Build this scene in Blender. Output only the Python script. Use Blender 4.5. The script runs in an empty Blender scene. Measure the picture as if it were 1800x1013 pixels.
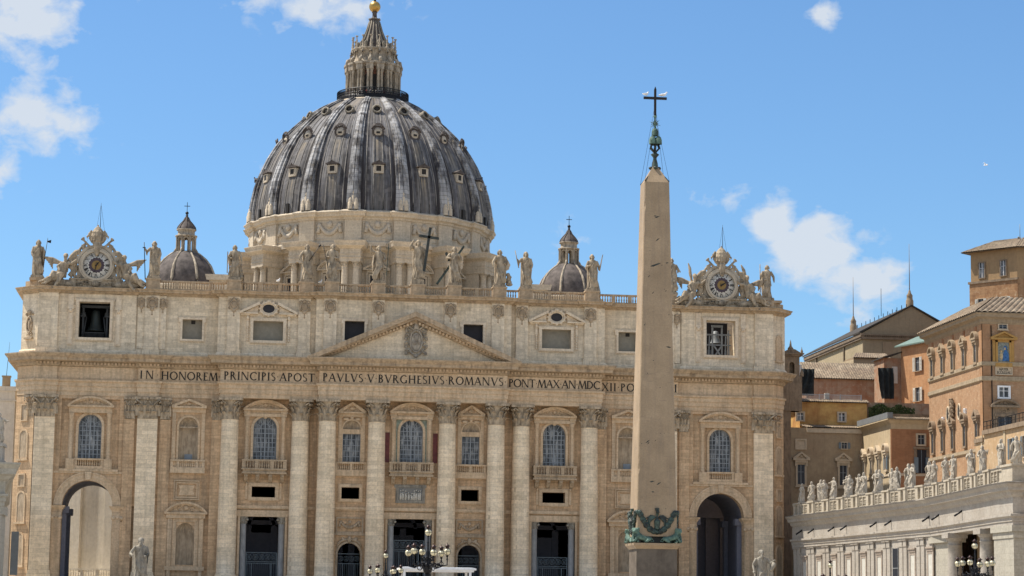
import bpy, bmesh, math, random
from mathutils import Vector, Matrix
PI=math.pi; rad=math.radians; sin=math.sin; cos=math.cos
random.seed(7)
SC=bpy.context.scene; COL=SC.collection
# ------------------------------------------------ camera
def cam_matrix(loc,yaw,pitch,roll):
    f=Vector((sin(yaw)*cos(pitch),cos(yaw)*cos(pitch),sin(pitch)))
    r=Vector((cos(yaw),-sin(yaw),0)); u=r.cross(f)
    c,s=cos(roll),sin(roll)
    r2=c*r+s*u; u2=-s*r+c*u
    m=Matrix(((r2.x,u2.x,-f.x,loc[0]),(r2.y,u2.y,-f.y,loc[1]),(r2.z,u2.z,-f.z,loc[2]),(0,0,0,1)))
    return m
cd=bpy.data.cameras.new('camera'); cam=bpy.data.objects.new('camera',cd); COL.objects.link(cam)
cd.sensor_width=36; cd.lens=36*4047.7/1800; cd.clip_start=1; cd.clip_end=9000
cam.matrix_world=cam_matrix((-28.871,-346.84,-3.955),rad(7.1957),rad(8.0565),rad(0.7835))
SC.camera=cam
# ------------------------------------------------ light
SUN_AZ=rad(-67)      # measured from +Y towards +X
SUN_EL=rad(60)
EXPOSURE=0.50
sdir=Vector((sin(SUN_AZ)*cos(SUN_EL),cos(SUN_AZ)*cos(SUN_EL),sin(SUN_EL)))
sl=bpy.data.lights.new('sun','SUN'); sl.energy=5.0; sl.angle=rad(0.53); sl.color=(1,.93,.82)
so=bpy.data.objects.new('sun',sl); COL.objects.link(so)
so.rotation_euler=(-sdir).to_track_quat('-Z','Y').to_euler()
SC.view_settings.view_transform='Standard'; SC.view_settings.look='None'
SC.view_settings.exposure=EXPOSURE; SC.view_settings.gamma=1
SC.view_settings.use_curve_mapping=False
SC.cycles.max_bounces=6; SC.cycles.diffuse_bounces=4
W=bpy.data.worlds.new('World'); SC.world=W; W.use_nodes=True
def world():
    nt=W.node_tree; N=nt.nodes; L=nt.links; N.clear()
    out=N.new('ShaderNodeOutputWorld'); bg=N.new('ShaderNodeBackground'); L.new(bg.outputs[0],out.inputs[0])
    bg.inputs[1].default_value=0.10
    sky=N.new('ShaderNodeTexSky'); sky.sky_type='NISHITA'; sky.sun_disc=False
    sky.sun_elevation=SUN_EL; sky.sun_rotation=SUN_AZ; sky.air_density=1.0; sky.dust_density=0.3; sky.ozone_density=2.0; sky.altitude=0
    tc=N.new('ShaderNodeTexCoord'); sep=N.new('ShaderNodeSeparateXYZ'); L.new(tc.outputs['Generated'],sep.inputs[0])
    def M(op,a,b=None,c=None,clamp=False):
        n=N.new('ShaderNodeMath'); n.operation=op; n.use_clamp=clamp
        for i,v in enumerate((a,b,c)):
            if v is None: continue
            if isinstance(v,(int,float)): n.inputs[i].default_value=v
            else: L.new(v,n.inputs[i])
        return n.outputs[0]
    az=M('DEGREES' if False else 'MULTIPLY',M('ARCTAN2',sep.outputs[0],sep.outputs[1]),180/PI)
    el=M('MULTIPLY',M('ARCSINE',sep.outputs[2]),180/PI)
    comb=N.new('ShaderNodeCombineXYZ'); L.new(az,comb.inputs[0]); L.new(M('MULTIPLY',el,1.35),comb.inputs[1])
    def noise(scale,detail,rough,off=0,dist=0):
        n=N.new('ShaderNodeTexNoise'); n.inputs['Scale'].default_value=scale; n.inputs['Detail'].default_value=detail
        n.inputs['Roughness'].default_value=rough; n.inputs['Distortion'].default_value=dist
        mp=N.new('ShaderNodeMapping'); mp.inputs[1].default_value=(off,off*.7,0); L.new(comb.outputs[0],mp.inputs[0]); L.new(mp.outputs[0],n.inputs[0])
        return n.outputs[0]
    n1=noise(1.25,9,.56,3,.25); n2=noise(.33,4,.5,11)
    # cloud banks: azimuth, elevation, half widths, weight
    banks=[(-5.2,14.4,1.5,1.5,1.0),(-4.7,11.9,1.6,1.0,.95),(-5.6,10.6,.8,.8,.75),(2.2,15.0,2.2,.8,.85),(13.8,9.7,.75,.7,1.2),(14.7,9.1,1.3,.85,1.35),
           (16.0,8.3,1.3,.6,1.2),(15.1,14.8,.5,.45,.85),(0.9,10.9,.8,.4,.45),(8.6,9.3,1.4,.6,.4),(-6.2,9.7,.8,.5,.6),(12.6,10.4,1.2,.5,.5),(-2.6,15.2,1.0,.6,.5),(15.9,7.5,1.3,.5,.6)]
    tot=None
    for a0,e0,wa,we,wt in banks:
        d=M('ADD',M('POWER',M('MULTIPLY',M('SUBTRACT',az,a0),1/wa),2.0),M('POWER',M('MULTIPLY',M('SUBTRACT',el,e0),1/we),2.0))
        g=M('MULTIPLY',M('POWER',2.718,M('MULTIPLY',d,-1.0)),wt)
        tot=g if tot is None else M('MAXIMUM',tot,g)
    # broken cloud added outside the view to brighten and whiten the ambient light
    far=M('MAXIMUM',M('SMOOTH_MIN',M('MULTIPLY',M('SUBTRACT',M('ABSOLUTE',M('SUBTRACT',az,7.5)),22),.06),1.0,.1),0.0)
    cl_fill=M('MULTIPLY',far,M('MULTIPLY',M('SUBTRACT',n2,.36,clamp=True),4.0,clamp=True))
    body=M('ADD',M('MULTIPLY',tot,1.05),M('MULTIPLY',M('SUBTRACT',n1,.5),1.75))
    mask=M('MULTIPLY',M('SUBTRACT',body,.42),2.0,clamp=True)
    mask=M('MULTIPLY',mask,M('MULTIPLY',tot,3.0,clamp=True))
    mask=M('MAXIMUM',mask,M('MULTIPLY',cl_fill,.95))
    up=M('MULTIPLY',el,1.0,clamp=True); mask=M('MULTIPLY',mask,up)
    mask=M('MULTIPLY',mask,.9)
    tint=N.new('ShaderNodeMix'); tint.data_type='RGBA'; tint.blend_type='MULTIPLY'; tint.inputs[0].default_value=1.0
    L.new(sky.outputs[0],tint.inputs[6]); tint.inputs[7].default_value=SKYTINT
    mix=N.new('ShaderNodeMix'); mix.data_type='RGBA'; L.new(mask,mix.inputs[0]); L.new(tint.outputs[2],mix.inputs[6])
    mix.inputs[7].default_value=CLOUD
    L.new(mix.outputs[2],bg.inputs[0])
SKYTINT=(.64,.87,1.06,1); CLOUD=(5.0,5.4,5.9,1)
world()
# ------------------------------------------------ materials
def newmat(name):
    m=bpy.data.materials.new(name); m.use_nodes=True; nt=m.node_tree; b=nt.nodes['Principled BSDF']
    return m,nt,b
class NB:
    def __init__(s,nt): s.nt=nt; s.N=nt.nodes; s.L=nt.links
    def n(s,t): return s.N.new(t)
    def math(s,op,a,b=None,clamp=False):
        n=s.n('ShaderNodeMath'); n.operation=op; n.use_clamp=clamp
        for i,v in enumerate((a,b)):
            if v is None: continue
            if isinstance(v,(int,float)): n.inputs[i].default_value=v
            else: s.L.new(v,n.inputs[i])
        return n.outputs[0]
    def obj(s,scale=(1,1,1),rnd=0.0):
        tc=s.n('ShaderNodeTexCoord'); v=tc.outputs['Object']
        if rnd:
            oi=s.n('ShaderNodeObjectInfo'); vm=s.n('ShaderNodeVectorMath'); vm.operation='SCALE'
            cx=s.n('ShaderNodeCombineXYZ')
            for i in range(3): s.L.new(s.math('MULTIPLY',oi.outputs['Random'],(37.,53.,rnd)[i]),cx.inputs[i])
            va=s.n('ShaderNodeVectorMath'); va.operation='ADD'; s.L.new(v,va.inputs[0]); s.L.new(cx.outputs[0],va.inputs[1]); v=va.outputs[0]
        mp=s.n('ShaderNodeMapping'); mp.inputs[3].default_value=scale; s.L.new(v,mp.inputs[0]); return mp.outputs[0]
    def noise(s,vec,scale,detail=3,rough=.55,dist=0):
        n=s.n('ShaderNodeTexNoise'); n.inputs['Scale'].default_value=scale; n.inputs['Detail'].default_value=detail
        n.inputs['Roughness'].default_value=rough; n.inputs['Distortion'].default_value=dist; s.L.new(vec,n.inputs[0]); return n.outputs[0]
    def ramp(s,f,stops):
        r=s.n('ShaderNodeValToRGB'); e=r.color_ramp.elements
        while len(e)<len(stops): e.new(.5)
        for i,(p,c) in enumerate(stops):
            e[i].position=p; e[i].color=(c,c,c,1) if isinstance(c,(int,float)) else (*c,1)
        s.L.new(f,r.inputs[0]); return r.outputs[0]
    def mix(s,f,a,b,mode='MIX'):
        m=s.n('ShaderNodeMix'); m.data_type='RGBA'; m.blend_type=mode
        for i,v in ((0,f),(6,a),(7,b)):
            if isinstance(v,(int,float)): m.inputs[i].default_value=v if i==0 else (v,v,v,1)
            elif isinstance(v,tuple): m.inputs[i].default_value=(*v,1)
            else: s.L.new(v,m.inputs[i])
        return m.outputs[2]
    def bump(s,h,strength,dist,b):
        n=s.n('ShaderNodeBump'); n.inputs['Strength'].default_value=strength; n.inputs['Distance'].default_value=dist
        s.L.new(h,n.inputs['Height']); s.L.new(n.outputs[0],b.inputs['Normal'])
def plain(name,col,rough=.7,metal=0,var=.12,scale=2.0,emit=None,spec=.3):
    m,nt,b=newmat(name); q=NB(nt)
    v=q.obj((1,1,1)); f=q.noise(v,scale,4,.6)
    c=q.mix(q.ramp(f,[(.3,0.),(.7,1.)]),tuple(x*(1-var) for x in col),tuple(min(1,x*(1+var)) for x in col))
    nt.links.new(c,b.inputs['Base Color']); b.inputs['Roughness'].default_value=rough; b.inputs['Metallic'].default_value=metal
    b.inputs['Specular IOR Level'].default_value=spec
    return m
def stone(name,col,course=.55,bw=1.3,blockvar=.10,stain=.35,dark=(.16,.13,.10),warm=None,rough=.85,rnd=0.,mortar=.8,streak=.5,bump=.35,warmf=.6):
    """coursed masonry: blocks of uneven tone, weather streaks that run down, blotches"""
    m,nt,b=newmat(name); q=NB(nt)
    v=q.obj((1,1,1),rnd)
    sep=q.n('ShaderNodeSeparateXYZ'); nt.links.new(v,sep.inputs[0])
    cx=q.n('ShaderNodeCombineXYZ'); nt.links.new(q.math('ADD',sep.outputs[0],sep.outputs[1]),cx.inputs[0]); nt.links.new(sep.outputs[2],cx.inputs[1])
    br=q.n('ShaderNodeTexBrick'); nt.links.new(cx.outputs[0],br.inputs[0])
    br.inputs['Scale'].default_value=1; br.inputs['Brick Width'].default_value=bw; br.inputs['Row Height'].default_value=course
    br.inputs['Mortar Size'].default_value=.022; br.inputs['Mortar Smooth'].default_value=.4
    br.inputs['Color1'].default_value=(1-blockvar,1-blockvar,1-blockvar*1.15,1); br.inputs['Color2'].default_value=(1+blockvar*.6,1+blockvar*.55,1+blockvar*.4,1)
    br.inputs['Mortar'].default_value=(mortar,mortar*.97,mortar*.93,1); br.offset=.5; br.squash=1
    blotch=q.noise(v,.22,5,.6); fine=q.noise(v,3.2,4,.65)
    sv=q.obj((1.6,1.6,.09),rnd); stre=q.noise(sv,1.0,5,.6,.2)
    hv=q.obj((.35,.35,3.0),rnd); hor=q.noise(hv,1.6,4,.6)
    base=q.mix(q.ramp(blotch,[(.35,0.),(.68,1.)]),tuple(col),tuple(warm) if warm else tuple(x*.86 for x in col)) if warmf else col
    c=q.mix(1.0,base,br.outputs[0],'MULTIPLY')
    c=q.mix(q.math('MULTIPLY',q.ramp(stre,[(.46,0.),(.70,1.)]),streak),c,dark)
    c=q.mix(q.math('MULTIPLY',q.ramp(hor,[(.52,0.),(.75,1.)]),stain*.8),c,dark)
    c=q.mix(1.0,c,q.ramp(fine,[(.25,.76),(.75,1.18)]),'MULTIPLY')
    nt.links.new(c,b.inputs['Base Color']); b.inputs['Roughness'].default_value=rough; b.inputs['Specular IOR Level'].default_value=.2
    h=q.math('ADD',q.math('MULTIPLY',fine,.5),q.math('MULTIPLY',br.outputs[1],-.6))
    q.bump(h,bump,.05,b)
    return m
def statuestone(name,col,dark,amt=.5):
    m,nt,b=newmat(name); q=NB(nt); v=q.obj((1,1,1),11.)
    f=q.noise(v,1.1,5,.6); g=q.noise(q.obj((2.5,2.5,.5),7.),1.2,4,.6); geo=q.n('ShaderNodeNewGeometry')
    sp=q.n('ShaderNodeSeparateXYZ'); nt.links.new(geo.outputs['Normal'],sp.inputs[0])
    c=q.mix(q.math('MULTIPLY',q.ramp(f,[(.4,0.),(.7,1.)]),amt*.7),col,dark)
    c=q.mix(q.math('MULTIPLY',q.ramp(g,[(.45,0.),(.7,1.)]),amt),c,dark)
    nt.links.new(c,b.inputs['Base Color']); b.inputs['Roughness'].default_value=.85; b.inputs['Specular IOR Level'].default_value=.15
    q.bump(q.noise(v,4.,4,.6),.4,.08,b); return m
def leadmat(name):
    m,nt,b=newmat(name); q=NB(nt); tc=q.n('ShaderNodeTexCoord'); sp=q.n('ShaderNodeSeparateXYZ'); nt.links.new(tc.outputs['Object'],sp.inputs[0])
    ang=q.math('MULTIPLY',q.math('ARCTAN2',sp.outputs[0],sp.outputs[1]),22.)
    cx=q.n('ShaderNodeCombineXYZ'); nt.links.new(ang,cx.inputs[0]); nt.links.new(sp.outputs[2],cx.inputs[1])
    br=q.n('ShaderNodeTexBrick'); nt.links.new(cx.outputs[0],br.inputs[0]); br.offset=0.5
    for k,vv in (('Scale',1),('Brick Width',1.08),('Row Height',.8),('Mortar Size',.04),('Mortar Smooth',.3)): br.inputs[k].default_value=vv
    br.inputs['Color1'].default_value=(.35,.35,.35,1); br.inputs['Color2'].default_value=(1.5,1.5,1.5,1); br.inputs['Mortar'].default_value=(.55,.55,.55,1)
    def nz(sx,sz,d,r=.6,off=0):
        mp=q.n('ShaderNodeMapping'); mp.inputs[3].default_value=(sx,sz,1); mp.inputs[1].default_value=(off,off,0); nt.links.new(cx.outputs[0],mp.inputs[0]); return q.noise(mp.outputs[0],1.,d,r)
    big=nz(.35,.07,4); st=nz(2.2,.09,4,.6,5); st2=nz(1.3,.12,4,.6,19); patch=nz(.45,.5,2,.5,31)
    c=q.mix(q.ramp(big,[(.38,0.),(.62,1.)]),(.027,.025,.029),(.115,.110,.115))
    c=q.mix(.55,c,q.mix(1.0,c,br.outputs[0],'MULTIPLY'))
    c=q.mix(q.math('MULTIPLY',q.ramp(st,[(.5,0.),(.72,1.)]),.72),c,(.35,.35,.36))
    c=q.mix(q.math('MULTIPLY',q.ramp(patch,[(.58,0.),(.62,1.)]),.35),c,(.19,.175,.165))
    up=q.math('MULTIPLY',q.math('SUBTRACT',sp.outputs[2],92.-77.),.12,clamp=True)
    c=q.mix(q.math('MULTIPLY',q.ramp(st2,[(.46,0.),(.66,1.)]),q.math('ADD',q.math('MULTIPLY',up,.42),.10)),c,(.33,.26,.17))
    # darker bands beside the ribs lower down, rust-brown runs below the two rows of dormers
    fr=q.math('ABSOLUTE',q.math('SUBTRACT',q.math('FRACT',q.math('ADD',q.math('MULTIPLY',q.math('ARCTAN2',sp.outputs[0],sp.outputs[1]),8/PI),8.5)),.5))
    low=q.math('MULTIPLY',q.math('SUBTRACT',14.,sp.outputs[2]),.12,clamp=True)
    wob=q.math('ADD',fr,q.math('MULTIPLY',q.math('SUBTRACT',big,.5),.25))
    c=q.mix(q.math('MULTIPLY',q.math('MULTIPLY',q.math('MULTIPLY',q.math('SUBTRACT',wob,.22),14.,clamp=True),low),.8),c,(.030,.025,.026))
    c=q.mix(q.math('MULTIPLY',q.math('MULTIPLY',q.math('MULTIPLY',q.math('SUBTRACT',.2,wob),9.,clamp=True),low),.3),c,(.19,.18,.165))
    for zt,ln in ((11.6,.17),(3.6,.22)):
        band=q.math('MULTIPLY',q.math('MULTIPLY',q.math('SUBTRACT',zt,sp.outputs[2]),3.,clamp=True),q.math('SUBTRACT',1.,q.math('MULTIPLY',q.math('SUBTRACT',zt,sp.outputs[2]),ln,clamp=True),clamp=True))
        c=q.mix(q.math('MULTIPLY',q.math('MULTIPLY',band,q.math('MULTIPLY',q.math('SUBTRACT',.15,wob),8.,clamp=True)),q.math('MULTIPLY',q.ramp(st,[(.44,0.),(.62,1.)]),.75)),c,(.36,.27,.15))
    nt.links.new(c,b.inputs['Base Color']); b.inputs['Roughness'].default_value=.75; b.inputs['Specular IOR Level'].default_value=.25
    q.bump(br.outputs[1],-.35,.06,b) ; return m
def ribmat(name):
    m,nt,b=newmat(name); q=NB(nt); v=q.obj((1,1,1),5.); sp=q.n('ShaderNodeSeparateXYZ'); nt.links.new(v,sp.inputs[0])
    br=q.n('ShaderNodeTexBrick'); cx=q.n('ShaderNodeCombineXYZ'); nt.links.new(q.math('ADD',sp.outputs[0],sp.outputs[1]),cx.inputs[0]); nt.links.new(sp.outputs[2],cx.inputs[1]); nt.links.new(cx.outputs[0],br.inputs[0])
    for k,vv in (('Scale',1),('Brick Width',3.),('Row Height',.85),('Mortar Size',.05)): br.inputs[k].default_value=vv
    br.inputs['Color1'].default_value=(.7,.7,.7,1); br.inputs['Color2'].default_value=(1.3,1.3,1.3,1); br.inputs['Mortar'].default_value=(.45,.45,.45,1)
    f=q.noise(q.obj((.5,.5,.16),5.),1.,4,.6); g=q.noise(q.obj((1,1,.5),9.),1.6,3,.6)
    c=q.mix(q.ramp(f,[(.40,0.),(.56,1.)]),(.06,.056,.058),(.34,.335,.335)); c=q.mix(q.math('MULTIPLY',q.ramp(g,[(.55,0.),(.75,1.)]),.6),c,(.34,.28,.19)); c=q.mix(.8,c,q.mix(1.,c,br.outputs[0],'MULTIPLY'))
    nt.links.new(c,b.inputs['Base Color']); b.inputs['Roughness'].default_value=.75; b.inputs['Specular IOR Level'].default_value=.25; q.bump(br.outputs[1],-.5,.08,b); return m
def tilemat(name,c1,c2,c3):
    m,nt,b=newmat(name); q=NB(nt); v=q.obj((1,1,1)); f=q.noise(v,2.8,3,.7); g=q.noise(v,.35,3,.6)
    vo=q.n('ShaderNodeTexVoronoi'); vo.inputs['Scale'].default_value=2.6; nt.links.new(v,vo.inputs[0])
    c=q.mix(q.ramp(f,[(.35,0.),(.65,1.)]),c1,c2); c=q.mix(q.ramp(g,[(.4,0.),(.7,.6)]),c,c3)
    bw=q.n('ShaderNodeRGBToBW'); nt.links.new(vo.outputs['Color'],bw.inputs[0]); c=q.mix(1.,c,q.ramp(bw.outputs[0],[(.2,.7),(.8,1.2)]),'MULTIPLY')
    nt.links.new(c,b.inputs['Base Color']); b.inputs['Roughness'].default_value=.9; q.bump(f,.6,.08,b); return m
def plaster(name,col,col2,col3=None,brick=0,amt=.8,scale=.35):
    m,nt,b=newmat(name); q=NB(nt); v=q.obj((1,1,1)); f=q.noise(v,scale,6,.65,.6); g=q.noise(q.obj((1.8,1.8,.14)),1.,4,.6); h=q.noise(v,1.7,5,.65)
    c=q.mix(q.math('MULTIPLY',q.ramp(f,[(.42,0.),(.62,1.)]),amt),col,col2)
    if col3: c=q.mix(q.ramp(h,[(.6,0.),(.64,.75)]),c,col3)
    c=q.mix(q.math('MULTIPLY',q.ramp(g,[(.5,0.),(.75,1.)]),.35),c,tuple(x*.55 for x in col2))
    c=q.mix(1.,c,q.ramp(h,[(.2,.85),(.8,1.12)]),'MULTIPLY')
    hh=h
    if brick:
        sp=q.n('ShaderNodeSeparateXYZ'); nt.links.new(v,sp.inputs[0]); cx=q.n('ShaderNodeCombineXYZ')
        nt.links.new(q.math('ADD',sp.outputs[0],sp.outputs[1]),cx.inputs[0]); nt.links.new(sp.outputs[2],cx.inputs[1])
        br=q.n('ShaderNodeTexBrick'); nt.links.new(cx.outputs[0],br.inputs[0])
        for k,vv in (('Scale',1),('Brick Width',.6),('Row Height',.16),('Mortar Size',.02)): br.inputs[k].default_value=vv
        br.inputs['Color1'].default_value=(.82,.82,.82,1); br.inputs['Color2'].default_value=(1.1,1.08,1.05,1); br.inputs['Mortar'].default_value=(.95,.92,.88,1)
        c=q.mix(brick,c,q.mix(1.,c,br.outputs[0],'MULTIPLY'))
    nt.links.new(c,b.inputs['Base Color']); b.inputs['Roughness'].default_value=.92; b.inputs['Specular IOR Level'].default_value=.1
    q.bump(hh,.5,.06,b); return m
def glassmat(name,col,curtain=None,rough=.12):
    m,nt,b=newmat(name); q=NB(nt)
    if curtain:
        sp=q.n('ShaderNodeSeparateXYZ'); nt.links.new(q.obj((1,1,1),5.),sp.inputs[0]); cx=q.n('ShaderNodeCombineXYZ'); nt.links.new(sp.outputs[0],cx.inputs[0]); nt.links.new(sp.outputs[2],cx.inputs[1])
        br=q.n('ShaderNodeTexBrick'); br.offset=0.; nt.links.new(cx.outputs[0],br.inputs[0])
        for k,vv in (('Scale',1),('Brick Width',.58),('Row Height',.72),('Mortar Size',.0)): br.inputs[k].default_value=vv
        br.inputs['Color1'].default_value=(.45,.45,.47,1); br.inputs['Color2'].default_value=(1.35,1.3,1.25,1)
        v=q.obj((1,1,.1),5.); f=q.noise(v,4.5,2,.5); f2=q.noise(q.obj((1,1,1),5.),.9,2,.5)
        c=q.mix(q.ramp(f,[(.42,0.),(.6,1.)]),col,curtain); c=q.mix(q.ramp(f2,[(.4,0.),(.65,.7)]),c,col); c=q.mix(.8,c,q.mix(1.,c,br.outputs[0],'MULTIPLY'))
        nt.links.new(c,b.inputs['Base Color'])
    else: b.inputs['Base Color'].default_value=(*col,1)
    b.inputs['Roughness'].default_value=.3; b.inputs['Specular IOR Level'].default_value=.35; return m
def bronze(name):
    m,nt,b=newmat(name); q=NB(nt); v=q.obj((1,1,1)); f=q.noise(v,3.,4,.6)
    c=q.mix(q.ramp(f,[(.42,0.),(.6,1.)]),(.014,.018,.016),(.05,.085,.068)); nt.links.new(c,b.inputs['Base Color']); b.inputs['Roughness'].default_value=.6; return m
def granite(name):
    m,nt,b=newmat(name); q=NB(nt); v=q.obj((1,1,1)); f=q.noise(v,12.,3,.7); g=q.noise(v,.5,5,.6); s=q.noise(q.obj((3,3,.25)),1.,4,.6)
    w=q.noise(q.obj((1.2,1.2,9.)),.9,3,.5)
    c=q.mix(q.ramp(g,[(.35,0.),(.65,1.)]),(.41,.295,.18),(.31,.22,.13)); c=q.mix(q.math('MULTIPLY',q.ramp(s,[(.5,0.),(.75,1.)]),.4),c,(.17,.13,.10))
    c=q.mix(q.math('MULTIPLY',q.ramp(w,[(.64,0.),(.72,1.)]),.35),c,(.15,.11,.08))
    c=q.mix(1.,c,q.ramp(f,[(.2,.8),(.8,1.18)]),'MULTIPLY'); nt.links.new(c,b.inputs['Base Color']); b.inputs['Roughness'].default_value=.6; q.bump(f,.25,.02,b); return m
T=dict(
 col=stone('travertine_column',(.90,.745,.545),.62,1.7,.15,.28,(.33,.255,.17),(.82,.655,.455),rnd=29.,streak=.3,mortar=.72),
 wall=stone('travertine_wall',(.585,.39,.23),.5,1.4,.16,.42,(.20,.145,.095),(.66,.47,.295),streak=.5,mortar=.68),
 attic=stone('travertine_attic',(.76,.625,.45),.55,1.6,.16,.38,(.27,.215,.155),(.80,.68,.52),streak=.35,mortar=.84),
 trim=stone('travertine_trim',(.61,.44,.275),.9,2.2,.05,.35,(.17,.13,.09),(.68,.52,.35),rnd=17.,streak=.4,mortar=.9),
 cornice=stone('travertine_cornice',(.54,.40,.26),1.2,2.0,.05,.55,(.13,.10,.075),(.43,.33,.22),streak=.6,mortar=.9),
 capital=statuestone('travertine_capital',(.54,.43,.30),(.12,.09,.06),.75),
 drum=stone('travertine_drum',(.60,.50,.375),.6,1.6,.06,.3,(.25,.205,.155),(.51,.44,.345),streak=.3),
 statue=statuestone('statue_stone',(.46,.37,.26),(.10,.08,.06),.8),
 marble=statuestone('weathered_marble',(.36,.325,.265),(.11,.10,.085),.7),
 white_statue=statuestone('pale_statue_stone',(.50,.44,.355),(.15,.13,.10),.6),
 relief=statuestone('relief_stone',(.50,.39,.27),(.17,.125,.08),.6),
 arm=stone('pale_travertine',(.43,.395,.345),.8,2.0,.05,.2,(.34,.29,.24),(.36,.32,.27),streak=.45,mortar=.88),
 lead=leadmat('lead_sheet'),
 leadplain=plain('lead_plain',(.20,.185,.17),.75,0,.45,.8),
 brick_red=plaster('lantern_brick',(.24,.11,.075),(.16,.075,.05)),
 dark=plain('dark_interior',(.035,.033,.036),.9),
 interior_shade=plain('portico_interior',(.17,.17,.20),.9),  # deep shade of portico and passages is put into this dark bluish colour
 iron=plain('dark_iron',(.02,.02,.022),.45,.6,.3,6),
 grille=plain('green_grey_grille',(.13,.155,.165),.55,.3),
 gold=plain('gilded_bronze',(.48,.30,.09),.38,.85,.15,1.5),
 bronze=bronze('verdigris_bronze'), bell=plain('bell_bronze',(.05,.06,.058),.5,.5),
 granite=granite('red_granite'),
 greymarble=statuestone('grey_marble',(.36,.36,.35),(.15,.15,.15),.5),
 redmarble=plain('red_marble',(.15,.035,.028),.4,0,.3), greenmarble=plain('green_marble',(.22,.25,.19),.5,0,.35,3),
 pane=glassmat('curtained_glass',(.04,.046,.052),(.30,.31,.31)), panedark=glassmat('dark_glass',(.025,.03,.04)),
 bars=plain('window_bars',(.28,.30,.315),.6), blind=plain('grey_blind',(.26,.235,.185),.8), darkblind=plain('dark_blind',(.035,.032,.035),.7),
 dial=plain('clock_dial',(.62,.6,.55),.6,0,.05), black=plain('black_paint',(.022,.018,.015),.6),
 frame=plain('steel_frame',(.20,.21,.215),.6,.2), darkframe=plain('dark_frame',(.07,.075,.08),.6,.2),
 globe=plain('lamp_globe',(.72,.64,.42),.25,0,.04,1,spec=.5), cap=plain('lamp_cap',(.035,.018,.016),.35,.4),
 canvas=plain('white_canopy',(.78,.78,.78),.6),
 tile=tilemat('roof_tiles',(.25,.185,.12),(.13,.09,.06),(.31,.25,.175)),
 paving=stone('paving',(.40,.36,.31),1.,1.,.1,.2,(.2,.18,.16),(.44,.40,.35)),
)
T['orange']=plaster('ochre_orange_plaster',(.46,.27,.145),(.40,.21,.105),brick=.35)
T['palace']=plaster('palace_brick',(.42,.27,.165),(.36,.215,.125),(.48,.37,.26),brick=.6,scale=.8)
T['brickrough']=plaster('rough_brick',(.42,.255,.14),(.30,.16,.085),(.50,.38,.26),brick=.8,scale=1.2)
T['yellow']=plaster('yellow_plaster',(.60,.38,.14),(.38,.17,.07),scale=.22)
T['tan']=plaster('tan_plaster',(.40,.305,.20),(.32,.235,.155),brick=.2)
T['towertan']=plaster('tower_plaster',(.38,.255,.14),(.34,.225,.125),scale=.2,amt=.4)
T['darktan']=plaster('dark_tan_plaster',(.30,.225,.15),(.26,.19,.125),scale=.2,amt=.5)
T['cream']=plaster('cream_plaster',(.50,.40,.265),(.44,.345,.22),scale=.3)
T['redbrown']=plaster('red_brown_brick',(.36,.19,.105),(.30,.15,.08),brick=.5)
T['decay']=plaster('decayed_plaster',(.36,.26,.18),(.32,.15,.08),(.42,.33,.24),scale=.5)
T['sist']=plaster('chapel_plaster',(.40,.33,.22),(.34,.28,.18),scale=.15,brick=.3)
T['pale']=plaster('pale_plaster',(.74,.68,.58),(.66,.59,.48),scale=.2)
T['shutter']=plain('white_shutter',(.55,.53,.47),.6); T['bshutter']=plain('grey_blue_shutter',(.16,.20,.23),.6)
T['frameP']=plain('stone_window_frame',(.52,.42,.30),.8,0,.15); T['darkstone']=statuestone('dark_window_stone',(.30,.225,.155),(.12,.09,.065),.6)
T['net']=plain('black_netting',(.012,.018,.02),.8,0,.5,1.5); T['green']=plain('green_copper_roof',(.14,.20,.17),.7)
T['rail']=plain('grey_railing',(.4,.4,.4),.5,.3); T['leaf']=plain('ivy_leaf',(.06,.085,.03),.8,0,.5,3); T['white']=plain('white_paint',(.8,.8,.8),.6)

T['relief2']=statuestone('drum_relief',(.53,.46,.365),(.24,.195,.145),.4)
T['lantern']=statuestone('lantern_stone',(.47,.395,.30),(.10,.085,.07),.75)
T['leadrib']=ribmat('lead_rib')
T['leadminor']=plain('lead_minor',(.095,.078,.07),.8,0,.55,.9)

T['armtop']=stone('warm_pale_travertine',(.50,.44,.35),.8,1.5,.05,.2,(.34,.28,.21),(.45,.39,.30),streak=.3,mortar=.92)
T['arm2']=stone('grey_travertine',(.44,.41,.34),.7,1.7,.06,.3,(.22,.20,.17),(.39,.36,.30),streak=.3,mortar=.88)
T['armshade']=stone('corridor_window_stone',(.40,.335,.275),.8,2.0,.05,.3,(.28,.23,.19),(.36,.30,.245),streak=.4,mortar=.92)

T['palace2']=plaster('palace_corner_brick',(.40,.235,.135),(.34,.19,.10),brick=.4); T['yellowstone']=statuestone('ochre_stone',(.46,.27,.09),(.22,.13,.05),.4)
T['mosA']=plain('mosaic_ground',(.20,.21,.18),.5,0,.5,4); T['mosB']=plain('mosaic_blue',(.04,.12,.28),.5,0,.5,4); T['mosC']=plain('mosaic_ochre',(.42,.32,.18),.5,0,.4,5)
T['sistd']=plaster('chapel_front_shade',(.31,.245,.165),(.27,.21,.14),scale=.15,brick=.3); T['roofdark']=plain('dark_roof',(.05,.043,.036),.9,0,.25,1); T['roofdark2']=plain('brown_cornice',(.20,.15,.105),.9,0,.25,1)  # chapel front: darker copy of the chapel plaster, its shade put into the colour
T['tanlight']=plaster('light_tan_plaster',(.50,.36,.22),(.44,.29,.16),(.6,.5,.38),scale=.4)
T['pane2']=T['panedark']

T['palstone']=statuestone('palace_stone',(.36,.28,.19),(.17,.125,.085),.5); T['palband']=stone('palace_band',(.42,.335,.235),.5,2.,.05,.3,(.2,.15,.1),(.38,.30,.2))

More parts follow.
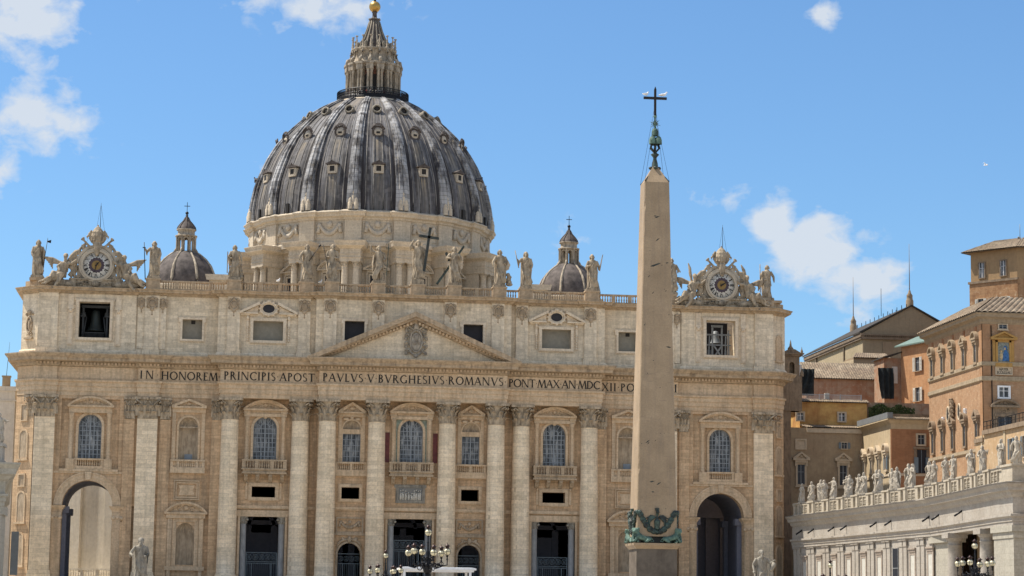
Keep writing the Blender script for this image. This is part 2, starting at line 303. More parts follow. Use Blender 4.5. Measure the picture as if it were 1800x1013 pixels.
T['dormer']=statuestone('dormer_stone',(.30,.265,.21),(.10,.09,.075),.6)
T['reliefdark']=T['dormer']

T['framestone']=stone('window_frame_stone',(.80,.67,.50),.9,2.2,.05,.3,(.25,.19,.13),(.72,.58,.42),rnd=13.,streak=.3,mortar=.92)

T['figmarble']=statuestone('relief_marble',(.60,.57,.50),(.3,.28,.24),.3); T['panelmarble']=plain('relief_ground',(.22,.21,.19),.7)

T['crest']=statuestone('crest_stone',(.46,.40,.32),(.12,.10,.08),.75)
# ------------------------------------------------ mesh helpers
class MB:
    def __init__(s): s.rs=1.; s.v=[]; s.f=[]; s.sm=[]; s.mi=[]; s.m=None; s.cur=0
    def add(s,vs,fs,smooth=False):
        o=len(s.v)
        if s.m: vs=[tuple(s.m@Vector(v)) for v in vs]
        s.v+=[tuple(v) for v in vs]; s.f+=[tuple(i+o for i in f) for f in fs]; s.sm+=[smooth]*len(fs); s.mi+=[s.cur]*len(fs); return s
    def box(s,x0,x1,y0,y1,z0,z1):
        return s.add([(x0,y0,z0),(x1,y0,z0),(x1,y1,z0),(x0,y1,z0),(x0,y0,z1),(x1,y0,z1),(x1,y1,z1),(x0,y1,z1)],
            [(0,3,2,1),(4,5,6,7),(0,1,5,4),(1,2,6,5),(2,3,7,6),(3,0,4,7)])
    def prism(s,poly,a,b,ax='y',smooth=False):
        n=len(poly)
        if ax=='y': vs=[(u,a,w) for u,w in poly]+[(u,b,w) for u,w in poly]
        elif ax=='z': vs=[(u,w,a) for u,w in poly]+[(u,w,b) for u,w in poly]
        else: vs=[(a,u,w) for u,w in poly]+[(b,u,w) for u,w in poly]
        return s.add(vs,[tuple(range(n)),tuple(range(2*n-1,n-1,-1))]+[(i,(i+1)%n,n+(i+1)%n,n+i) for i in range(n)],smooth)
    def lathe(s,prof,c=(0,0,0),n=24,a0=0,a1=2*PI,smooth=True,sx=1,sy=1):
        full=abs(a1-a0-2*PI)<1e-6; k=n if full else n+1; vs=[]
        for r,z in prof:
            for i in range(k):
                a=a0+(a1-a0)*i/n; vs.append((c[0]+r*cos(a)*sx,c[1]+r*sin(a)*sy,c[2]+z))
        fs=[]
        for j in range(len(prof)-1):
            for i in range(n):
                i2=(i+1)%k; fs.append((j*k+i,j*k+i2,(j+1)*k+i2,(j+1)*k+i))
        return s.add(vs,fs,smooth)
    def tube(s,pts,r,n=6,smooth=True,cap=True,flat=1.0):
        pts=[Vector(p) for p in pts]; m=len(pts); rr=[q*s.rs for q in (r if isinstance(r,(list,tuple)) else [r]*m)]; vs=[]; up=Vector((0,0,1))
        for i,p in enumerate(pts):
            d=(pts[min(i+1,m-1)]-pts[max(i-1,0)])
            d=d.normalized() if d.length>1e-9 else Vector((0,0,1))
            a=d.cross(up); a=a.normalized() if a.length>.05 else d.cross(Vector((0,1,0))).normalized()
            b=d.cross(a).normalized()
            for k in range(n):
                t=2*PI*k/n; vs.append(tuple(p+a*cos(t)*rr[i]+b*sin(t)*rr[i]*flat))
        fs=[(i*n+k,i*n+(k+1)%n,(i+1)*n+(k+1)%n,(i+1)*n+k) for i in range(m-1) for k in range(n)]
        if cap: fs+=[tuple(range(n)),tuple((m-1)*n+k for k in range(n-1,-1,-1))]
        return s.add(vs,fs,smooth)
    def ball(s,c,r,n=10,m=7,smooth=True):
        rx,ry,rz=(r,r,r) if isinstance(r,(int,float)) else r; vs=[(c[0],c[1],c[2]-rz)]
        for j in range(1,m):
            p=-PI/2+PI*j/m
            for i in range(n): a=2*PI*i/n; vs.append((c[0]+rx*cos(p)*cos(a),c[1]+ry*cos(p)*sin(a),c[2]+rz*sin(p)))
        vs.append((c[0],c[1],c[2]+rz)); e=len(vs)-1
        fs=[(0,1+(i+1)%n,1+i) for i in range(n)]
        for j in range(m-2):
            for i in range(n): fs.append((1+j*n+i,1+j*n+(i+1)%n,1+(j+1)*n+(i+1)%n,1+(j+1)*n+i))
        fs+=[(e,1+(m-2)*n+i,1+(m-2)*n+(i+1)%n) for i in range(n)]
        return s.add(vs,fs,smooth)
    def ring(s,cx,cz,ri,ro,y0,y1,a0=0,a1=PI,n=18,sz=1.0):
        full=abs(a1-a0-2*PI)<1e-6; vs=[];k=n if full else n+1
        for i in range(k):
            a=a0+(a1-a0)*i/n
            for r,y in ((ri,y0),(ro,y0),(ro,y1),(ri,y1)): vs.append((cx+r*cos(a),y,cz+r*sin(a)*sz))
        fs=[]
        for i in range(n):
            j=(i+1)%k
            for q in range(4): fs.append((4*i+q,4*i+(q+1)%4,4*j+(q+1)%4,4*j+q))
        if not full: fs+=[(0,1,2,3),(4*n+3,4*n+2,4*n+1,4*n)]
        return s.add(vs,fs)
    def torus(s,c,R,r,axis='y',n=14,m=6,a0=0,a1=2*PI,sz=1):
        pts=[]
        for i in range(n+1):
            a=a0+(a1-a0)*i/n; u,w=R*cos(a),R*sin(a)*sz
            pts.append((c[0]+u,c[1],c[2]+w) if axis=='y' else ((c[0]+u,c[1]+w,c[2]) if axis=='z' else (c[0],c[1]+u,c[2]+w)))
        return s.tube(pts,r,m)
    def sweep(s,prof,path,closed=False,side=1):
        """mouldings: prof=[(out,z)], path=[(x,y)] in plan; out is to the right of travel when side=1"""
        P=[Vector((x,y)) for x,y in path]; n=len(P); nor=[]
        for i in range(n):
            def sn(a,b):
                d=(b-a).normalized(); return Vector((d.y,-d.x))*side
            if closed: n0=sn(P[i-1],P[i]); n1=sn(P[i],P[(i+1)%n])
            else: n0=sn(P[max(i-1,0)],P[max(i-1,0)+1]) if i>0 else sn(P[0],P[1]); n1=sn(P[i],P[i+1]) if i<n-1 else n0
            m=n0+n1
            m=n0 if m.length<1e-4 else m.normalized()/max(.3,m.normalized().dot(n0)); nor.append(m)
        k=len(prof); vs=[]
        for i in range(n):
            for o,z in prof: q=P[i]+nor[i]*o; vs.append((q.x,q.y,z))
        fs=[]
        for i in range(n if closed else n-1):
            j=(i+1)%n
            for a in range(k): b=(a+1)%k; fs.append((i*k+a,i*k+b,j*k+b,j*k+a))
        if not closed: fs+=[tuple(range(k)),tuple((n-1)*k+a for a in range(k-1,-1,-1))]
        return s.add(vs,fs)
    def mesh(s,name,mats,recalc=True):
        me=bpy.data.meshes.new(name); me.from_pydata(s.v,[],s.f)
        me.polygons.foreach_set('use_smooth',s.sm); me.polygons.foreach_set('material_index',s.mi)
        for m in (mats if isinstance(mats,(list,tuple)) else [mats]): me.materials.append(T[m] if isinstance(m,str) else m)
        if recalc:
            bm=bmesh.new(); bm.from_mesh(me); bmesh.ops.recalc_face_normals(bm,faces=bm.faces); bm.to_mesh(me); bm.free()
        return me
def link(name,me,parent=None,loc=(0,0,0),rot=0,scale=None):
    o=bpy.data.objects.new(name,me); COL.objects.link(o); o.parent=parent; o.location=loc; o.rotation_euler=(0,0,rot)
    if scale: o.scale=(scale,)*3 if isinstance(scale,(int,float)) else scale
    return o
def thing(name,label,cat,loc=(0,0,0),rot=0,group=None,me=None,scale=None):
    o=link(name,me,None,loc,rot,scale); o['label']=label; o['category']=cat
    if group: o['group']=group
    return o
def structure(name,me):
    o=link(name,me); o['kind']='structure'; return o
CACHE={}
def part(name,mb,mat,parent,loc=(0,0,0),rot=0,key=None,label=None,scale=None):
    """mb: an MB or a function that fills one; key: share the mesh between repeats"""
    if key and key in CACHE: me=CACHE[key]
    else:
        if callable(mb): b=MB(); mb(b); mb=b
        me=mb.mesh(name,mat)
        if key: CACHE[key]=me
    o=link(name,me,parent,loc,rot,scale)
    if label: o['label']=label
    return o
# ------------------------------------------------ Roman letters cut as strokes
def glyph(ch):
    """strokes in a cell one unit high -> (width, [(poly)...])"""
    t,h=.165,.085; S=[]
    def st(x,w=t,z0=0.,z1=1.):
        S.append([(x,z0),(x+w,z0),(x+w,z1),(x,z1)])
        if z0==0.: S.append([(x-.07,0),(x+w+.07,0),(x+w,.05),(x,.05)])
        if z1==1.: S.append([(x-.07,1),(x,.95),(x+w,.95),(x+w+.07,1)])
    def ln(x0,z0,x1,z1,w):
        S.append([(x0,z0),(x0+w,z0),(x1+w,z1),(x1,z1)])
    def bar(x0,x1,z,w=h): S.append([(x0,z),(x1,z),(x1,z+w),(x0,z+w)])
    def arc(cx,cz,rx,rz,a0,a1,th=t,tn=h,n=10):
        for i in range(n):
            q=[]
            for a in (a0+(a1-a0)*i/n,a0+(a1-a0)*(i+1)/n):
                c,s_=cos(rad(a)),sin(rad(a)); w=tn+(th-tn)*abs(c)
                q.append(((cx+rx*c,cz+rz*s_),(cx+(rx-w)*c,cz+(rz-w)*s_)))
            S.append([q[0][0],q[1][0],q[1][1],q[0][1]])
    W=.8
    if ch=='I': st(.08); W=.34
    elif ch=='N': st(.08,h); ln(.08,1,.72,0,t); st(.80,h); W=.98
    elif ch=='H': st(.08); st(.7); bar(.2,.75,.48); W=.95
    elif ch=='O': arc(.5,.5,.5,.52,0,360,n=18); W=1.0
    elif ch=='G' or ch=='C':
        arc(.5,.5,.5,.52,48,312,n=14); W=.86
        if ch=='G': st(.7,t*.9,0.02,.42); W=.92
        else: S.append([(.8,.72),(.84,.72),(.84,.95),(.8,.9)])
    elif ch=='D': st(.08); arc(.32,.5,.52,.5,-90,90); bar(.1,.34,0); bar(.1,.34,1-h); W=.9
    elif ch in 'RPB':
        st(.08); arc(.30,.74,.27,.26,-90,90); bar(.1,.32,1-h); bar(.1,.32,.48); W=.64
        if ch=='R': ln(.62,0,.28,.5,t*1.05); W=.82
        if ch=='B': arc(.32,.27,.31,.27,-90,90); bar(.1,.34,0); W=.70
    elif ch in 'EL':
        st(.08); bar(.1,.52,0); S.append([(.48,0),(.56,0),(.56,.22)]); W=.6
        if ch=='E': bar(.1,.5,1-h); bar(.1,.44,.48); S.append([(.46,1),(.54,1),(.54,.8)])
    elif ch=='F': st(.08); bar(.1,.5,1-h); bar(.1,.44,.48); W=.56
    elif ch=='S': arc(.3,.75,.25,.27,40,270,th=.12); arc(.3,.25,.27,.27,-140,90,th=.12); W=.6
    elif ch=='T': st(.34); bar(.02,.8,1-h); S.append([(.02,1),(.02,.8),(.1,1)]); S.append([(.8,1),(.8,.8),(.72,1)]); W=.84
    elif ch=='V' or ch=='A':
        if ch=='V': ln(.38,0,.02,1,t); ln(.40,0,.78,1,h); bar(-.04,.24,.955,.045); bar(.68,.92,.955,.045)
        else: ln(.02,0,.40,1,h); ln(.72,0,.36,1,t); bar(.2,.66,.33); bar(-.06,.18,0,.045); bar(.64,.94,0,.045)
        W=.88
    elif ch=='M': ln(.02,0,.18,1,h); ln(.48,0,.16,1,t); ln(.48,0,.82,1,h); ln(.94,0,.80,1,t); bar(-.04,.2,0,.045); bar(.86,1.14,0,.045); W=1.1
    elif ch=='X': ln(.72,0,.04,1,t); ln(.02,0,.72,1,h); bar(-.04,.2,0,.045); bar(.62,.94,0,.045); bar(-.02,.26,.955,.045); bar(.62,.86,.955,.045); W=.88
    elif ch=='.': S.append([(.06,.5),(.13,.42),(.2,.5),(.13,.58)]); W=.26
    else: W=.35
    return W,S
def text(mb,s,x0,x1,z,h,y,th=.04):
    """letters h high spread between x0 and x1"""
    tot=sum(glyph(c)[0] for c in s)*h; gap=(x1-x0-tot)/max(1,len(s)-1) if x1 is not None else .16*h; x=x0
    for c in s:
        w,S=glyph(c)
        for i,p in enumerate(S): mb.prism([(x+u*h,z+q*h) for u,q in p],y-th-.0015*(i%7),y)
        x+=w*h+gap
# ------------------------------------------------ classical details, all in local coords: wall face y=0, outward -y
def capital(mb,R,H,n=8,flat=None):
    """Corinthian. round when flat is None; else a flat pilaster capital of half width flat"""
    def leaf(px,py,nx,ny,z0,h,w,curl):
        tx,ty=-ny,nx; rows=[]; K=6
        for i in range(K):
            t=i/(K-1); out=.03*H+curl*max(0,t-.45)**1.5*3.2; z=z0+h*(t if t<.86 else .86-.9*(t-.86)); ww=w*(1-.55*t**2.5)
            rows.append([(px+nx*(out-(.05*H if abs(k)==1 else 0))+tx*ww*k,py+ny*(out-(.05*H if abs(k)==1 else 0))+ty*ww*k,z) for k in (-1,-.5,0,.5,1)])
        vs=[p for r in rows for p in r]; fs=[(i*5+j,i*5+j+1,(i+1)*5+j+1,(i+1)*5+j) for i in range(K-1) for j in range(4)]
        mb.add(vs,fs)
    if flat is None:
        mb.lathe([(R*.98,-.12),(R*1.08,-.1),(R*1.08,0),(R*.97,.03),(R*.95,.5*H),(R*1.02,.75*H),(R*1.25,.9*H)],n=24)
        for row,(z0,h) in enumerate(((0,.42*H),(.1*H,.66*H))):
            for k in range(n):
                a=2*PI*(k+.5*row)/n; leaf(R*.96*cos(a),R*.96*sin(a),cos(a),sin(a),z0,h,R*.34,.5*R)
        A=R*1.42
        for k in range(4):
            a=PI/4+k*PI/2
            for s_ in (-1,1):
                b=a+s_*.11; mb.tube([(R*cos(a+s_*.5),R*sin(a+s_*.5),.5*H),(R*1.15*cos(a+s_*.35),R*1.15*sin(a+s_*.35),.72*H),(A*1.12*cos(b),A*1.12*sin(b),.86*H),(A*1.2*cos(b),A*1.2*sin(b),.76*H),(A*1.08*cos(b),A*1.08*sin(b),.70*H)],[R*.06,R*.09,R*.12,R*.11,R*.09],6)
            c=k*PI/2; mb.ball((R*1.22*cos(c),R*1.22*sin(c),.93*H),R*.2,8,5)
        pts=[]
        for k in range(4):
            a=PI/4+k*PI/2; 
            for j in range(5):
                t=j/4; a2=a+.06+t*(PI/2-.12); rr=A*1.36*(1-.30*sin(PI*t)); pts.append((rr*cos(a2),rr*sin(a2)))
        mb.prism(pts,.88*H,1.0*H,'z')
    else:
        w=flat; D=.0
        mb.box(-w,w,-.02,.5,-.1,.95*H); mb.box(-w*1.06,w*1.06,-.10,.4,-.12,.0)
        for row,(z0,h,m_) in enumerate(((0,.42*H,3),(.1*H,.66*H,4))):
            for k in range(m_):
                x=-w+2*w*(k+.5)/m_ if row==0 else -w+2*w*k/(m_-1); leaf(x,-.02,0,-1,z0,h,w*.32,.45*w)
        for s_ in (-1,1):
            mb.tube([(s_*w*.4,-.1,.5*H),(s_*w*.75,-.3,.72*H),(s_*w*1.2,-.5,.87*H),(s_*w*1.34,-.5,.78*H),(s_*w*1.16,-.5,.7*H)],[w*.06,w*.09,w*.12,w*.11,w*.09],6)
            mb.tube([(s_*w*.4,-.1,.5*H),(s_*w*.3,-.3,.7*H),(s_*w*.12,-.35,.82*H)],[w*.05,w*.07,w*.09],6)
        mb.ball((0,-.4,.93*H),w*.2,8,5)
        pts=[(-w*1.36,.3),(-w*1.36,-.55)]+[(-w*1.3+2.6*w*i/8,-.55+.25*sin(PI*i/8)) for i in range(9)]+[(w*1.36,-.55),(w*1.36,.3)]
        mb.prism(pts,.88*H,H,'z')
def seg_ped(mb,hw,z0,z1,d,th=.3):
    h=z1-z0-.28; R=(hw*hw+h*h)/(2*h); cz=z1-R; a=math.asin(min(1,hw/R))
    mb.box(-hw,hw,-d,0,z0,z0+.28); mb.ring(0,cz,R-th,R,-d*1.0-.004,0,PI/2-a,PI/2+a,16); mb.ring(0,cz,R-th*1.7,R-th,-d*.7,0,PI/2-a*.93,PI/2+a*.93,16)
    n=12; pts=[(-hw*.9,z0+.28),(hw*.9,z0+.28)]+[((R-th)*sin(a*.9*(1-2*i/n)),max(z0+.29,cz+(R-th)*cos(a*.9*(1-2*i/n)))) for i in range(n+1)]
    mb.prism(pts,-d*.35,0)
    for s_ in (-1,1): mb.torus((s_*hw*.3,-d*.4,z0+.28+h*.35),h*.18,h*.07,n=8,m=5)
    mb.ball((0,-d*.4,z0+.28+h*.42),(h*.3,h*.15,h*.25),8,5)
def tri_ped(mb,hw,z0,z1,d,th=.28,orn=True):
    h=z1-z0-.25; mb.box(-hw,hw,-d,0,z0,z0+.25)
    for s_ in (-1,1): mb.prism([(s_*hw,z0+.25),(s_*hw,z0+.25+th*.6),(0,z1),(0,z1-th*1.2),(s_*(hw-th*2.2),z0+.25)],-d-.004*s_,0)
    mb.prism([(-hw+th,z0+.25),(hw-th,z0+.25),(0,z1-th)],-d*.35,0)
    if orn: mb.ball((0,-d*.4,z0+.25+h*.35),(h*.35,h*.15,h*.22),8,5)
BALP=[(.11,0),(.11,.08),(.06,.14),(.11,.36),(.055,.66),(.06,.86),(.1,.9),(.1,1)]
def balusters(mb,x0,x1,z0,z1,y=0,pitch=.42,r=1.0,n=6):
    m=max(1,int((x1-x0)/pitch)); hh=z1-z0
    for i in range(m): mb.lathe([(a*r,b*hh) for a,b in BALP],(x0+(i+.5)*(x1-x0)/m,y,z0),n,smooth=False)
def arch_fill(x0,x1,zs,zt,cx,r,n=14):
    """polygon: rectangle x0..x1, zs..zt minus a half disc of radius r centred cx,zs"""
    pts=[(x0,zs),(x0,zt),(x1,zt),(x1,zs)]+[(cx+r*cos(PI*i/n),zs+r*sin(PI*i/n)) for i in range(n+1)]
    return pts
def bay_wall(mb,x0,x1,z0,z1,yf,yb,ops):
    z=z0
    for xl,xr,zb,zt,arch in ops:
        if zb>z: mb.box(x0,x1,yf,yb,z,zb)
        if arch:
            r=(xr-xl)/2; zs=zt-r
            mb.box(x0,xl,yf,yb,zb,zs); mb.box(xr,x1,yf,yb,zb,zs)
            mb.prism(arch_fill(x0,x1,zs,zt+.02,(xl+xr)/2,r),yf,yb); z=zt+.02
        else: mb.box(x0,xl,yf,yb,zb,zt); mb.box(xr,x1,yf,yb,zb,zt); z=zt
    if z<z1: mb.box(x0,x1,yf,yb,z,z1)
def niche(mb,hw,zb,zt,depth,shell=True,y0=0.):
    zs=zt-hw; K=10
    mb.lathe([(hw,zb),(hw,zs)],(0,y0,0),K,0,PI,sy=depth/hw)
    vs=[];M_=7
    for j in range(M_+1):
        p=PI/2*j/M_
        for i in range(K*2+1):
            a=PI*i/(K*2); q=1-.06*(i%2)*(j<M_) if shell else 1
            vs.append((hw*cos(p)*cos(a)*q,y0+depth*cos(p)*sin(a)*q,zs+hw*sin(p)))
    n=K*2+1; mb.add(vs,[(j*n+i,j*n+i+1,(j+1)*n+i+1,(j+1)*n+i) for j in range(M_) for i in range(K*2)],not shell)
    mb.add([(-hw,y0,zb),(hw,y0,zb),(hw,y0+depth,zb),(-hw,y0+depth,zb)],[(0,1,2,3)])
def arched_pane(mb,hw,zb,zt,y,n=14):
    zs=zt-hw; mb.prism([(-hw,zb),(hw,zb)]+[(hw*cos(PI*i/n),zs+hw*sin(PI*i/n)) for i in range(n+1)],y,y+.06)
def arched_bars(mb,hw,zb,zt,y,nx=4,nz=6,w=.05):
    zs=zt-hw
    for i in range(nx+1):
        x=-hw+2*hw*i/nx; ww=w*(1.8 if i in(0,nx//2,nx) else 1); mb.box(x-ww,x+ww,y-.03,y,zb,zs if i in (0,nx) else zs+math.sqrt(max(0,hw*hw-x*x))*(.45 if i!=nx/2 else 1))
    for j in range(nz+1): z=zb+(zs-zb)*j/nz; mb.box(-hw,hw,y-.045,y-.031,z-w,z+w)
    for r in (hw,hw*.45): mb.ring(0,zs,r-w*1.6,r,y-.06,y-.046,0,PI,14)
    for k in range(1,6): a=PI*k/6; mb.prism([(hw*.4*cos(a)-w*sin(a)*.8,zs+hw*.4*sin(a)+w*cos(a)*.8),(hw*cos(a)-w*sin(a)*.8,zs+hw*sin(a)+w*cos(a)*.8),(hw*cos(a)+w*sin(a)*.8,zs+hw*sin(a)-w*cos(a)*.8),(hw*.4*cos(a)+w*sin(a)*.8,zs+hw*.4*sin(a)-w*cos(a)*.8)],y-.075,y-.061)
def rect_frame(mb,hw,z0,z1,w,y0,y1,ear=0.):
    y0=y0*1.7 if -.25<y0<-.03 else y0
    mb.box(-hw-w-ear,hw+w+ear,y0,y1,z1,z1+w); mb.box(-hw-w,hw+w,y0,y1,z0-w,z0)
    mb.box(-hw-w,-hw,y0,y1,z0,z1); mb.box(hw,hw+w,y0,y1,z0,z1)
    if ear: mb.box(-hw-w-ear,-hw-w,y0,y1,z1-w*1.5,z1); mb.box(hw+w,hw+w+ear,y0,y1,z1-w*1.5,z1)
def garland(mb,hw,z,sag,y,r=.12,n=11):
    for i in range(n):
        t=-1+2*i/(n-1); mb.ball((hw*t*.8,y,z-sag*(1-t*t)),(hw*.14,r,r*1.5),6,4)
    for s_ in (-1,1): mb.ball((s_*hw*.86,y,z),(r*1.4,r,r*1.6),6,4); mb.tube([(s_*hw*.88,y,z),(s_*hw*.95,y,z-sag*.9)],[r*.8,r*1.3],5)
    mb.ball((0,y,z+.1*sag),(r*1.8,r*1.2,r*1.9),8,5)
def scrollwork(mb,x0,x1,z0,z1,y,seed=1,n=10,r=.09):
    rn=random.Random(seed); w,h=x1-x0,z1-z0
    for i in range(n):
        x=x0+w*(i+.5)/n; z=z0+h*(.35+.3*rn.random()); R=min(h,w/n)*(.28+.12*rn.random())
        mb.torus((x,y,z),R,r*(.7+.5*rn.random()),n=8,m=5,a0=rn.random()*6,a1=rn.random()*6+5)
        mb.ball((x+R*.8,y,z+R*(rn.random()-.5)),(R*.5,r*1.2,R*.35),6,4)
# ================================================ ground
def ground():
    b=MB(); b.box(-3000,3000,-3000,3000,-6.6,-5.6); g=structure('ground',b.mesh('ground','paving'))
    b=MB()
    for i in range(22): b.box(-62+i*.15,62-i*.15,-62+i*2.4,40,-5.6+.25*i if i else -5.6,-5.6+.25*(i+1))
    structure('church_steps',b.mesh('church_steps','arm'))
ground()
# ================================================ basilica
BAS=thing('basilica','large travertine basilica with columned facade, inscription, attic and great ribbed lead dome','basilica',(0,0,0))
YP,YW=2.0,2.6            # end pilaster face and wall, then F1 (columns 3-4) and F2 (pediment block)
CX2=[5.35,12.8]; CX1=[16.8,27.35]; PX=[39.65,54.8]
def walls():
    b=MB()
    # centre block, wall face y=1.2
    bay_wall(b,-4.0,4.0,0,27.6,1.2,2.6,[(-3.35,3.35,0,10.0,False),(-1.8,1.8,18.4,24.95,True)])
    for s_ in (-1,1):
        c=s_*9.05
        bay_wall(b,c-2.6,c+2.6,0,27.6,1.2,2.6,[(c-1.7,c+1.7,0,6.25,True),(c-1.35,c+1.35,12.87,14.6,False),(c-1.35,c+1.35,18.4,24.7,True)])
        b.box(*sorted((s_*4.0,s_*6.45)),1.2,2.6,0,27.6); b.box(*sorted((s_*11.65,s_*14.25)),1.2,2.6,0,27.6)
        b.box(*sorted((s_*14.25,s_*18.0)),2.3,3.6,0,27.6)
        c=s_*22.05
        bay_wall(b,c-4.05,c+4.05,0,27.6,2.3,3.7,[(c-3.35,c+3.35,0,10.0,False),(c-1.75,c+1.75,12.9,14.5,False),(c-1.75,c+1.75,18.4,25.0,True)])
        b.box(*sorted((s_*26.1,s_*29.4)),2.3,3.7,0,27.6)
        # half pilaster beside the outer column
        b.box(*sorted((s_*28.3,s_*30.1)),1.75,2.6,0,24.45)
        c=s_*33.5
        bay_wall(b,*sorted((s_*29.4,s_*38.15)),0,27.6,YW,3.9,[(c-1.35,c+1.35,2.65,8.85,True),(c-1.45,c+1.45,18.35,24.7,True)])
        b.box(*sorted((s_*38.15,s_*41.15)),YW,3.9,0,27.6)
        for e in (37.0,42.35): b.box(*sorted((s_*e-.8,s_*e+.8)),2.3,YW,0,24.2)
        c=s_*48.1
        bay_wall(b,*sorted((s_*41.15,s_*53.3)),0,27.6,YW+.4,4.2,[(c-3.7,c+3.7,0,14.9,True),(c-1.7,c+1.7,18.2,24.8,True)])
        # raised surround leaves the sunk panel
        for x0,x1,z0,z1 in ((-6.95,-4.3,0,27.6),(4.3,5.2,0,27.6)): 
            pass
        b.box(*sorted((s_*41.15,s_*(48.1-4.3))),YW,YW+.4,11.2,27.6); b.box(*sorted((s_*(48.1+4.3),s_*53.3)),YW,YW+.4,11.2,27.6)
        b.box(*sorted((s_*(48.1-4.3),s_*(48.1+4.3))),YW,YW+.4,27.1,27.6)
        b.prism(arch_fill(c-4.3,c+4.3,11.2,16.6,c,3.7,18),YW,YW+.4)
        b.box(*sorted((s_*53.3,s_*56.3)),YW,4.2,0,27.6)
    return b
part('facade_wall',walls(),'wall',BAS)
# chamfered corners and flanks
for s_ in (-1,1):
    b=MB(); A=(s_*56.4,2.1); B_=(-59.3,5.0) if s_<0 else (58.5,4.2)
    b.prism([A,B_,(B_[0],15),(s_*56.4,15)],0,27.55,'z')
    part('corner_wall',b,'wall',BAS)
    M_=Matrix.Translation(((A[0]+B_[0])/2,(A[1]+B_[1])/2,0))@Matrix.Rotation(s_*PI/4,4,'Z')
    for z0,z1,ar in ((23.8,26.0,0),(18.0,22.2,1),(14.0,15.6,0),(8.6,13.0,1),(2.2,6.9,1)):
        b=MB(); b.m=M_
        if ar: b.ring(0,z1-.75,.75,1.0,-.12,0,0,PI,10); b.box(-1,-.75,-.12,0,z0,z1-.75); b.box(.75,1,-.12,0,z0,z1-.75); b.box(-1.2,1.2,-.3,0,z0-.3,z0)
        else: rect_frame(b,.6,z0,z1,.2,-.12,0)
        f=part('corner_niche',b,'trim',BAS)
        b=MB(); b.m=M_; arched_pane(b,.75,z0,z1,-.06) if ar else b.box(-.6,.6,-.06,-.01,z0,z1); part('niche_back',b,'relief',f)
# ---- columns
def shaft(b,R=1.43,zb=1.5,zt=24.4):
    pr=[(R*1.28,0.),(R*1.28,.35),(R*1.22,.4),(R*1.26,.65),(R*1.12,.9),(R*1.16,1.1),(R*1.04,1.3),(R,zb)]
    for i in range(9): t=i/8; pr.append((R*(1-.115*t**1.8),zb+(zt-zb)*t))
    b.lathe(pr,(0,0,0),28)
def col_mesh(b): shaft(b)
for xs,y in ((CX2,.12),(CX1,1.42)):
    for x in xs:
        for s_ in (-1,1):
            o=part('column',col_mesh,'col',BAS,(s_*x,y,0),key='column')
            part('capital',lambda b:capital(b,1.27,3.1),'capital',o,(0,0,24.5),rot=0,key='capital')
for x in PX:
    for s_ in (-1,1):
        def pm(b): b.box(-1.5,1.5,YP,YW+.25,1.5,24.35); b.box(-1.75,1.75,YP-.2,YW+.2,0,1.0); b.box(-1.65,1.65,YP-.1,YW+.2,1.0,1.5)
        o=part('pilaster',pm,'col',BAS,(s_*x,0,0),key='pilaster')
        part('capital',lambda b:capital(b,1.3,3.15,flat=1.45),'capital',o,(0,YP,24.4),key='capflat')
def hp(b): b.box(-.78,.78,0,.4,0,24.4)
def hc(b): capital(b,.8,3.1,flat=.72)
for s_ in (-1,1):
    for x,y in ((37.05,2.28),(42.25,2.28),(29.25,1.7)):
        part('half_capital',hc,'capital',BAS,(s_*x,y,24.4),key='halfcap')
    # corner capitals on the chamfer
    part('half_capital',hc,'capital',BAS,(s_*57.0,2.8,24.4),rot=s_*PI/4,key='halfcap')
# ---- entablature
def run(off):
    L=[(59.3,40),(59.3,4.9),(56.5,2.1),(53.25,2.1),(53.25,2.55),(41.25,2.55),(41.25,1.95),(38.05,1.95),(38.05,2.5),(29.0,2.5),(29.0,.05),(14.25,.05),(14.25,-1.25)]
    return [(-x,y) for x,y in L]+[(min(x,58.5),min(y,4.2) if y<6 else y) for x,y in L[::-1]]
PATH=run(0)
b=MB(); b.sweep([(-2.6,27.6),(0,27.6),(0,28.25),(.1,28.27),(.1,28.95),(.2,28.97),(.2,29.55),(.42,29.7),(.42,29.95),(0,30.0),(-2.6,30.0)],PATH)
part('architrave',b,'trim',BAS)
b=MB(); b.sweep([(-2.6,30.0),(0,30.0),(0,31.85),(.12,31.9),(-2.6,31.95)],PATH); part('frieze',b,'trim',BAS)
b=MB(); b.sweep([(-2.6,31.95),(.15,31.95),(.35,32.15),(.35,32.55),(.7,32.65),(1.45,32.7),(1.5,33.15),(1.6,33.2),(1.95,33.62),(1.95,33.8),(-2.6,34.0)],PATH)
part('main_cornice',b,'cornice',BAS)
b=MB()
for (x0,y0),(x1,y1) in zip(PATH[1:-1],PATH[2:]):
    L_=math.hypot(x1-x0,y1-y0)
    if L_<1 or y0!=y1: continue
    k=int(L_/.52)
    for i in range(k): x=x0+(x1-x0)*(i+.5)/k; b.box(x-.15,x+.15,y0-.62,y0-.34,32.2,32.54)
part('dentils',b,'trim',BAS)
b=MB()
for s,x0,x1,y in (('IN.',-41.0,-38.2,1.95),('HONOREM.',-37.85,-29.0,2.5),('PRINCIPIS.APOST.',-28.5,-14.4,.05),('PAVLVS.V.BVRGHESIVS.ROMANVS.',-13.75,14.1,-1.25),('PONT.MAX.AN.MDC',14.6,28.75,.05),('XII.PONT.',29.4,37.6,2.5),('VII',38.35,41.1,1.95)):
    text(b,s,x0,x1,30.3,1.22,y)
part('inscription',b,'black',BAS)
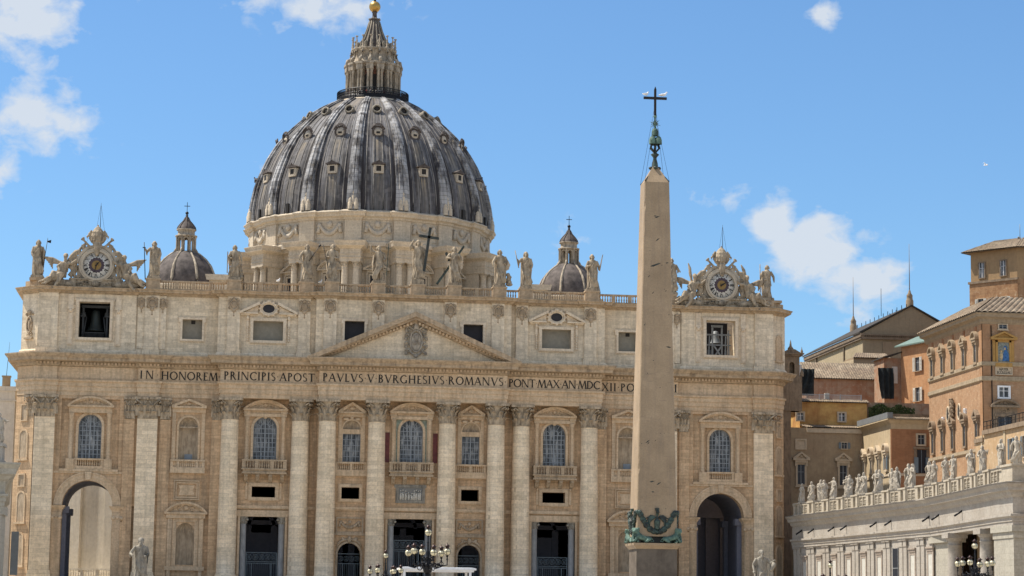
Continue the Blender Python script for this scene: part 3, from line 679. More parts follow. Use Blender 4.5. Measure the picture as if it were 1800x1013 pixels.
# ---- pediment
def rake(b,hw,z0,za,th,y0,y1):
    # sloping band; th measured vertically
    for s_ in (-1,1): b.prism([(s_*hw,z0),(s_*hw,z0+.02),(0,za),(0,za-th),(s_*(hw-th*hw/(za-z0)),z0)],y0-.003*(s_+1),y1)
PD=part('pediment',lambda b:(rake(b,16.2,33.82,41.05,.75,-3.15,1.),rake(b,15.2,33.82,40.35,.45,-2.75,1.),rake(b,14.35,33.82,39.93,.5,-1.9,1.)),'cornice',BAS)
b=MB(); b.prism([(-14,33.8),(14,33.8),(0,39.6)],-1.25,.9); part('tympanum',b,'attic',PD)
b=MB()
for s_ in (-1,1):
    b=MB()
    for i in range(26):
        t=(i+.7)/27; x=s_*13.9*(1-t); z=33.85+(39.45-33.85)*t; b.prism([(x-.16,z-.05),(x+.16,z-.05),(x+.16,z+.3),(x-.16,z+.3)],-2.3,-1.9)
    part('rake_dentils',b,'trim',PD)
def arms(b,w,h,y):
    """papal coat of arms: scrolled cartouche, crossed keys and tiara; centre at 0,0"""
    b.ball((0,y,-.08*h),(w*.5,.28,h*.26),14,9)
    b.torus((0,y-.2,-.06*h),w*.5,.14,n=18,m=6,sz=h*.30/(w*.5))
    b.ball((0,y-.26,.02*h),(w*.22,.14,h*.10),8,5); b.ball((-.1*w,y-.3,-.1*h),(w*.2,.12,h*.07),8,5); b.tube([(-.2*w,y-.3,.05*h),(.1*w,y-.34,-.02*h),(.25*w,y-.3,-.16*h)],.09,5)
    for s_ in (-1,1):
        b.tube([(s_*.15*w,y-.15,.24*h),(s_*.6*w,y-.1,.36*h),(s_*.92*w,y,.25*h)],[.1,.17,.1],6)
        for zz,rr in ((.30,.18),(.08,.2),(-.14,.22),(-.33,.2)):
            b.torus((s_*w*(.78-.25*abs(zz+.05)),y-.1,zz*h),rr*w*.8,.11,n=9,m=5,a0=s_,a1=s_+5)
            b.ball((s_*w*(.86-.2*abs(zz)),y,(zz-.07)*h),(w*.13,.16,h*.05),7,5)
        b.tube([(s_*.05*w,y-.1,-.45*h),(s_*.35*w,y-.1,-.40*h),(s_*.6*w,y-.05,-.28*h),(s_*.75*w,y,-.38*h)],[.12,.18,.14,.07],6)
        # key
        b.tube([(-s_*.62*w,y-.02,.18*h),(s_*.55*w,y-.25,.44*h)],.09,6); b.box(s_*.50*w-.2,s_*.50*w+.2,y-.3,y-.1,.42*h,.48*h); b.torus((-s_*.68*w,y,.15*h),.2*w*.8,.08,n=9,m=5)
    b.lathe([(w*.2,.26*h),(w*.27,.33*h),(w*.28,.36*h),(w*.24,.38*h),(w*.25,.42*h),(w*.18,.46*h),(w*.08,.49*h),(.02,.5*h)],(0,y,0),12)
    b.ball((0,y-.2,-.47*h),(w*.2,.16,h*.05),8,5)
b=MB(); arms(b,1.85,5.5,-.1); part('coat_of_arms',b,'crest',PD,(0.2,-1.35,37.05))
# ---- window bays
def aedicule_window(kind,c,y,ped0,ped1,green=False):
    root=part('window',lambda b:(
        b.ring(0,23.25,1.75,2.12,-.18,.3,0,PI,18), b.box(-2.12,-1.75,-.18,.3,18.4,23.25), b.box(1.75,2.12,-.18,.3,18.4,23.25),
        b.box(-3.2,3.2,-.55,0,25.0,25.45),b.box(-3.3,-2.3,-.65,0,25.45,25.9),b.box(2.3,3.3,-.65,0,25.45,25.9),b.box(-2.3,2.3,-.35,0,25.45,25.9),
        [b.lathe([(.36,18.45),(.36,18.7),(.3,18.8),(.29,24.2),(.34,24.3),(.30,24.4),(.42,24.85),(.42,25.0)],(s_*2.75,-.3,0),12) for s_ in (-1,1)],
        [b.box(s_*2.75-.42,s_*2.75+.42,-.1,0,18.4,25.0) for s_ in (-1,1)],
        b.ball((0,-.25,25.0),(.35,.15,.3),8,5)),'trim',BAS,(c,y,0),key='aedwin'+kind)
    part('pediment',lambda b:seg_ped(b,3.35,25.9,27.55,.95),'trim',root,key='segped')
    part('pane',lambda b:arched_pane(b,1.74,18.4,24.98,.42),'pane',root,key='apane')
    part('glazing_bars',lambda b:arched_bars(b,1.74,18.4,24.98,.41,6,7),'bars',root,key='abars')
    return root
def balcony(c,y,hw=3.35):
    def f(b):
        b.box(-hw,hw,-1.5,0,16.35,16.6); b.box(-hw+.15,hw-.15,-1.35,0,16.6,17.05); b.box(-hw-.05,hw+.05,-1.55,0,16.95,17.15)
        b.box(-hw,hw,-1.45,-1.15,18.25,18.5)
        for x in (-hw+.3,-1.15,1.15,hw-.3): b.box(x-.27,x+.27,-1.42,-1.12,17.15,18.25)
        for s_ in (-1,1): b.box(*sorted((s_*(hw-.35),s_*hw)),-1.15,0,18.25,18.5)
    o=part('balcony',f,'cornice',BAS,(c,y,0),key='balc')
    part('balustrade',lambda b:(balusters(b,-hw+.6,-1.45,17.15,18.25,-1.28,.33,1.1),balusters(b,-.85,.85,17.15,18.25,-1.28,.33,1.1),balusters(b,1.45,hw-.6,17.15,18.25,-1.28,.33,1.1)),'cornice',o,key='balbal')
    def br(b):
        b.prism([(0,16.35),(-1.2,16.35),(-1.25,16.0),(-.9,15.75),(-.5,15.35),(0,15.1)],-.28,.28,'x'); b.torus((0,-.95,16.05),.2,.1,'x',8,5)
    for x in (-2.7,-.95,.95,2.7): part('bracket',br,'relief',o,(x,0,0),key='balbr')
def portal(c,y,hw,zc=10.0,gz=3.25,colx=2.9,full=True):
    o=part('portal',lambda b:(b.box(-hw-.9,hw+.9,-.25,0,zc,zc+.95),b.box(-hw-1.1,hw+1.1,-.4,0,zc+1.2,zc+1.65),b.box(-hw-.35,-hw,-.2,.4,0,zc),b.box(hw,hw+.35,-.2,.4,0,zc)),'trim',BAS,(c,y,0),key='portal%s'%hw)
    for s_ in (-1,1):
        part('portal_column',lambda b:b.lathe([(.6,0),(.6,.5),(.5,.7),(.49,8.8),(.52,8.9)],(0,0,0),16),'greymarble',o,(s_*colx,.6,0),key='pcol')
        q=part('portal_capital',lambda b:(b.lathe([(.5,8.9),(.5,9.3),(.68,9.8),(.7,9.9)],(0,0,0),12),b.box(-.72,.72,-.72,.72,9.85,10.0),[b.tube([(sx*.62,-.75,9.55),(sx*.62,.75,9.55)],.2,8) for sx in (-1,1)],[b.ball((.5*cos(k*PI/4),.5*sin(k*PI/4),9.2),(.14,.14,.25),6,4) for k in range(8)]),'marble',o,(s_*colx,.6,0),key='pcap')
    w=2.35
    def gr(b):
        b.box(-w,w,.9,.98,gz,gz+.1); b.box(-w,w,.9,.98,gz+1.35,gz+1.45); b.box(-w,w,.9,.98,gz-.25,gz-.15)
        k=int(w*2/.9)
        for i in range(k):
            x=-w+2*w*(i+.5)/k; b.torus((x,.94,gz+.72),.42,.05,n=10,m=4); b.torus((x,.94,gz+.72),.2,.045,n=8,m=4)
            b.tube([(x-.45,.94,gz+.1),(x+.45,.94,gz+1.35)],.035,4); b.tube([(x+.45,.94,gz+.1),(x-.45,.94,gz+1.35)],.035,4)
        b.box(-w,-w+.15,.88,1.0,0,gz+1.4); b.box(w-.15,w,.88,1.0,0,gz+1.4)
        for x in (-w*.62,w*.62): b.box(x-.06,x+.06,.88,1.0,0,gz-.2)
        for i in range(int(w*2/.3)): x=-w+.3*i; b.box(x-.02,x+.02,.92,.96,0,gz-.2)
    part('gate_grille',gr,'grille',o,key='ggr%s%s'%(hw,gz))
def mezz(c,y,hw,z0,z1,fw,pane=True,cons=False):
    def f(b):
        rect_frame(b,hw,z0,z1,fw,-.14,.2); rect_frame(b,hw+fw,z0-fw,z1+fw,.12,-.08,0)
        if cons:
            for s_ in (-1,1): b.box(s_*(hw+fw+.35)-.16,s_*(hw+fw+.35)+.16,-.16,0,z0-.3,z1+.6); b.ball((s_*(hw+fw+.35),-.2,z1+.4),(.2,.14,.25),6,4)
    return part('mezzanine_window',f,'trim',BAS,(c,y,0),key='mez%s%s'%(hw,cons))
def strings(x0,x1,y):
    b=MB(); b.box(x0,x1,y-.28,y,11.25,11.62); b.box(x0,x1,y-.15,y,11.1,11.25); part('string_course',b,'trim',BAS); b=MB(); b.box(x0,x1,y-.12,y,16.2,16.4); part('string_course',b,'trim',BAS)
# centre bay
aedicule_window('c',0,1.2,25.9,27.55); balcony(0,1.2,3.35); strings(-4.0,4.0,1.2); portal(0,1.2,3.35,10.0,5.4,2.85)
b=MB()
for s_ in (-1,1): b.box(*sorted((s_*2.15,s_*2.4)),1.14,1.2,18.5,24.9)
b.prism([(p[0],p[1]) for p in arch_fill(-2.3,2.3,23.25,25.0,0,2.12)],1.13,1.2)
part('green_marble_panel',b,'greenmarble',BAS)
for s_ in (-1,1): b=MB(); b.box(*sorted((s_*3.3,s_*4.0)),1.12,1.2,18.5,23.0); part('red_marble_panel',b,'redmarble',BAS)
r_=part('marble_relief',lambda b:(rect_frame(b,1.8,12.8,14.75,.22,.95,1.2),rect_frame(b,2.02,12.58,14.97,.2,1.02,1.2,.2),),'marble',BAS); part('relief_ground',lambda b:b.box(-1.8,1.8,1.12,1.2,12.8,14.75),'panelmarble',r_)
b=MB(); rn=random.Random(3)
for i,x in enumerate((-1.5,-1.15,-.75,-.3,.2,.55,.85,1.2,1.5)):
    h=1.45+.25*rn.random()-(.6 if i==4 else 0)-(.35 if i in (3,) else 0); b.tube([(x,1.1,12.85),(x+.08*rn.random(),1.08,12.85+h*.55),(x+.1*(rn.random()-.5),1.08,12.85+h*.8)],[.2,.17,.12],7); b.ball((x+.03,1.02,12.85+h*.93),(.1,.1,.13),7,5)
    b.tube([(x,1.02,12.85+h*.72),(x+.3*(1 if x<0 else -1),.98,12.9+h*.6)],.05,5)
part('relief_figures',b,'figmarble',r_)
for s_ in (-1,1):
    c=9.05*s_; y=1.2
    w=part('niche_window',lambda b:(b.box(-2.0,-1.55,-.14,0,18.4,25.3),b.box(1.55,2.0,-.14,0,18.4,25.3),b.box(-2.05,2.05,-.3,0,25.25,25.7),
        b.ring(0,23.35,1.35,1.55,-.16,.3,0,PI,14),b.box(-1.55,-1.35,-.16,.3,18.4,23.35),b.box(1.35,1.55,-.16,.3,18.4,23.35),b.box(-1.35,1.35,-.05,.5,22.66,23.35),
        [b.ball((q*.9,-.15,24.9),(.5,.1,.22),8,5) for q in (-1,1)],b.ball((0,-.2,25.1),(.3,.15,.3),8,5)),'trim',BAS,(c,y,0),key='nwin')
    part('pediment',lambda b:tri_ped(b,2.1,25.7,27.45,.8),'trim',w,key='triped')
    part('shell_niche',lambda b:niche(b,1.35,23.34,24.7,.7),'relief',w,key='shell')
    part('pane',lambda b:b.box(-1.33,1.33,.35,.42,18.4,22.66),'pane',w,key='rpane')
    part('glazing_bars',lambda b:([b.box(-1.33+2.66*i/4-(.07 if i in (0,2,4) else .035),-1.33+2.66*i/4+(.07 if i in (0,2,4) else .035),.29,.33,18.4,22.66) for i in range(5)],[b.box(-1.33,1.33,.26,.289,18.4+.85*j-.04,18.4+.85*j+.04) for j in range(6)]),'bars',w,key='rbars')
    bl=part('balustrade',lambda b:(b.box(-2.45,2.45,-.45,0,16.3,17.2),b.box(-2.5,2.5,-.5,0,18.15,18.4),[b.box(x-.2,x+.2,-.4,-.1,17.2,18.15) for x in (-2.2,0,2.2)],balusters(b,-2.0,-.2,17.2,18.15,-.25,.3,1.),balusters(b,.2,2.0,17.2,18.15,-.25,.3,1.)),'trim',BAS,(c,y,0),key='nbal')
    mezz(c,y,1.35,12.87,14.6,.4); strings(c-2.6,c+2.6,y)
    p=part('garland_relief',lambda b:(rect_frame(b,1.85,7.95,9.9,.22,-.12,0),garland(b,1.6,9.3,.75,-.12,.16),scrollwork(b,-1.5,1.5,8.6,9.5,-.05,5,4,.07),b.box(-2.5,2.5,-.3,0,7.4,7.75)),'relief',BAS,(c,y,0),key='garl')
    d=part('arched_doorway',lambda b:(b.ring(0,4.55,1.7,2.0,-.15,.4,0,PI,16),b.box(-2.0,-1.7,-.15,.4,0,4.55),b.box(1.7,2.0,-.15,.4,0,4.55),[ (b.tube([(q*.25,-.15,6.75),(q*.9,-.18,6.7),(q*1.5,-.12,6.3),(q*1.9,-.1,5.6)],[.14,.22,.2,.1],6),b.ball((q*1.0,-.2,6.9),(.3,.12,.2),7,5)) for q in (-1,1)],b.ball((0,-.25,6.8),(.35,.2,.5),8,5)),'relief',BAS,(c,y,0),key='adoor')
    part('gate_grille',lambda b:(b.box(-1.7,1.7,.5,.58,3.15,3.25),b.box(-1.7,1.7,.5,.58,4.6,4.7),[(b.torus((-1.25+.83*i,.54,3.92),.38,.05,n=9,m=4),b.torus((-1.25+.83*i,.54,3.92),.17,.045,n=7,m=4)) for i in range(4)],[b.box(x-.02,x+.02,.52,.56,0,3.2) for x in [-1.7+.28*i for i in range(13)]],b.box(-.9,-.8,.5,.6,0,3.2),b.box(.8,.9,.5,.6,0,3.2)),'grille',d,key='agr')
    strings(*sorted((s_*14.25,s_*15.6)),2.3)
    # F1 bay
    c=22.05*s_; y=2.3
    aedicule_window('c',c,y,25.9,27.55); balcony(c,y); mezz(c,y,1.75,12.9,14.5,.45,cons=True); strings(c-4.05,c+4.05,y); portal(c,y,3.35,10.0,3.25,2.9)
    # niche bay
    c=33.5*s_; y=YW
    w=part('niche_window',lambda b:(b.box(-2.45,-1.9,-.2,0,18.3,25.4),b.box(1.9,2.45,-.2,0,18.3,25.4),b.box(-2.5,2.5,-.3,0,25.4,26.05),b.ring(0,23.25,1.45,1.75,-.12,.2,0,PI,14),b.box(-1.75,-1.45,-.12,.2,18.35,23.25),b.box(1.45,1.75,-.12,.2,18.35,23.25)),'trim',BAS,(c,y,0),key='pwin')
    part('pediment',lambda b:tri_ped(b,2.6,26.05,27.45,.8),'trim',w,key='triped2')
    part('niche',lambda b:(niche(b,1.45,18.35,24.7,1.1),b.box(-1.45,1.45,.2,.6,23.1,23.3)),'relief',w,key='nichep')
    part('little_window',lambda b:(b.box(-.5,.65,.95,1.05,18.35,19.2),b.box(-.38,.53,.9,.94,18.4,19.1)),'bars',w,key='littlew')
    part('balustrade',lambda b:(b.box(-2.6,2.6,-.45,0,16.3,17.15),b.box(-2.6,2.6,-.5,0,18.05,18.3),[b.box(x-.2,x+.2,-.42,-.1,17.15,18.05) for x in (-2.35,-1.4,1.4,2.35)],balusters(b,-1.2,1.2,17.15,18.05,-.25,.3),b.box(-2.6,2.6,-.15,0,17.1,18.1)),'trim',BAS,(c,y,0),key='pbal')
    part('wall_panel',lambda b:(rect_frame(b,1.45,12.75,14.75,.2,-.12,0),rect_frame(b,1.75,12.45,15.05,.16,-.2,0),b.prism([(-1.2,13.0),(1.2,13.0),(.95,13.75),(1.2,14.5),(-1.2,14.5),(-.95,13.75)],-.08,0)),'trim',BAS,(c,y,0),key='wpan')
    a=part('aedicule',lambda b:([b.box(*sorted((q*2.0,q*2.65)),-.35,0,2.4,9.6) for q in (-1,1)],[b.box(*sorted((q*1.35,q*1.95)),-.12,.1,2.4,9.3) for q in (-1,1)],b.box(-2.9,2.9,-.6,0,9.55,10.15),b.box(-2.95,2.95,-.5,0,1.8,2.4),[b.box(*sorted((q*2.1,q*2.6)),-.4,0,.8,1.8) for q in (-1,1)],b.box(-1.95,1.95,-.15,0,9.0,9.55)),'trim',BAS,(c,y,0),key='aed')
    part('pediment',lambda b:seg_ped(b,3.2,10.15,12.0,.9),'trim',a,key='segped2')
    part('niche',lambda b:niche(b,1.35,2.65,8.85,1.1),'relief',a,key='nichep2')
    strings(*sorted((s_*30.1,s_*36.2)),y) if 0 else None
    # arch bay
    c=48.1*s_; y=YW+.4
    w=part('window',lambda b:(b.ring(0,23.1,1.7,2.1,-.2,.3,0,PI,18),b.box(-2.1,-1.7,-.2,.3,18.2,23.1),b.box(1.7,2.1,-.2,.3,18.2,23.1),b.box(-3.2,3.2,-.6,0,25.0,25.85),
        [b.lathe([(.36,18.1),(.36,18.3),(.3,18.4),(.29,24.1),(.34,24.2),(.42,24.8),(.42,25.0)],(q*2.8,-.35,0),12) for q in (-1,1)],[b.box(q*2.8-.42,q*2.8+.42,-.12,0,18.1,25.0) for q in (-1,1)],[b.box(q*2.8-.6,q*2.8+.6,-.8,0,16.6,18.1) for q in (-1,1)],b.ball((0,-.3,25.0),(.35,.15,.3),8,5)),'trim',BAS,(c,y,0),key='awin')
    part('pediment',lambda b:seg_ped(b,3.45,25.85,27.5,.95),'trim',w,key='segped3')
    part('pane',lambda b:arched_pane(b,1.69,18.2,24.78,.4),'pane',w,key='apane2'); part('glazing_bars',lambda b:arched_bars(b,1.69,18.2,24.78,.39,6,7),'bars',w,key='abars2')
    part('balustrade',lambda b:(b.box(-2.2,2.2,-.6,0,16.6,17.05),b.box(-2.2,2.2,-.65,0,17.95,18.2),balusters(b,-1.7,1.7,17.05,17.95,-.4,.32),[b.box(q*1.95-.22,q*1.95+.22,-.58,-.2,17.05,17.95) for q in (-1,1)]),'trim',w,key='abal')
    part('string_course',lambda b:(b.box(-4.35,4.35,-.75,0,16.25,16.6),b.box(-5.2,5.2,-.6,-.4,15.95,16.25)),'trim',BAS,(c,y,0),key='astr')
    a=part('arch',lambda b:(b.ring(0,11.2,3.7,4.1,-.5,.1,0,PI,28),b.ring(0,11.2,4.1,4.75,-.56,-.4,0,PI,28),b.ring(0,11.2,4.75,4.95,-.66,-.4,0,PI,28),b.prism([(-.35,15.0),(.35,15.0),(.5,16.2),(-.5,16.2)],-.95,-.4)),'trim',BAS,(c,y,0),key='archiv')
    def imp(b):
        b.sweep([(-.3,10.1),(0,10.1),(.1,10.5),(.4,10.9),(.5,11.15),(-.3,11.18)],[(1.75,-.4),(0,-.4),(0,1.2)],side=-1)
        b.box(.0,1.5,-.55,-.3,9.7,10.12)
        b.box(.05,1.45,-.62,-.3,0,8.85)
        for i in range(7): b.box(.12+.19*i,.2+.19*i,-.68,-.62,.6,8.8)
        b.box(0,1.5,-.7,-.3,8.85,9.0); b.box(.1,1.4,-.66,-.3,9.0,9.7)
        for x in (.15,1.35): b.tube([(x,-.85,9.35),(x,-.35,9.35)],.3,10)
        b.ball((.75,-.7,9.4),(.25,.12,.2),7,5)
    for q in (-1,1):
        o=part('impost_pilaster',imp,'trim',a,(q*3.72,0,0),key='imp'); o.scale=(q,1,1)
# portico body: floor, ceiling, back wall; the passages at both ends stay open to the front
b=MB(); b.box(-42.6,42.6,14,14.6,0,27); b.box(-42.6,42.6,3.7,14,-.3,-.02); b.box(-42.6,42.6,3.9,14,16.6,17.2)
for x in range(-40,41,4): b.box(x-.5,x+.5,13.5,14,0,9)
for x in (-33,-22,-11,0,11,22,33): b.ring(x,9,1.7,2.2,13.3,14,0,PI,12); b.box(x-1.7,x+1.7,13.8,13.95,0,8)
b.box(-42.6,42.6,13.3,14,9.2,9.9); part('portico_interior',b,'interior_shade',BAS)
for s_ in (-1,1):
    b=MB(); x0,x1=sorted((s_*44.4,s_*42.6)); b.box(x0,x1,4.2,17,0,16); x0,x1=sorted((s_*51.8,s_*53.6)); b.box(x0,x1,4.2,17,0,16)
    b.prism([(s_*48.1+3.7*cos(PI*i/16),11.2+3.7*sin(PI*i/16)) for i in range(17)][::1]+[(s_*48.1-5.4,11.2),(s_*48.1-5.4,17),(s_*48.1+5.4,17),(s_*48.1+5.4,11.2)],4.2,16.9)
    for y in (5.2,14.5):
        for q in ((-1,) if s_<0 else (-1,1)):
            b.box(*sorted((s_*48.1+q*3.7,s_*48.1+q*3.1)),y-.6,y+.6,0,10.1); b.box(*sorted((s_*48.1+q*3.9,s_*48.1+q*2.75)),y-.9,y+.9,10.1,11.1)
    part('passage',b,'interior_shade',BAS)
b=MB(); b.box(40,59,24,24.6,0,20)
for x in (43.5,46,48.3,50.6,53): b.box(x-.35,x+.35,23.4,24,0,12)
b.box(40,59,23.2,24,12,13); part('passage_end_wall',b,'interior_shade',BAS)
# ---- attic
AW=[(59.0,30),(59.0,5.2),(56.3,2.6),(41.9,2.6),(41.9,2.8),(29.6,2.8),(29.6,1.3),(14.9,1.3),(14.9,.1)]
APATH=[(-x,y) for x,y in AW]+[(x,y) for x,y in AW[::-1]]
def attic():
    b=MB()
    bay_wall(b,-14.9,-3,33.9,43.1,.1,1.6,[(-10.55,-7.55,36.75,39.7,False)]); bay_wall(b,3,14.9,33.9,43.1,.1,1.6,[(7.55,10.55,36.75,39.7,False)]); b.box(-3,3,.1,1.6,33.9,43.1)
    for s_ in (-1,1):
        c=22.05*s_; bay_wall(b,*sorted((s_*14.9,s_*29.6)),33.9,43.1,1.3,2.9,[(c-2.25,c+2.25,36.5,39.45,False)])
        c=33.45*s_; bay_wall(b,*sorted((s_*29.6,s_*41.9)),33.9,43.1,2.8,4.2,[(c-1.48,c+1.48,36.55,39.55,False)])
        c=48.1*s_; bay_wall(b,*sorted((s_*41.9,s_*56.3)),33.9,43.1,2.6,4.2,[(c-2.3,c+2.3,36.35,41.75,False)])
        b.prism([(s_*56.3,2.6),(s_*59.0,5.2),(s_*59.0,14),(s_*56.3,14)],33.9,43.1,'z')
        b.box(*sorted((s_*59,s_*40)),14,15,33,43.1)
    b.box(-40,40,4.2,30,43.0,43.5); return b
part('attic_wall',attic(),'attic',BAS)
apil=[]
for s_ in (-1,1):
    for x,y,w,fl in ((5.5,.1,.93,0),(12.8,.1,.98,0),(16.65,1.3,.93,0),(27.3,1.3,.95,0),(39.55,2.7,1.08,2),(54.95,2.6,1.45,0)):
        apil.append((s_*x,y,w))
        def f(b,w=w,y=y,fl=fl,s_=s_):
            b.box(-w,w,-.45,0,34.9,43.0); b.box(-w-.2,w+.2,-.65,0,33.9,34.75); b.box(-w-.1,w+.1,-.42,0,34.75,34.95); b.box(-w-.08,w+.08,-.4,0,42.4,42.62)
            if fl: b.box(-w-1.05,w+1.05,-.15,.1,34.9,43.0); b.box(-w-1.2,w+1.2,-.3,0,33.9,34.8)
        o=part('attic_pilaster',f,'attic',BAS,(s_*x,y,0),key='ap%s%s'%(w,fl))
        def sh(b):
            b.ball((0,0,.1),(.55,.22,.62),10,7); b.torus((0,-.1,.1),.62,.13,n=14,m=5,sz=1.15)
            for q in (-1,1): b.torus((q*.55,-.05,.75),.24,.11,n=8,m=5); b.torus((q*.6,-.05,-.35),.2,.09,n=8,m=5); b.ball((q*.7,0,.2),(.16,.15,.4),7,5)
            for i in range(4): b.box(-.35+.2*i,-.27+.2*i,-.3,-.15,-.1,.45)
            b.ball((0,-.1,.95),(.3,.2,.25),8,5); b.ball((0,-.08,-.7),(.3,.18,.35),8,5); b.tube([(0,0,-.9),(0,0,-1.5)],.06,5); b.ball((0,0,-1.55),.13,6,4)
        if x<50: part('cartouche',sh,'relief',o,(0,-.5,41.65),key='shield')
        if fl:
            for q in (-1,1): part('cartouche',sh,'relief',o,(q*1.6,-.2,41.7),key='shield',scale=.8)
# cornice with a break over each pilaster
def breakpath():
    P=[]
    segs=[(-59.0,-56.3,None)]
    cur=[(-59.0,30),(-59.0,5.2),(-56.4,2.25)]
    xs=sorted(apil); 
    def wy(x):
        a=abs(x); return .1 if a<14.9 else 1.3 if a<29.6 else 2.8 if a<41.9 else 2.6
    steps=[-41.9,-29.6,-14.9,14.9,29.6,41.9]
    ev=[(x,'s') for x in steps]+[(x-w,'a') for x,y,w in xs if abs(x)<50]+[(x+w,'b') for x,y,w in xs if abs(x)<50]
    ev.sort(); P=cur+[(-53.5,2.25),(-53.5,2.6)]; lift=0; y=2.6
    for x,k in ev:
        if k=='a': lift=.35
        elif k=='b': lift=0
        ny=wy(x+.01)-lift
        if abs(ny-y)>.01: P+=[(x,y),(x,ny)]; y=ny
    P+=[(53.5,2.6),(53.5,2.25),(56.4,2.25),(59.0,5.2),(59.0,30)]
    return P
BP=breakpath()
b=MB(); b.sweep([(-1.2,42.95),(.02,42.95),(.12,43.05),(.3,43.1),(.35,43.3),(.95,43.38),(1.0,43.6),(1.2,43.8),(1.2,43.88),(-1.2,44.0)],BP)
part('attic_cornice',b,'cornice',BAS)
b=MB(); b.sweep([(-.3,33.95),(.28,33.95),(.28,34.3),(.1,34.5),(-.3,34.5)],APATH); part('attic_plinth',b,'attic',BAS)
# attic windows
def blind(b,hw,z0,z1,y): b.box(-hw,hw,y,y+.08,z0,z1)
for s_ in (-1,1):
    w=part('attic_window',lambda b:(rect_frame(b,1.5,36.75,39.7,.3,-.16,.2,.22),rect_frame(b,1.8,36.45,40.0,.1,-.08,0,.2)),'framestone',BAS,(s_*9.05,.1,0),key='atw1')
    part('blind',lambda b:blind(b,1.5,36.75,39.7,.7),'darkblind',w,key='bl1'); part('vent',lambda b:b.box(-.45,.25,.66,.71,39.35,39.7),'black',w,key='vent1')
    w=part('attic_window',lambda b:(rect_frame(b,1.48,36.55,39.55,.3,-.16,.2,.25),rect_frame(b,1.78,36.25,39.85,.1,-.08,0,.25)),'framestone',BAS,(s_*33.45,2.8,0),key='atw2')
    part('blind',lambda b:blind(b,1.48,36.55,39.55,.75),'blind',w,key='bl2'); part('vent',lambda b:b.box(-.2,.42,.7,.76,38.95,39.5),'black',w,key='vent2')
    def ov(b):
        rect_frame(b,2.25,36.5,39.45,.38,-.2,.2,.1); rect_frame(b,2.63,36.12,39.83,.12,-.12,0,.1)
        for q in (-1,1):
            b.box(*sorted((q*2.95,q*3.3)),-.25,0,38.6,40.25); b.ball((q*3.12,-.35,39.9),(.22,.2,.35),7,5); b.box(*sorted((q*2.8,q*4.2)),-.45,0,40.25,40.45)
            for k in range(6): b.ball((q*3.12,-.2,38.4-.38*k),(.17,.14,.2),6,4)
            b.prism([(q*4.35,40.45),(q*4.35,40.8),(q*1.35,42.35),(q*1.35,41.9)],-.95,0); b.box(*sorted((q*4.3,q*1.6)),-.75,0,40.45,40.65); b.prism([(q*3.8,40.65),(q*1.7,40.65),(q*1.5,41.8)],-.3,0)
        b.torus((0,-.3,41.35),1.25,.2,n=20,m=6,sz=.78); b.torus((0,-.2,41.35),1.0,.12,n=20,m=6,sz=.75)
        for k in range(12): a=PI*k/6; b.ball((1.42*cos(a),-.3,41.35+1.1*sin(a)),(.24,.2,.2),6,4)
        b.ball((0,-.4,42.45),(.4,.25,.25),7,5)
    w=part('oval_window',ov,'framestone',BAS,(s_*22.05,1.3,0),key='ovw'); part('blind',lambda b:blind(b,2.25,36.5,39.45,.75),'blind',w,key='bl3')
    part('oval_pane',lambda b:b.prism([(1.0*cos(PI*i/10),41.35+.76*sin(PI*i/10)) for i in range(20)],-.12,-.05),'darkblind',w,key='ovp')
    def bw(b):
        rect_frame(b,2.3,36.35,41.75,.38,-.2,.2,.12); rect_frame(b,2.68,35.97,42.13,.14,-.12,0,.12)
        for q in (-1,1): b.box(*sorted((q*3.15,q*3.95)),-.18,0,35.2,42.9); b.box(*sorted((q*3.1,q*4.0)),-.4,0,40.6,41.0); b.ball((q*3.55,-.35,40.4),(.3,.25,.35),7,5); b.box(*sorted((q*3.3,q*3.8)),-.26,0,35.4,40.0)
    w=part('bell_window',bw,'framestone',BAS,(s_*48.1,2.6,0),key='bellw')
# chamfer ornament
b=MB(); b.m=Matrix.Translation((-57.75,3.95,38.2))@Matrix.Rotation(-PI/4,4,'Z'); b.torus((0,-.1,0),.55,.14,n=14,m=5,sz=2.2); b.ball((0,-.05,0),(.3,.15,.9),8,6); scrollwork(b,-.9,.9,1.2,2.2,-.1,4,3,.12); b.box(-.9,.9,-.3,0,-2.2,-1.9); b.ball((0,-.2,1.9),(.4,.2,.4),8,5); scrollwork(b,-.8,.8,-1.8,-1.1,-.1,9,3,.1)
part('oval_relief',b,'relief',BAS)
b=MB(); b.m=Matrix.Translation((57.75,3.95,37.5))@Matrix.Rotation(PI/4,4,'Z'); b.ring(0,1.5,.7,.95,-.1,0,0,PI,10); b.box(-.95,-.7,-.1,0,-1.6,1.5); b.box(.7,.95,-.1,0,-1.6,1.5); b.box(-1.1,1.1,-.25,0,-1.9,-1.6); arched_pane(b,.7,-1.6,2.2,-.05)
part('blind_niche',b,'trim',BAS)
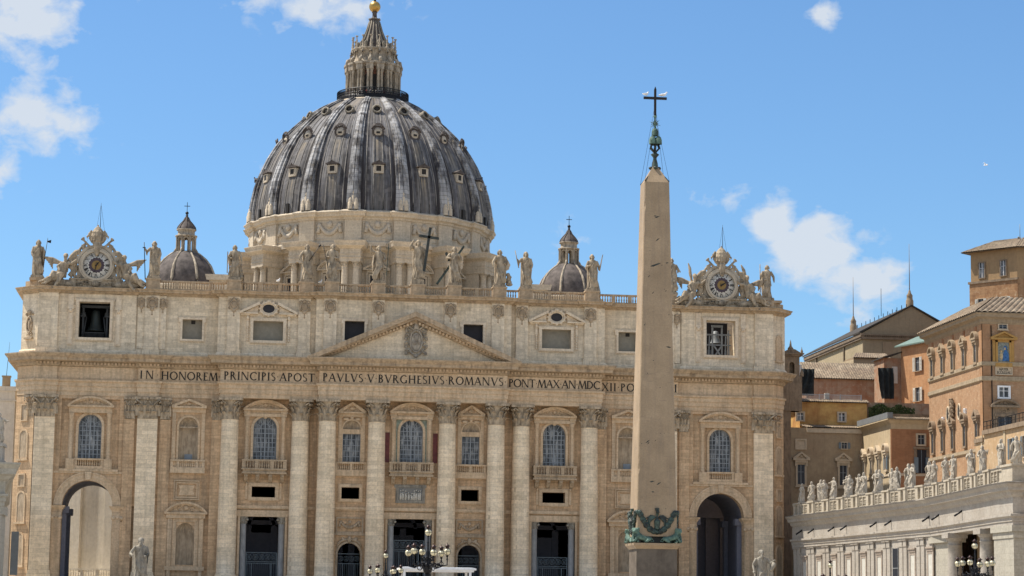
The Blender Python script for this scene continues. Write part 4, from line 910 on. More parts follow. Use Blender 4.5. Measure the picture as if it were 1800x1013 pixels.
# bells
b=MB(); b.box(-50.3,-45.9,12.5,12.6,35.9,42.2); b.box(-50.6,-45.6,2.9,12.6,35.8,36.2); b.box(-50.6,-45.6,4.2,12.6,42.0,42.3); b.box(-50.9,-50.5,4.2,12.6,36,42.3); b.box(-45.7,-45.3,4.2,12.6,36,42.3)
b.box(45.6,50.6,9,9.1,35.9,42.2); b.box(45.6,50.6,2.9,9.1,35.8,36.2); part('bell_chamber',b,'dark',BAS)
b=MB(); b.lathe([(.05,41.0),(.3,41.0),(.55,40.8),(.7,40.3),(.78,39.3),(.95,38.5),(1.3,37.9),(1.45,37.75),(1.35,37.7)],(-48.05,6.0,0),24); b.tube([(-48.05,6,37.9),(-48.05,6,37.3)],[.1,.22],8)
part('bell',b,'bell',BAS)
b=MB()
for x in (-49.9,-46.35): b.box(x-.14,x+.14,5.0,5.3,36.2,41.2); b.lathe([(.3,40.0),(.42,40.15),(.3,40.5)],(x,5.15,0),10); b.tube([(x,4.9,36.2),(x+(.5 if x<-48 else -.5),4.9,39.8)],.1,6); b.box(x-.4,x+.4,4.8,5.4,39.8,40.0)
b.box(-50.2,-45.9,5.2,5.5,41.2,41.6)
for i in range(16): b.box(-49.5+.18*i,-49.46+.18*i,3.6,3.64,36.2,37.25)
b.box(-49.6,-46.6,3.6,3.66,37.2,37.28); part('bell_frame',b,'darkframe',BAS)
b=MB(); 
for x in (46.3,47.35,48.85,49.9): b.box(x-.12,x+.12,4.9,5.1,36.2,40.6 if x in (46.3,49.9) else 41.3)
b.box(45.9,50.3,4.8,4.9,39.7,39.95); b.box(45.9,50.3,4.8,4.9,38.1,38.3); b.box(47.2,49.0,4.85,5.1,41.0,41.35); b.prism([(47.4,36.3),(47.7,36.3),(48.85,38.0),(48.55,38.0)],4.7,4.8); b.prism([(48.85,36.3),(48.55,36.3),(47.4,38.0),(47.7,38.0)],4.6,4.69)
for x in (46.8,49.4): b.prism([(x-.1,36.2),(x+.1,36.2),(x+.25,39.7),(x+.05,39.7)],5.2,5.3)
for i in range(8): b.box(46.0+.16*i,46.04+.16*i,3.6,3.64,36.2,37.25); b.box(49.0+.16*i,49.04+.16*i,3.6,3.64,36.2,37.25)
part('bell_frame',b,'frame',BAS); b=MB(); b.lathe([(.05,40.6),(.4,40.5),(.55,39.6),(.75,38.9),(.95,38.6)],(48.1,6.2,0),20); part('bell',b,'frame',BAS)
# balustrade of the roof terrace
ppos=[(-39.55,2.9),(-27.4,1.6),(-16.45,1.5),(-12.6,.4),(-5.6,.3),(.4,.3),(6.0,.3),(13.0,.4),(17.2,1.5),(27.55,1.6),(40.0,2.9)]
for x,y in ppos:
    part('pedestal',lambda b:(b.box(-1.05,1.05,-.85,.85,43.9,45.45),b.box(-1.15,1.15,-.95,.95,45.4,45.62),b.box(-1.15,1.15,-.95,.95,43.85,44.1)),'cornice',BAS,(x,y,0),key='ped')
def rail_run(x0,x1,y):
    b=MB(); b.box(x0,x1,y-.3,y+.3,43.95,44.15); b.box(x0,x1,y-.28,y+.28,45.15,45.4)
    n=max(1,round((x1-x0)/2.6)); 
    for i in range(n):
        a=x0+(x1-x0)*i/n; c=x0+(x1-x0)*(i+1)/n
        if i: b.box(a-.28,a+.28,y-.24,y+.24,44.15,45.15)
        balusters(b,a+.3,c-.3,44.15,45.15,y,.34,1.15)
    part('roof_balustrade',b,'cornice',BAS)
xs=[-41.0]+[p[0] for p in ppos]+[41.6]
for i in range(len(ppos)-1):
    (xa,ya),(xb,yb)=ppos[i],ppos[i+1]; rail_run(xa+1.05,xb-1.05,max(ya,yb) if abs(xa)>14 or abs(xb)>14 else .35)
# corner plinths
for s_ in (-1,1):
    b=MB(); b.prism([(s_*53.6,2.5),(s_*56.3,2.5),(s_*58.7,5.0),(s_*58.7,9),(s_*53.6,9)],43.9,44.9,'z'); b.box(*sorted((s_*55.6,s_*58.0)),2.9,5.6,44.9,45.3); b.box(*sorted((s_*51.5,s_*54)),3.5,8,43.9,45.2); part('corner_plinth',b,'cornice',BAS)
    b=MB(); b.box(*sorted((s_*42,s_*41.0)),2.7,6,43.9,45.2); part('corner_plinth',b,'cornice',BAS)
# nave and crossing behind
b=MB(); b.box(-30,30,14,92,0,42); b.box(-40,40,60,150,0,44); b.lathe([(30,44),(30,56),(27,57)],(.4,119,0),8); part('nave',b,'drum',BAS)
# ================================================ great dome (centre .4,119)
DC=(.4,119.)
def pol(r,a,z): return (DC[0]+r*sin(a),DC[1]-r*cos(a),z)      # a=0 faces the square
PRF=[(24.45,73.3),(24.4,75.2),(24.1,77.6),(23.45,80.6),(22.5,83.3),(21.1,86.5),(19.3,89.6),(16.95,92.5),(14.4,95.0),(11.9,97.0),(9.8,98.4),(7.7,99.5)]
def rz(z):
    for (r0,z0),(r1,z1) in zip(PRF,PRF[1:]):
        if z<=z1: return r0+(r1-r0)*max(0,(z-z0))/(z1-z0)
    return 7.7
def slope(z): return math.atan2(rz(z-.6)-rz(z+.6),1.2)
dome=part('dome',lambda b:b.lathe([(r,z-77) for r,z in PRF],(0,0,0),96),'lead',BAS,(DC[0],DC[1],77))
DO=Vector((DC[0],DC[1],77))
def dpart(name,b,mat,label=None,parent=None):
    """geometry given in world coordinates, hung under the dome"""
    b.v=[(x-DO.x,y-DO.y,z-DO.z) for x,y,z in b.v]
    return part(name,b,mat,parent or dome,label=label)
def ribm(b):
    vs=[];K=22
    for i in range(K+1):
        z=73.3+26.2*(i/K); r=rz(z); w=1.45-.78*(i/K)
        for u,h in ((-1,0),(-1,.45),(-.62,.5),(-.55,.85),(-.12,.95),(0,.75),(.12,.95),(.55,.85),(.62,.5),(1,.45),(1,0)):
            vs.append((u*w,-(r+h*(1-.25*i/K))+0,z-77+h*.25))
    n=11; b.add(vs,[(i*n+j,i*n+j+1,(i+1)*n+j+1,(i+1)*n+j) for i in range(K) for j in range(n-1)])
for k in range(16):
    a=PI/8*k+PI/16
    part('rib',ribm,'leadrib',dome,rot=a,key='rib')
    # slender seams between the ribs
def seams(b):
    for k in range(16):
        for da in (-.105,-.04,.04,.105):
            a=PI/8*k+da; pts=[]
            for i in range(12):
                z=73.5+(22 if abs(da)>.1 else 23.5)*i/11; pts.append(pol(rz(z)+.04,a,z))
            b.tube(pts,.11,4,cap=False)
b=MB(); seams(b); dpart('lead_seams',b,'leadplain')
def dorm1(b):   # low row: square light under a small hood
    b.box(-.85,.85,-.55,.6,-.9,.85)
    b.prism([(-1.4,.85),(1.4,.85),(1.4,1.0),(0,1.6),(-1.4,1.0)],-.9,.7); b.tube([(0,-.9,1.5),(0,-.9,1.8)],.13,5)
def dorm1f(b): rect_frame(b,.52,-.62,.5,.2,-.66,-.5); b.box(-1.0,1.0,-.7,.4,-1.05,-.85); b.box(-1.05,-.75,-.6,.3,-.9,.7); b.box(.75,1.05,-.6,.3,-.9,.7)
def dorm2f(b): b.ball((0,-.25,-.1),(.95,.42,.9),12,7); b.torus((0,-.45,-1.15),.45,.16,n=8,m=5,a0=PI,a1=2*PI)
def dorm2(b):
    b.torus((0,-.45,0),1.08,.2,n=16,m=6,sz=1.0); b.torus((0,-.6,.65),1.0,.17,n=10,m=5,a0=.2,a1=PI-.2)
    b.tube([(-1.35,-.5,.5),(-.9,-.75,1.1),(0,-.9,1.4),(.9,-.75,1.1),(1.35,-.5,.5)],.15,5); b.torus((0,-.5,-1.2),.5,.2,n=8,m=5,a0=PI,a1=2*PI)
    for q in (-1,1): b.ball((q*.75,-.5,-1.1),(.26,.2,.22),6,4)
for k in range(16):
    a=PI/8*k
    for z,f,nm,key,s in ((82.0,dorm1,'lower_dormer','d1',.95),(90.1,dorm2,'oval_dormer','d2',1.0),(95.6,lambda b:(b.torus((0,-.75,0),.8,.2,n=14,m=6),b.lathe([(.8,0)],(0,0,0),4) if 0 else b.ring(0,0,.7,.95,-.7,.6,0,2*PI,16)),'round_dormer','d3',1.0)):
        r=rz(z); o=part(nm,f,'leadminor' if key!='d3' else 'dormer',dome,(r*sin(a),-r*cos(a),z-77),rot=a,key=key,scale=s)
        if key=='d3': o.rotation_euler=(-.35,0,a)
        if key in ('d1','d2'): o2=part(nm+'_surround',dorm1f if key=='d1' else dorm2f,'relief2',dome,(r*sin(a),-r*cos(a),z-77),rot=a,key=key+'f',scale=s)
        if key=='d2': o.rotation_euler=(-.08,0,a)
for k in range(16):
    b=MB(); a=PI/8*k; M_=Matrix.Translation((DC[0],DC[1],0))@Matrix.Rotation(a,4,'Z')
    b.m=M_; b.box(-.48,.48,-rz(82)-.60,-rz(82)-.5,81.4,82.5); b.box(-.36,.36,-rz(90.1)-.72,-rz(90.1)-.5,89.75,90.15); b.ball((0,-rz(95.6)-.42,95.75),(.66,.15,.66),9,6)
    b.m=None
    for q in ((1,) if k in (3,13,14,2) else ()): b.m=M_; b.box(-.35,.35,-24.75,-24.2,73.5,75.4)
    b.m=None; dpart('dormer_openings',b,'black')
# base cornice, attic of the drum with festoons
def circpath(rs,step,k0=0):
    """16-sided run with a pier projection at every rib"""
    P=[]
    for k in range(16):
        c=PI/8*k+PI/16
        for da,r in ((-.072,rs),(-.068,rs+step),(.068,rs+step),(.072,rs)): a=c+da; P.append((DC[0]+r*sin(a),DC[1]-r*cos(a)))
        for j in (1,2,3):
            a=c+.072+(PI/8-.144)*j/4; P.append((DC[0]+rs*sin(a),DC[1]-rs*cos(a)))
    return P
b=MB(); b.sweep([(-2,66.4),(0,66.4),(0,72.0),(-2,72.0)],circpath(24.1,.55),True); b.sweep([(-1,66.4),(.35,66.4),(.35,67.2),(.1,67.4),(-1,67.4)],circpath(24.1,.6),True)
dpart('drum_attic',b,'drum')
b=MB(); b.sweep([(-2,71.6),(.15,71.6),(.25,72.0),(.75,72.2),(.85,72.6),(1.1,72.95),(1.1,73.1),(.3,73.5),(-2,73.7)],circpath(24.1,.6),True); dpart('dome_cornice',b,'drum')
for k in range(16):
    b=MB(); b.m=Matrix.Translation((DC[0],DC[1],0))@Matrix.Rotation(PI/8*k,4,'Z')
    y=-23.98
    rect_frame(b,2.75,68.0,71.0,.16,y-.14,y); garland(b,2.4,70.5,1.6,y-.26,.36,15); b.torus((0,y-.2,70.6),.42,.12,n=8,m=5)
    b.m=None; dpart('festoon_relief',b,'relief2')
# finials at the foot of each rib
for k in range(16):
    b=MB(); a=PI/8*k+PI/16
    for q in (-.022,.022): x,y,z=pol(25.1,a+q,73.5); b.lathe([(.5,0),(.5,1.3),(.35,1.5),(.4,1.8),(.15,2.3),(.0,2.4)],(x,y,z),8)
    x,y,z=pol(24.9,a,74.5); b.lathe([(.45,0),(.45,1.6),(.2,2.0),(.3,2.3),(0,2.8)],(x,y,z),8)
    dpart('foot_finials',b,'drum')
# drum wall, windows and buttresses with paired columns
b=MB(); b.sweep([(-1.5,50),(0,50),(0,66.4),(-1.5,66.4)],circpath(22.6,.3),True); dpart('drum_wall',b,'drum')
b=MB(); b.sweep([(-1,64.2),(.2,64.2),(.2,64.3),(.35,64.32),(.35,64.35),(.2,64.4),(.2,65.3),(.5,65.5),(1.1,65.8),(1.3,66.3),(1.3,66.45),(-1,66.6)],circpath(22.6,.3),True); dpart('drum_entablature',b,'drum')
def butt(b):
    b.box(-1.75,1.75,-26.2,-22.5,50,62.9); b.box(-1.95,1.95,-26.35,-22.5,62.9,65.3)
    b.sweep([(-.5,65.3),(0,65.3),(.3,65.5),(.9,65.9),(1.0,66.4),(1.15,66.75),(1.15,66.9),(-.5,67.1)],[(-1.95,-22.5),(-1.95,-27.6),(1.95,-27.6),(1.95,-22.5)])
    b.box(-1.95,1.95,-27.6,-22.5,65.3,67.05); b.box(-2.0,2.0,-27.65,-25.2,62.95,65.3); b.box(-2.1,2.1,-27.75,-25.3,63.6,63.75); b.box(-2.1,2.1,-27.75,-25.3,64.25,64.4); b.box(-1.95,1.95,-27.5,-22.5,50,56.5)
for k in range(16):
    a=PI/8*k+PI/16; o=part('buttress',lambda b:(butt(b),setattr(b,'v',[(x,y,z-77) for x,y,z in b.v])),'drum',dome,rot=a,key='butt')
    def bc(b):
        for q in (-1,1): b.lathe([(.78,56.5-77),(.66,57.2-77),(.64,60-77),(.56,61.7-77)],(q*1.08,-26.9,0),16)
    part('paired_columns',bc,'drum',dome,rot=a,key='pairc')
    def bcap(b):
        for q in (-1,1): b.m=Matrix.Translation((q*1.08,-26.9,61.6-77)); capital(b,.56,1.35,6)
        b.m=None
    part('paired_capitals',bcap,'drum',dome,rot=a,key='pairk')
for k in range(16):
    a=PI/8*k
    def dw(b,k=k):
        b.m=Matrix.Translation((0,-22.6,-75.4)); rect_frame(b,1.15,55.2,59.2,.35,-.3,.2); b.box(-1.9,1.9,-.4,0,59.7,60.2); b.box(-2.0,-1.6,-.35,0,55,60); b.box(1.6,2.0,-.35,0,55,60)
        (seg_ped if k%2 else tri_ped)(b,2.7,60.2,62.3 if k%2 else 62.0,.9); b.m=None
    o=part('drum_window',dw,'drum',dome,rot=a,key='dw%d'%(k%2)); part('drum_pane',lambda b:b.box(-1.15,1.15,-22.75,-22.5,55.2-75.4,59.2-75.4),'dark',dome,rot=a,key='dwp')
# side blocks that carry the dome stair towers
b=MB(); 
for x in (-31.,31.6): b.box(x-3,x+3,86,92,44,57.5); b.box(x-3.5,x+3.5,85.5,92.5,57.5,58.6)
part('roof_block',b,'drum',BAS)
# lantern
b=MB(); b.lathe([(7.7,99.2),(7.85,99.5),(7.6,99.7),(7.3,99.9),(0,99.9)],(*DC,0),48); dpart('gallery_floor',b,'drum')
b=MB()
b.lathe([(7.4,99.6),(7.4,100.7),(7.3,100.7)],(*DC,0),48)
for i in range(110):
    a=2*PI*i/110; x,y,z=pol(7.35,a,99.7); b.box(x-.07,x+.07,y-.07,y+.07,z,101.9)
for z in (99.8,100.4,101.0,101.9): b.lathe([(7.42,z-.06),(7.42,z+.06),(7.3,z+.06),(7.3,z-.06),(7.42,z-.06)],(*DC,0),48)
for i in range(220):
    a=2*PI*i/220; x,y,z=pol(7.36,a,99.7); b.box(x-.035,x+.035,y-.035,y+.035,z,101.5)
dpart('gallery_railing',b,'iron')
b=MB(); b.lathe([(4.3,99.8),(4.3,107.2)],(*DC,0),32); dpart('lantern_core',b,'brick_red')
for k in range(16):
    b=MB(); a=PI/8*k; b.m=Matrix.Translation((DC[0],DC[1],0))@Matrix.Rotation(a,4,'Z'); arched_pane(b,.42,101,105.3,-4.42)
    b.m=None; dpart('lantern_window',b,'black')
for k in range(16):
    b=MB(); a=PI/8*k+PI/16; b.m=Matrix.Translation((DC[0],DC[1],0))@Matrix.Rotation(a,4,'Z')
    b.box(-.5,.5,-5.2,-4.2,99.9,106.2); b.box(-.68,.68,-5.9,-4.2,99.8,101.4)
    for q in (-.36,.36): b.lathe([(.34,101.4),(.27,101.6),(.25,105.5),(.33,105.6),(.28,105.7),(.38,106.15)],(q,-5.45,0),10)
    b.box(-.72,.72,-5.9,-4.3,106.15,107.3); b.box(-.82,.82,-6.05,-4.3,107.3,107.75)
    b.tube([(0,-5.6,107.8),(0,-5.5,108.6),(0,-5.0,108.9),(0,-4.75,109.8),(0,-4.8,110.4)],[.42,.38,.25,.2,.3],6)
    b.m=None; dpart('lantern_pier',b,'lantern')
b=MB(); b.lathe([(4.9,106.9),(5.1,107.4),(5.5,107.55),(5.6,107.95),(4.5,108.1),(4.3,108.2),(4.3,110.5),(4.5,110.6),(4.75,110.9),(4.75,111.05),(4.0,111.2),(0,111.3)],(*DC,0),48)
dpart('lantern_cornice',b,'lantern')
for k in range(16):
    b=MB(); a=PI/8*k+PI/16; x,y,z=pol(4.45,a,111.0)
    b.lathe([(.36,-.9),(.2,-.7),(.3,0),(.3,.3),(.16,.5),(.28,.9),(.13,1.2),(.2,1.6),(.12,1.9),(.1,2.3),(.3,2.55),(.3,2.65),(0,2.7)],(x,y,z),8)
    dpart('candelabrum',b,'lantern')
b=MB(); b.lathe([(3.3,111.2),(2.9,111.9),(2.5,112.9),(2.1,114),(1.6,115.3),(1.25,116.6),(1.0,117.5),(1.15,117.7),(1.2,117.95),(.9,118.0),(.5,118.2),(.45,119.2),(.6,119.4),(.3,119.6)],(*DC,0),32)
dpart('lantern_spire',b,'leadminor')
b=MB()
for k in range(16):
    a=PI/8*k+PI/16; pts=[pol(r+.05,a,z) for r,z in ((3.4,111.3),(2.95,112.0),(2.15,114),(1.65,115.3),(1.05,117.4))]; b.tube(pts,[.28,.22,.18,.14,.12],5); x,y,z=pol(3.3,a,111.4); b.lathe([(.4,0),(.25,.6),(.35,1.0),(.1,1.4)],(x,y,z),6)
    x,y,z=pol(1.15,a,117.9); 
    if k%2==0: b.ball((x,y,z),.18,6,4)
dpart('spire_ribs',b,'dormer')
b=MB(); b.ball((DC[0],DC[1],120.6),1.2,20,12); dpart('gilded_ball',b,'gold')
b=MB(); b.tube([(DC[0],DC[1],121.7),(DC[0],DC[1],124.8)],[.25,.12],6); b.box(DC[0]-.12,DC[0]+.12,118.9,119.1,122,125.5); b.box(DC[0]-1,DC[0]+1,118.92,119.08,124,124.25); dpart('dome_cross',b,'iron')
# minor domes
def minor(cx,cy):
    o=part('minor_dome',lambda b:b.lathe([(6.15,-1.2),(6.1,0),(5.85,1.2),(5.2,2.7),(4.2,4.0),(2.9,5.1),(1.9,5.7)],(0,0,0),48),'leadminor',BAS,(cx,cy,57.6),key='mdome')
    def r_(b):
        for k in range(8):
            a=PI/4*k+PI/8; pts=[((r+.03)*sin(a),-(r+.03)*cos(a),z) for r,z in ((6.15,-1.2),(6.1,0),(5.85,1.2),(5.2,2.7),(4.2,4.0),(2.9,5.1),(1.9,5.7))]; b.tube(pts,[.28]*4+[.24,.2,.18],4)
    part('dome_ribs',r_,'lantern',o,key='mribs')
    def dr(b): b.lathe([(6.6,-9),(6.6,-1.6),(6.9,-1.4),(6.9,-1.1),(6.2,-1.0)],(0,0,0),8)
    part('octagonal_drum',dr,'drum',o,key='mdrum')
    def la(b):
        b.lathe([(2.4,5.0),(2.3,5.5),(1.9,5.6)],(0,0,0),16)
        for k in range(8):
            a=PI/4*k+PI/8; b.m=Matrix.Rotation(a,4,'Z'); b.box(-.25,.25,-1.75,-1.25,5.5,8.6); b.lathe([(.16,5.6),(.14,8.3),(.22,8.6)],(0,-1.9,0),6); b.tube([(0,-2.5,5.1),(0,-2.2,5.8),(0,-1.9,6.4)],[.22,.2,.1],5)
            b.m=Matrix.Rotation(PI/4*k,4,'Z'); b.ring(0,7.9,.36,.6,-1.7,-1.3,0,PI,8)
        b.m=None; b.lathe([(1.3,8.5),(2.05,8.55),(2.1,8.8),(1.6,8.95),(1.6,9.7),(1.85,9.8),(1.9,10.0),(1.0,10.1)],(0,0,0),24)
    part('lantern',la,'lantern',o,key='mlan')
    part('lantern_cap',lambda b:(b.lathe([(1.75,10.0),(1.6,10.5),(1.15,11.1),(.6,11.7),(.3,12.4),(.15,12.9)],(0,0,0),16),[b.tube([(r*sin(a),-r*cos(a),z) for r,z in ((1.8,10),(1.65,10.5),(1.2,11.1),(.65,11.7),(.3,12.4))],.09,4) for a in [PI/4*k for k in range(8)]]),'leadminor',o,key='mcap')
    part('cross',lambda b:(b.ball((0,0,13.2),.32,8,6),b.lathe([(.2,12.8),(.3,12.7)],(0,0,0),6),b.box(-.05,.05,-.05,.05,13.4,15.3),b.box(-.55,.55,-.04,.04,14.5,14.62)),'iron',o,key='mcross')
minor(-36.3,90); minor(37.3,90)
# ================================================ figures
def bake(mb,name,mat,voxel,smooth=2,scale=1.0):
    """weld overlapping volumes into one continuous surface"""
    me=mb.mesh(name+'_src',mat); o=bpy.data.objects.new('tmp',me); COL.objects.link(o)
    r=o.modifiers.new('r','REMESH'); r.mode='VOXEL'; r.voxel_size=voxel; r.use_smooth_shade=True
    if smooth: s=o.modifiers.new('s','SMOOTH'); s.factor=.5; s.iterations=smooth
    dg=bpy.context.evaluated_depsgraph_get(); dg.update()
    m2=bpy.data.meshes.new_from_object(o.evaluated_get(dg)); m2.name=name
    bpy.data.objects.remove(o); bpy.data.meshes.remove(me)
    if scale!=1: m2.transform(Matrix.Scale(scale,4))
    return m2
def hand(b,p,d,s,grip=False):
    """palm, four unequal bent fingers and a thumb leaving the side of the palm; d = pointing direction"""
    p=Vector(p); d=Vector(d).normalized(); side=d.cross(Vector((0,1,0))); side=side.normalized() if side.length>.1 else Vector((1,0,0)); nrm=side.cross(d)
    b.tube([p,p+d*.045*s],[.018*s,.024*s],6)
    for i,L in enumerate((.032,.04,.037,.028)):
        q=p+d*.045*s+side*(i-1.5)*.0125*s; b.tube([q,q+d*L*.55*s+nrm*-.004*s,q+d*L*(.75 if grip else .95)*s-nrm*(.02 if grip else .008)*s],[.0085*s,.008*s,.006*s],5)
    q=p+d*.012*s-side*.02*s; b.tube([q,q+d*.02*s-side*.014*s,q+d*.04*s-side*.016*s-nrm*.008*s],[.0095*s,.009*s,.007*s],5)
def robed(b,S=5.5,seed=1,sway=.02,larm=None,rarm=None,bare=False,beard=True,hood=False,cloak=1,turn=0.,hairlong=True,bulk=None,headtilt=0.,face=True,wide=1.0,fingers=False,lean=0.,hs=1.1,curls=False):
    """S tall draped standing figure, feet at z=0, facing -y; arms are (elbow, hand) in body units"""
    rn=random.Random(seed); V=lambda x,y,z:(x*S,y*S,z*S)
    def cx(z): return sway*sin(PI*z*1.1)+lean*z
    ph=rn.random()*6; tw=rn.uniform(-3,3); nf=rn.choice((9,11,13))
    prof=[(.012,.125,.10),(.05,.135,.105),(.15,.128,.10),(.28,.118,.095),(.40,.112,.09),(.50,.112,.088),(.58,.098,.078),(.64,.100,.076),(.70,.112,.08),(.76,.120,.078),(.80,.112,.066),(.825,.075,.055),(.845,.042,.042),(.87,.036,.038)]
    if bare: prof=[p for p in prof if p[0]>=.40]; 
    N=40; vs=[]; fine=[]
    for i in range(len(prof)-1):
        for t in (0,.5): 
            a,c=prof[i],prof[i+1]; fine.append(tuple(a[k]+(c[k]-a[k])*t for k in range(3)))
    fine.append(prof[-1])
    for z,rx,ry in fine:
        am=.24*max(0,1-z/.66)+.05*(z<.8)+.02
        for k in range(N):
            a=2*PI*k/N; f=1+am*(abs(sin(nf*.5*a+ph+tw*z*2))**.7-.55)+.05*sin(3*a+ph*2+z*9)*(z<.6)
            vs.append(V(cx(z)+rx*wide*f*cos(a),ry*f*sin(a),z))
    fs=[(i*N+k,i*N+(k+1)%N,(i+1)*N+(k+1)%N,(i+1)*N+k) for i in range(len(fine)-1) for k in range(N)]
    fs+=[tuple(range(N))[::-1],tuple((len(fine)-1)*N+k for k in range(N))]; b.add(vs,fs)
    # forward knee pushing through the cloth, feet
    q=1 if rn.random()<.5 else -1
    if bare:
        for s_ in (-1,1): b.tube([V(cx(.45)+s_*.045,0,.46),V(s_*.055+.01,-.02*(s_==q),.27),V(s_*.06,.015,.14),V(s_*.062,0,.03)],[.05*S,.036*S,.032*S,.02*S],8)
        for s_ in (-1,1): b.tube([V(s_*.062,.02,.018),V(s_*.075,-.07,.012)],[.022*S,.016*S],6)
        for k in range(9): a=k*.7; b.tube([V(cx(.5)+.09*cos(a),.07*sin(a),.52),V(cx(.4)+.105*cos(a+.3),.085*sin(a+.3),.36-.03*(k%3))],[.02*S,.024*S],5)
    else:
        b.tube([V(cx(.48)+q*.05,-.04,.50),V(q*.062,-.105,.30),V(q*.07,-.06,.10),V(q*.075,-.06,.02)],[.052*S,.048*S,.036*S,.035*S],8)
        for s_ in (-1,1): b.tube([V(s_*.06,-.06,.018),V(s_*.08,-.135,.012)],[.024*S,.018*S],6)
    # mantle: diagonal folds across chest and hips, fall from the arm
    if cloak:
        c=-q
        for k in range(7):
            t=k*.022; b.tube([V(cx(.8)-c*.085,-.045,.815-t),V(cx(.7)-c*.02,-.085,.73-t*1.3),V(cx(.58)+c*.07,-.082,.60-t*1.6),V(cx(.5)+c*.12,-.01,.54-t*1.8)],[.012*S,.014*S,.016*S,.012*S],5)
        for k in range(6):
            b.tube([V(cx(.5)+c*(.12-.03*k),-.05-.012*k,.52-.01*k),V(c*(.09-.045*k),-.115,.38-.03*k),V(-c*(.02+.03*k),-.125,.20-.015*k),V(-c*(.06+.02*k),-.105,.05)],[.013*S,.018*S,.018*S,.012*S],5)
        for k in range(4):
            b.tube([V(-c*(.12+.008*k),.0+.02*k,.72),V(-c*(.145+.006*k),-.01+.022*k,.5),V(-c*(.15-.004*k),.01+.02*k,.26-.04*k)],[.016*S,.024*S,.014*S],5)
    # back cloak
    b.prism([(-.11*S*wide,.04*S),(.11*S*wide,.04*S),(.13*S*wide,.085*S),(-.13*S*wide,.085*S)],.03*S,.72*S,'z')
    # neck and head
    hx=cx(.9)+headtilt; hz=.918-(.02 if curls else 0)
    b.tube([V(cx(.82),0,.82),V(hx,-.012,.895)],[.036*S,.032*S],8)
    hz+=(hs-1)*.05; S_=S; S=S*hs; V0=V; V=lambda x,y,z:(hx*S_+(x-hx)*S,-.012*S_+(y+.012)*S,hz*S_+(z-hz)*S)
    b.ball(V(hx,-.012,hz),(.040*S,.050*S,.060*S),12,9)
    b.ball(V(hx,.006,hz+.012),(.047*S,.050*S,.056*S),10,7)
    if curls:
        b.ball(V(hx,.008,hz+.02),(.054*S,.056*S,.05*S),10,7)
    b.ball(V(hx,-.062,hz-.008),(.009*S,.014*S,.014*S),6,5); b.ball(V(hx,-.05,hz+.014),(.032*S,.014*S,.008*S),6,4)
    for s_ in (-1,1): b.ball(V(hx+s_*.043,-.005,hz-.008),(.008*S,.012*S,.016*S),6,4)
    if hairlong:
        for s_ in (-1,1): b.tube([V(hx+s_*.042,.01,hz+.02),V(hx+s_*.052,.0,hz-.03),V(hx+s_*.05,.0,hz-.075)],[.018*S,.022*S,.014*S],6)
    if hood: b.tube([V(hx,.02,hz+.055),V(hx,.04,hz-.02),V(cx(.8),.05,.80)],[.045*S,.062*S,.09*S],8)
    if beard: b.tube([V(hx,-.048,hz-.03),V(hx,-.058,hz-.065),V(hx+.004,-.05,hz-.095)],[.028*S,.026*S,.01*S],7)
    S=S_; V=V0
    # arms
    for s_,arm in ((-1,larm or ((-.165,-.03,.62),(-.10,-.13,.60))),(1,rarm or ((.165,-.03,.62),(.09,-.12,.56)))):
        e,h=arm; sh=(cx(.79)+s_*.105*wide,0,.795)
        m=tuple((sh[i]+e[i])/2 for i in range(3))
        b.tube([V(*sh),V(*m),V(*e)],[.042*S,.043*S,.038*S],8)
        b.tube([V(*e),V(*[(e[i]*.5+h[i]*.5) for i in range(3)]),V(*h)],[.034*S,.03*S,.019*S],8)
        # hanging sleeve
        b.tube([V(*e),V(e[0],e[1]+.01,e[2]-.05),V(e[0]*.97,e[1]+.015,e[2]-.10)],[.034*S,.028*S,.012*S],6)
        hv=V(*h); dd=Vector(h)-Vector(e)
        if not fingers:
            b.ball(hv,(.022*S,.022*S,.026*S),7,5); 
        else: hand(b,hv,dd,S)
    if bulk:
        x,z,r=bulk
        for k in range(5): b.ball(V(x+rn.uniform(-.03,.03),.0+rn.uniform(-.03,.03),z*(k+.5)/5),(r*S*(1-.1*k),r*S*.8,z*S*.16),8,6)
def figure_mesh(name,S,mat='statue',vox=None,**kw):
    b=MB(); robed(b,S,**kw); return bake(b,name,mat,vox or S/125,1)
def statue(name,label,cat,loc,S,mat,group=None,rot=0,items=(),plinth=.3,pw=.95,mirror=False,**kw):
    t=thing(name,label,cat,loc,rot,group)
    fg=link('figure',figure_mesh('figure',S,mat,**kw),t,(0,0,plinth))
    if mirror: fg.scale=(-1,1,1)
    part('plinth',lambda b:(b.box(-pw,pw,-pw*.8,pw*.8,0,plinth),b.box(-pw*.9,pw*.9,-pw*.72,pw*.72,plinth-.02,plinth+.12)),mat,t)
    for nm,f,m in items: part(nm,f,m,t)
    return t
def pole(x0,z0,x1,z1,r=.07,y=-.6,tip=None):
    def f(b):
        b.tube([(x0,y,z0),(x1,y,z1)],[r,r*.8],6)
        if tip=='axe': b.prism([(x1-.05,z1-.45),(x1+.5,z1-.6),(x1+.55,z1-.1),(x1+.05,z1-.25)],y-.05,y+.05); b.tube([(x1,y,z1-.2),(x1,y,z1+.25)],[r,.01],5)
        if tip=='club': b.tube([(x1-(x1-x0)*.15,y,z1-(z1-z0)*.15),(x1,y,z1)],[.1,.2],7)
        if tip=='spear': b.tube([(x1,y,z1),(x1+(x1-x0)*.08,y,z1+(z1-z0)*.08)],[.14,.01],5)
    return f
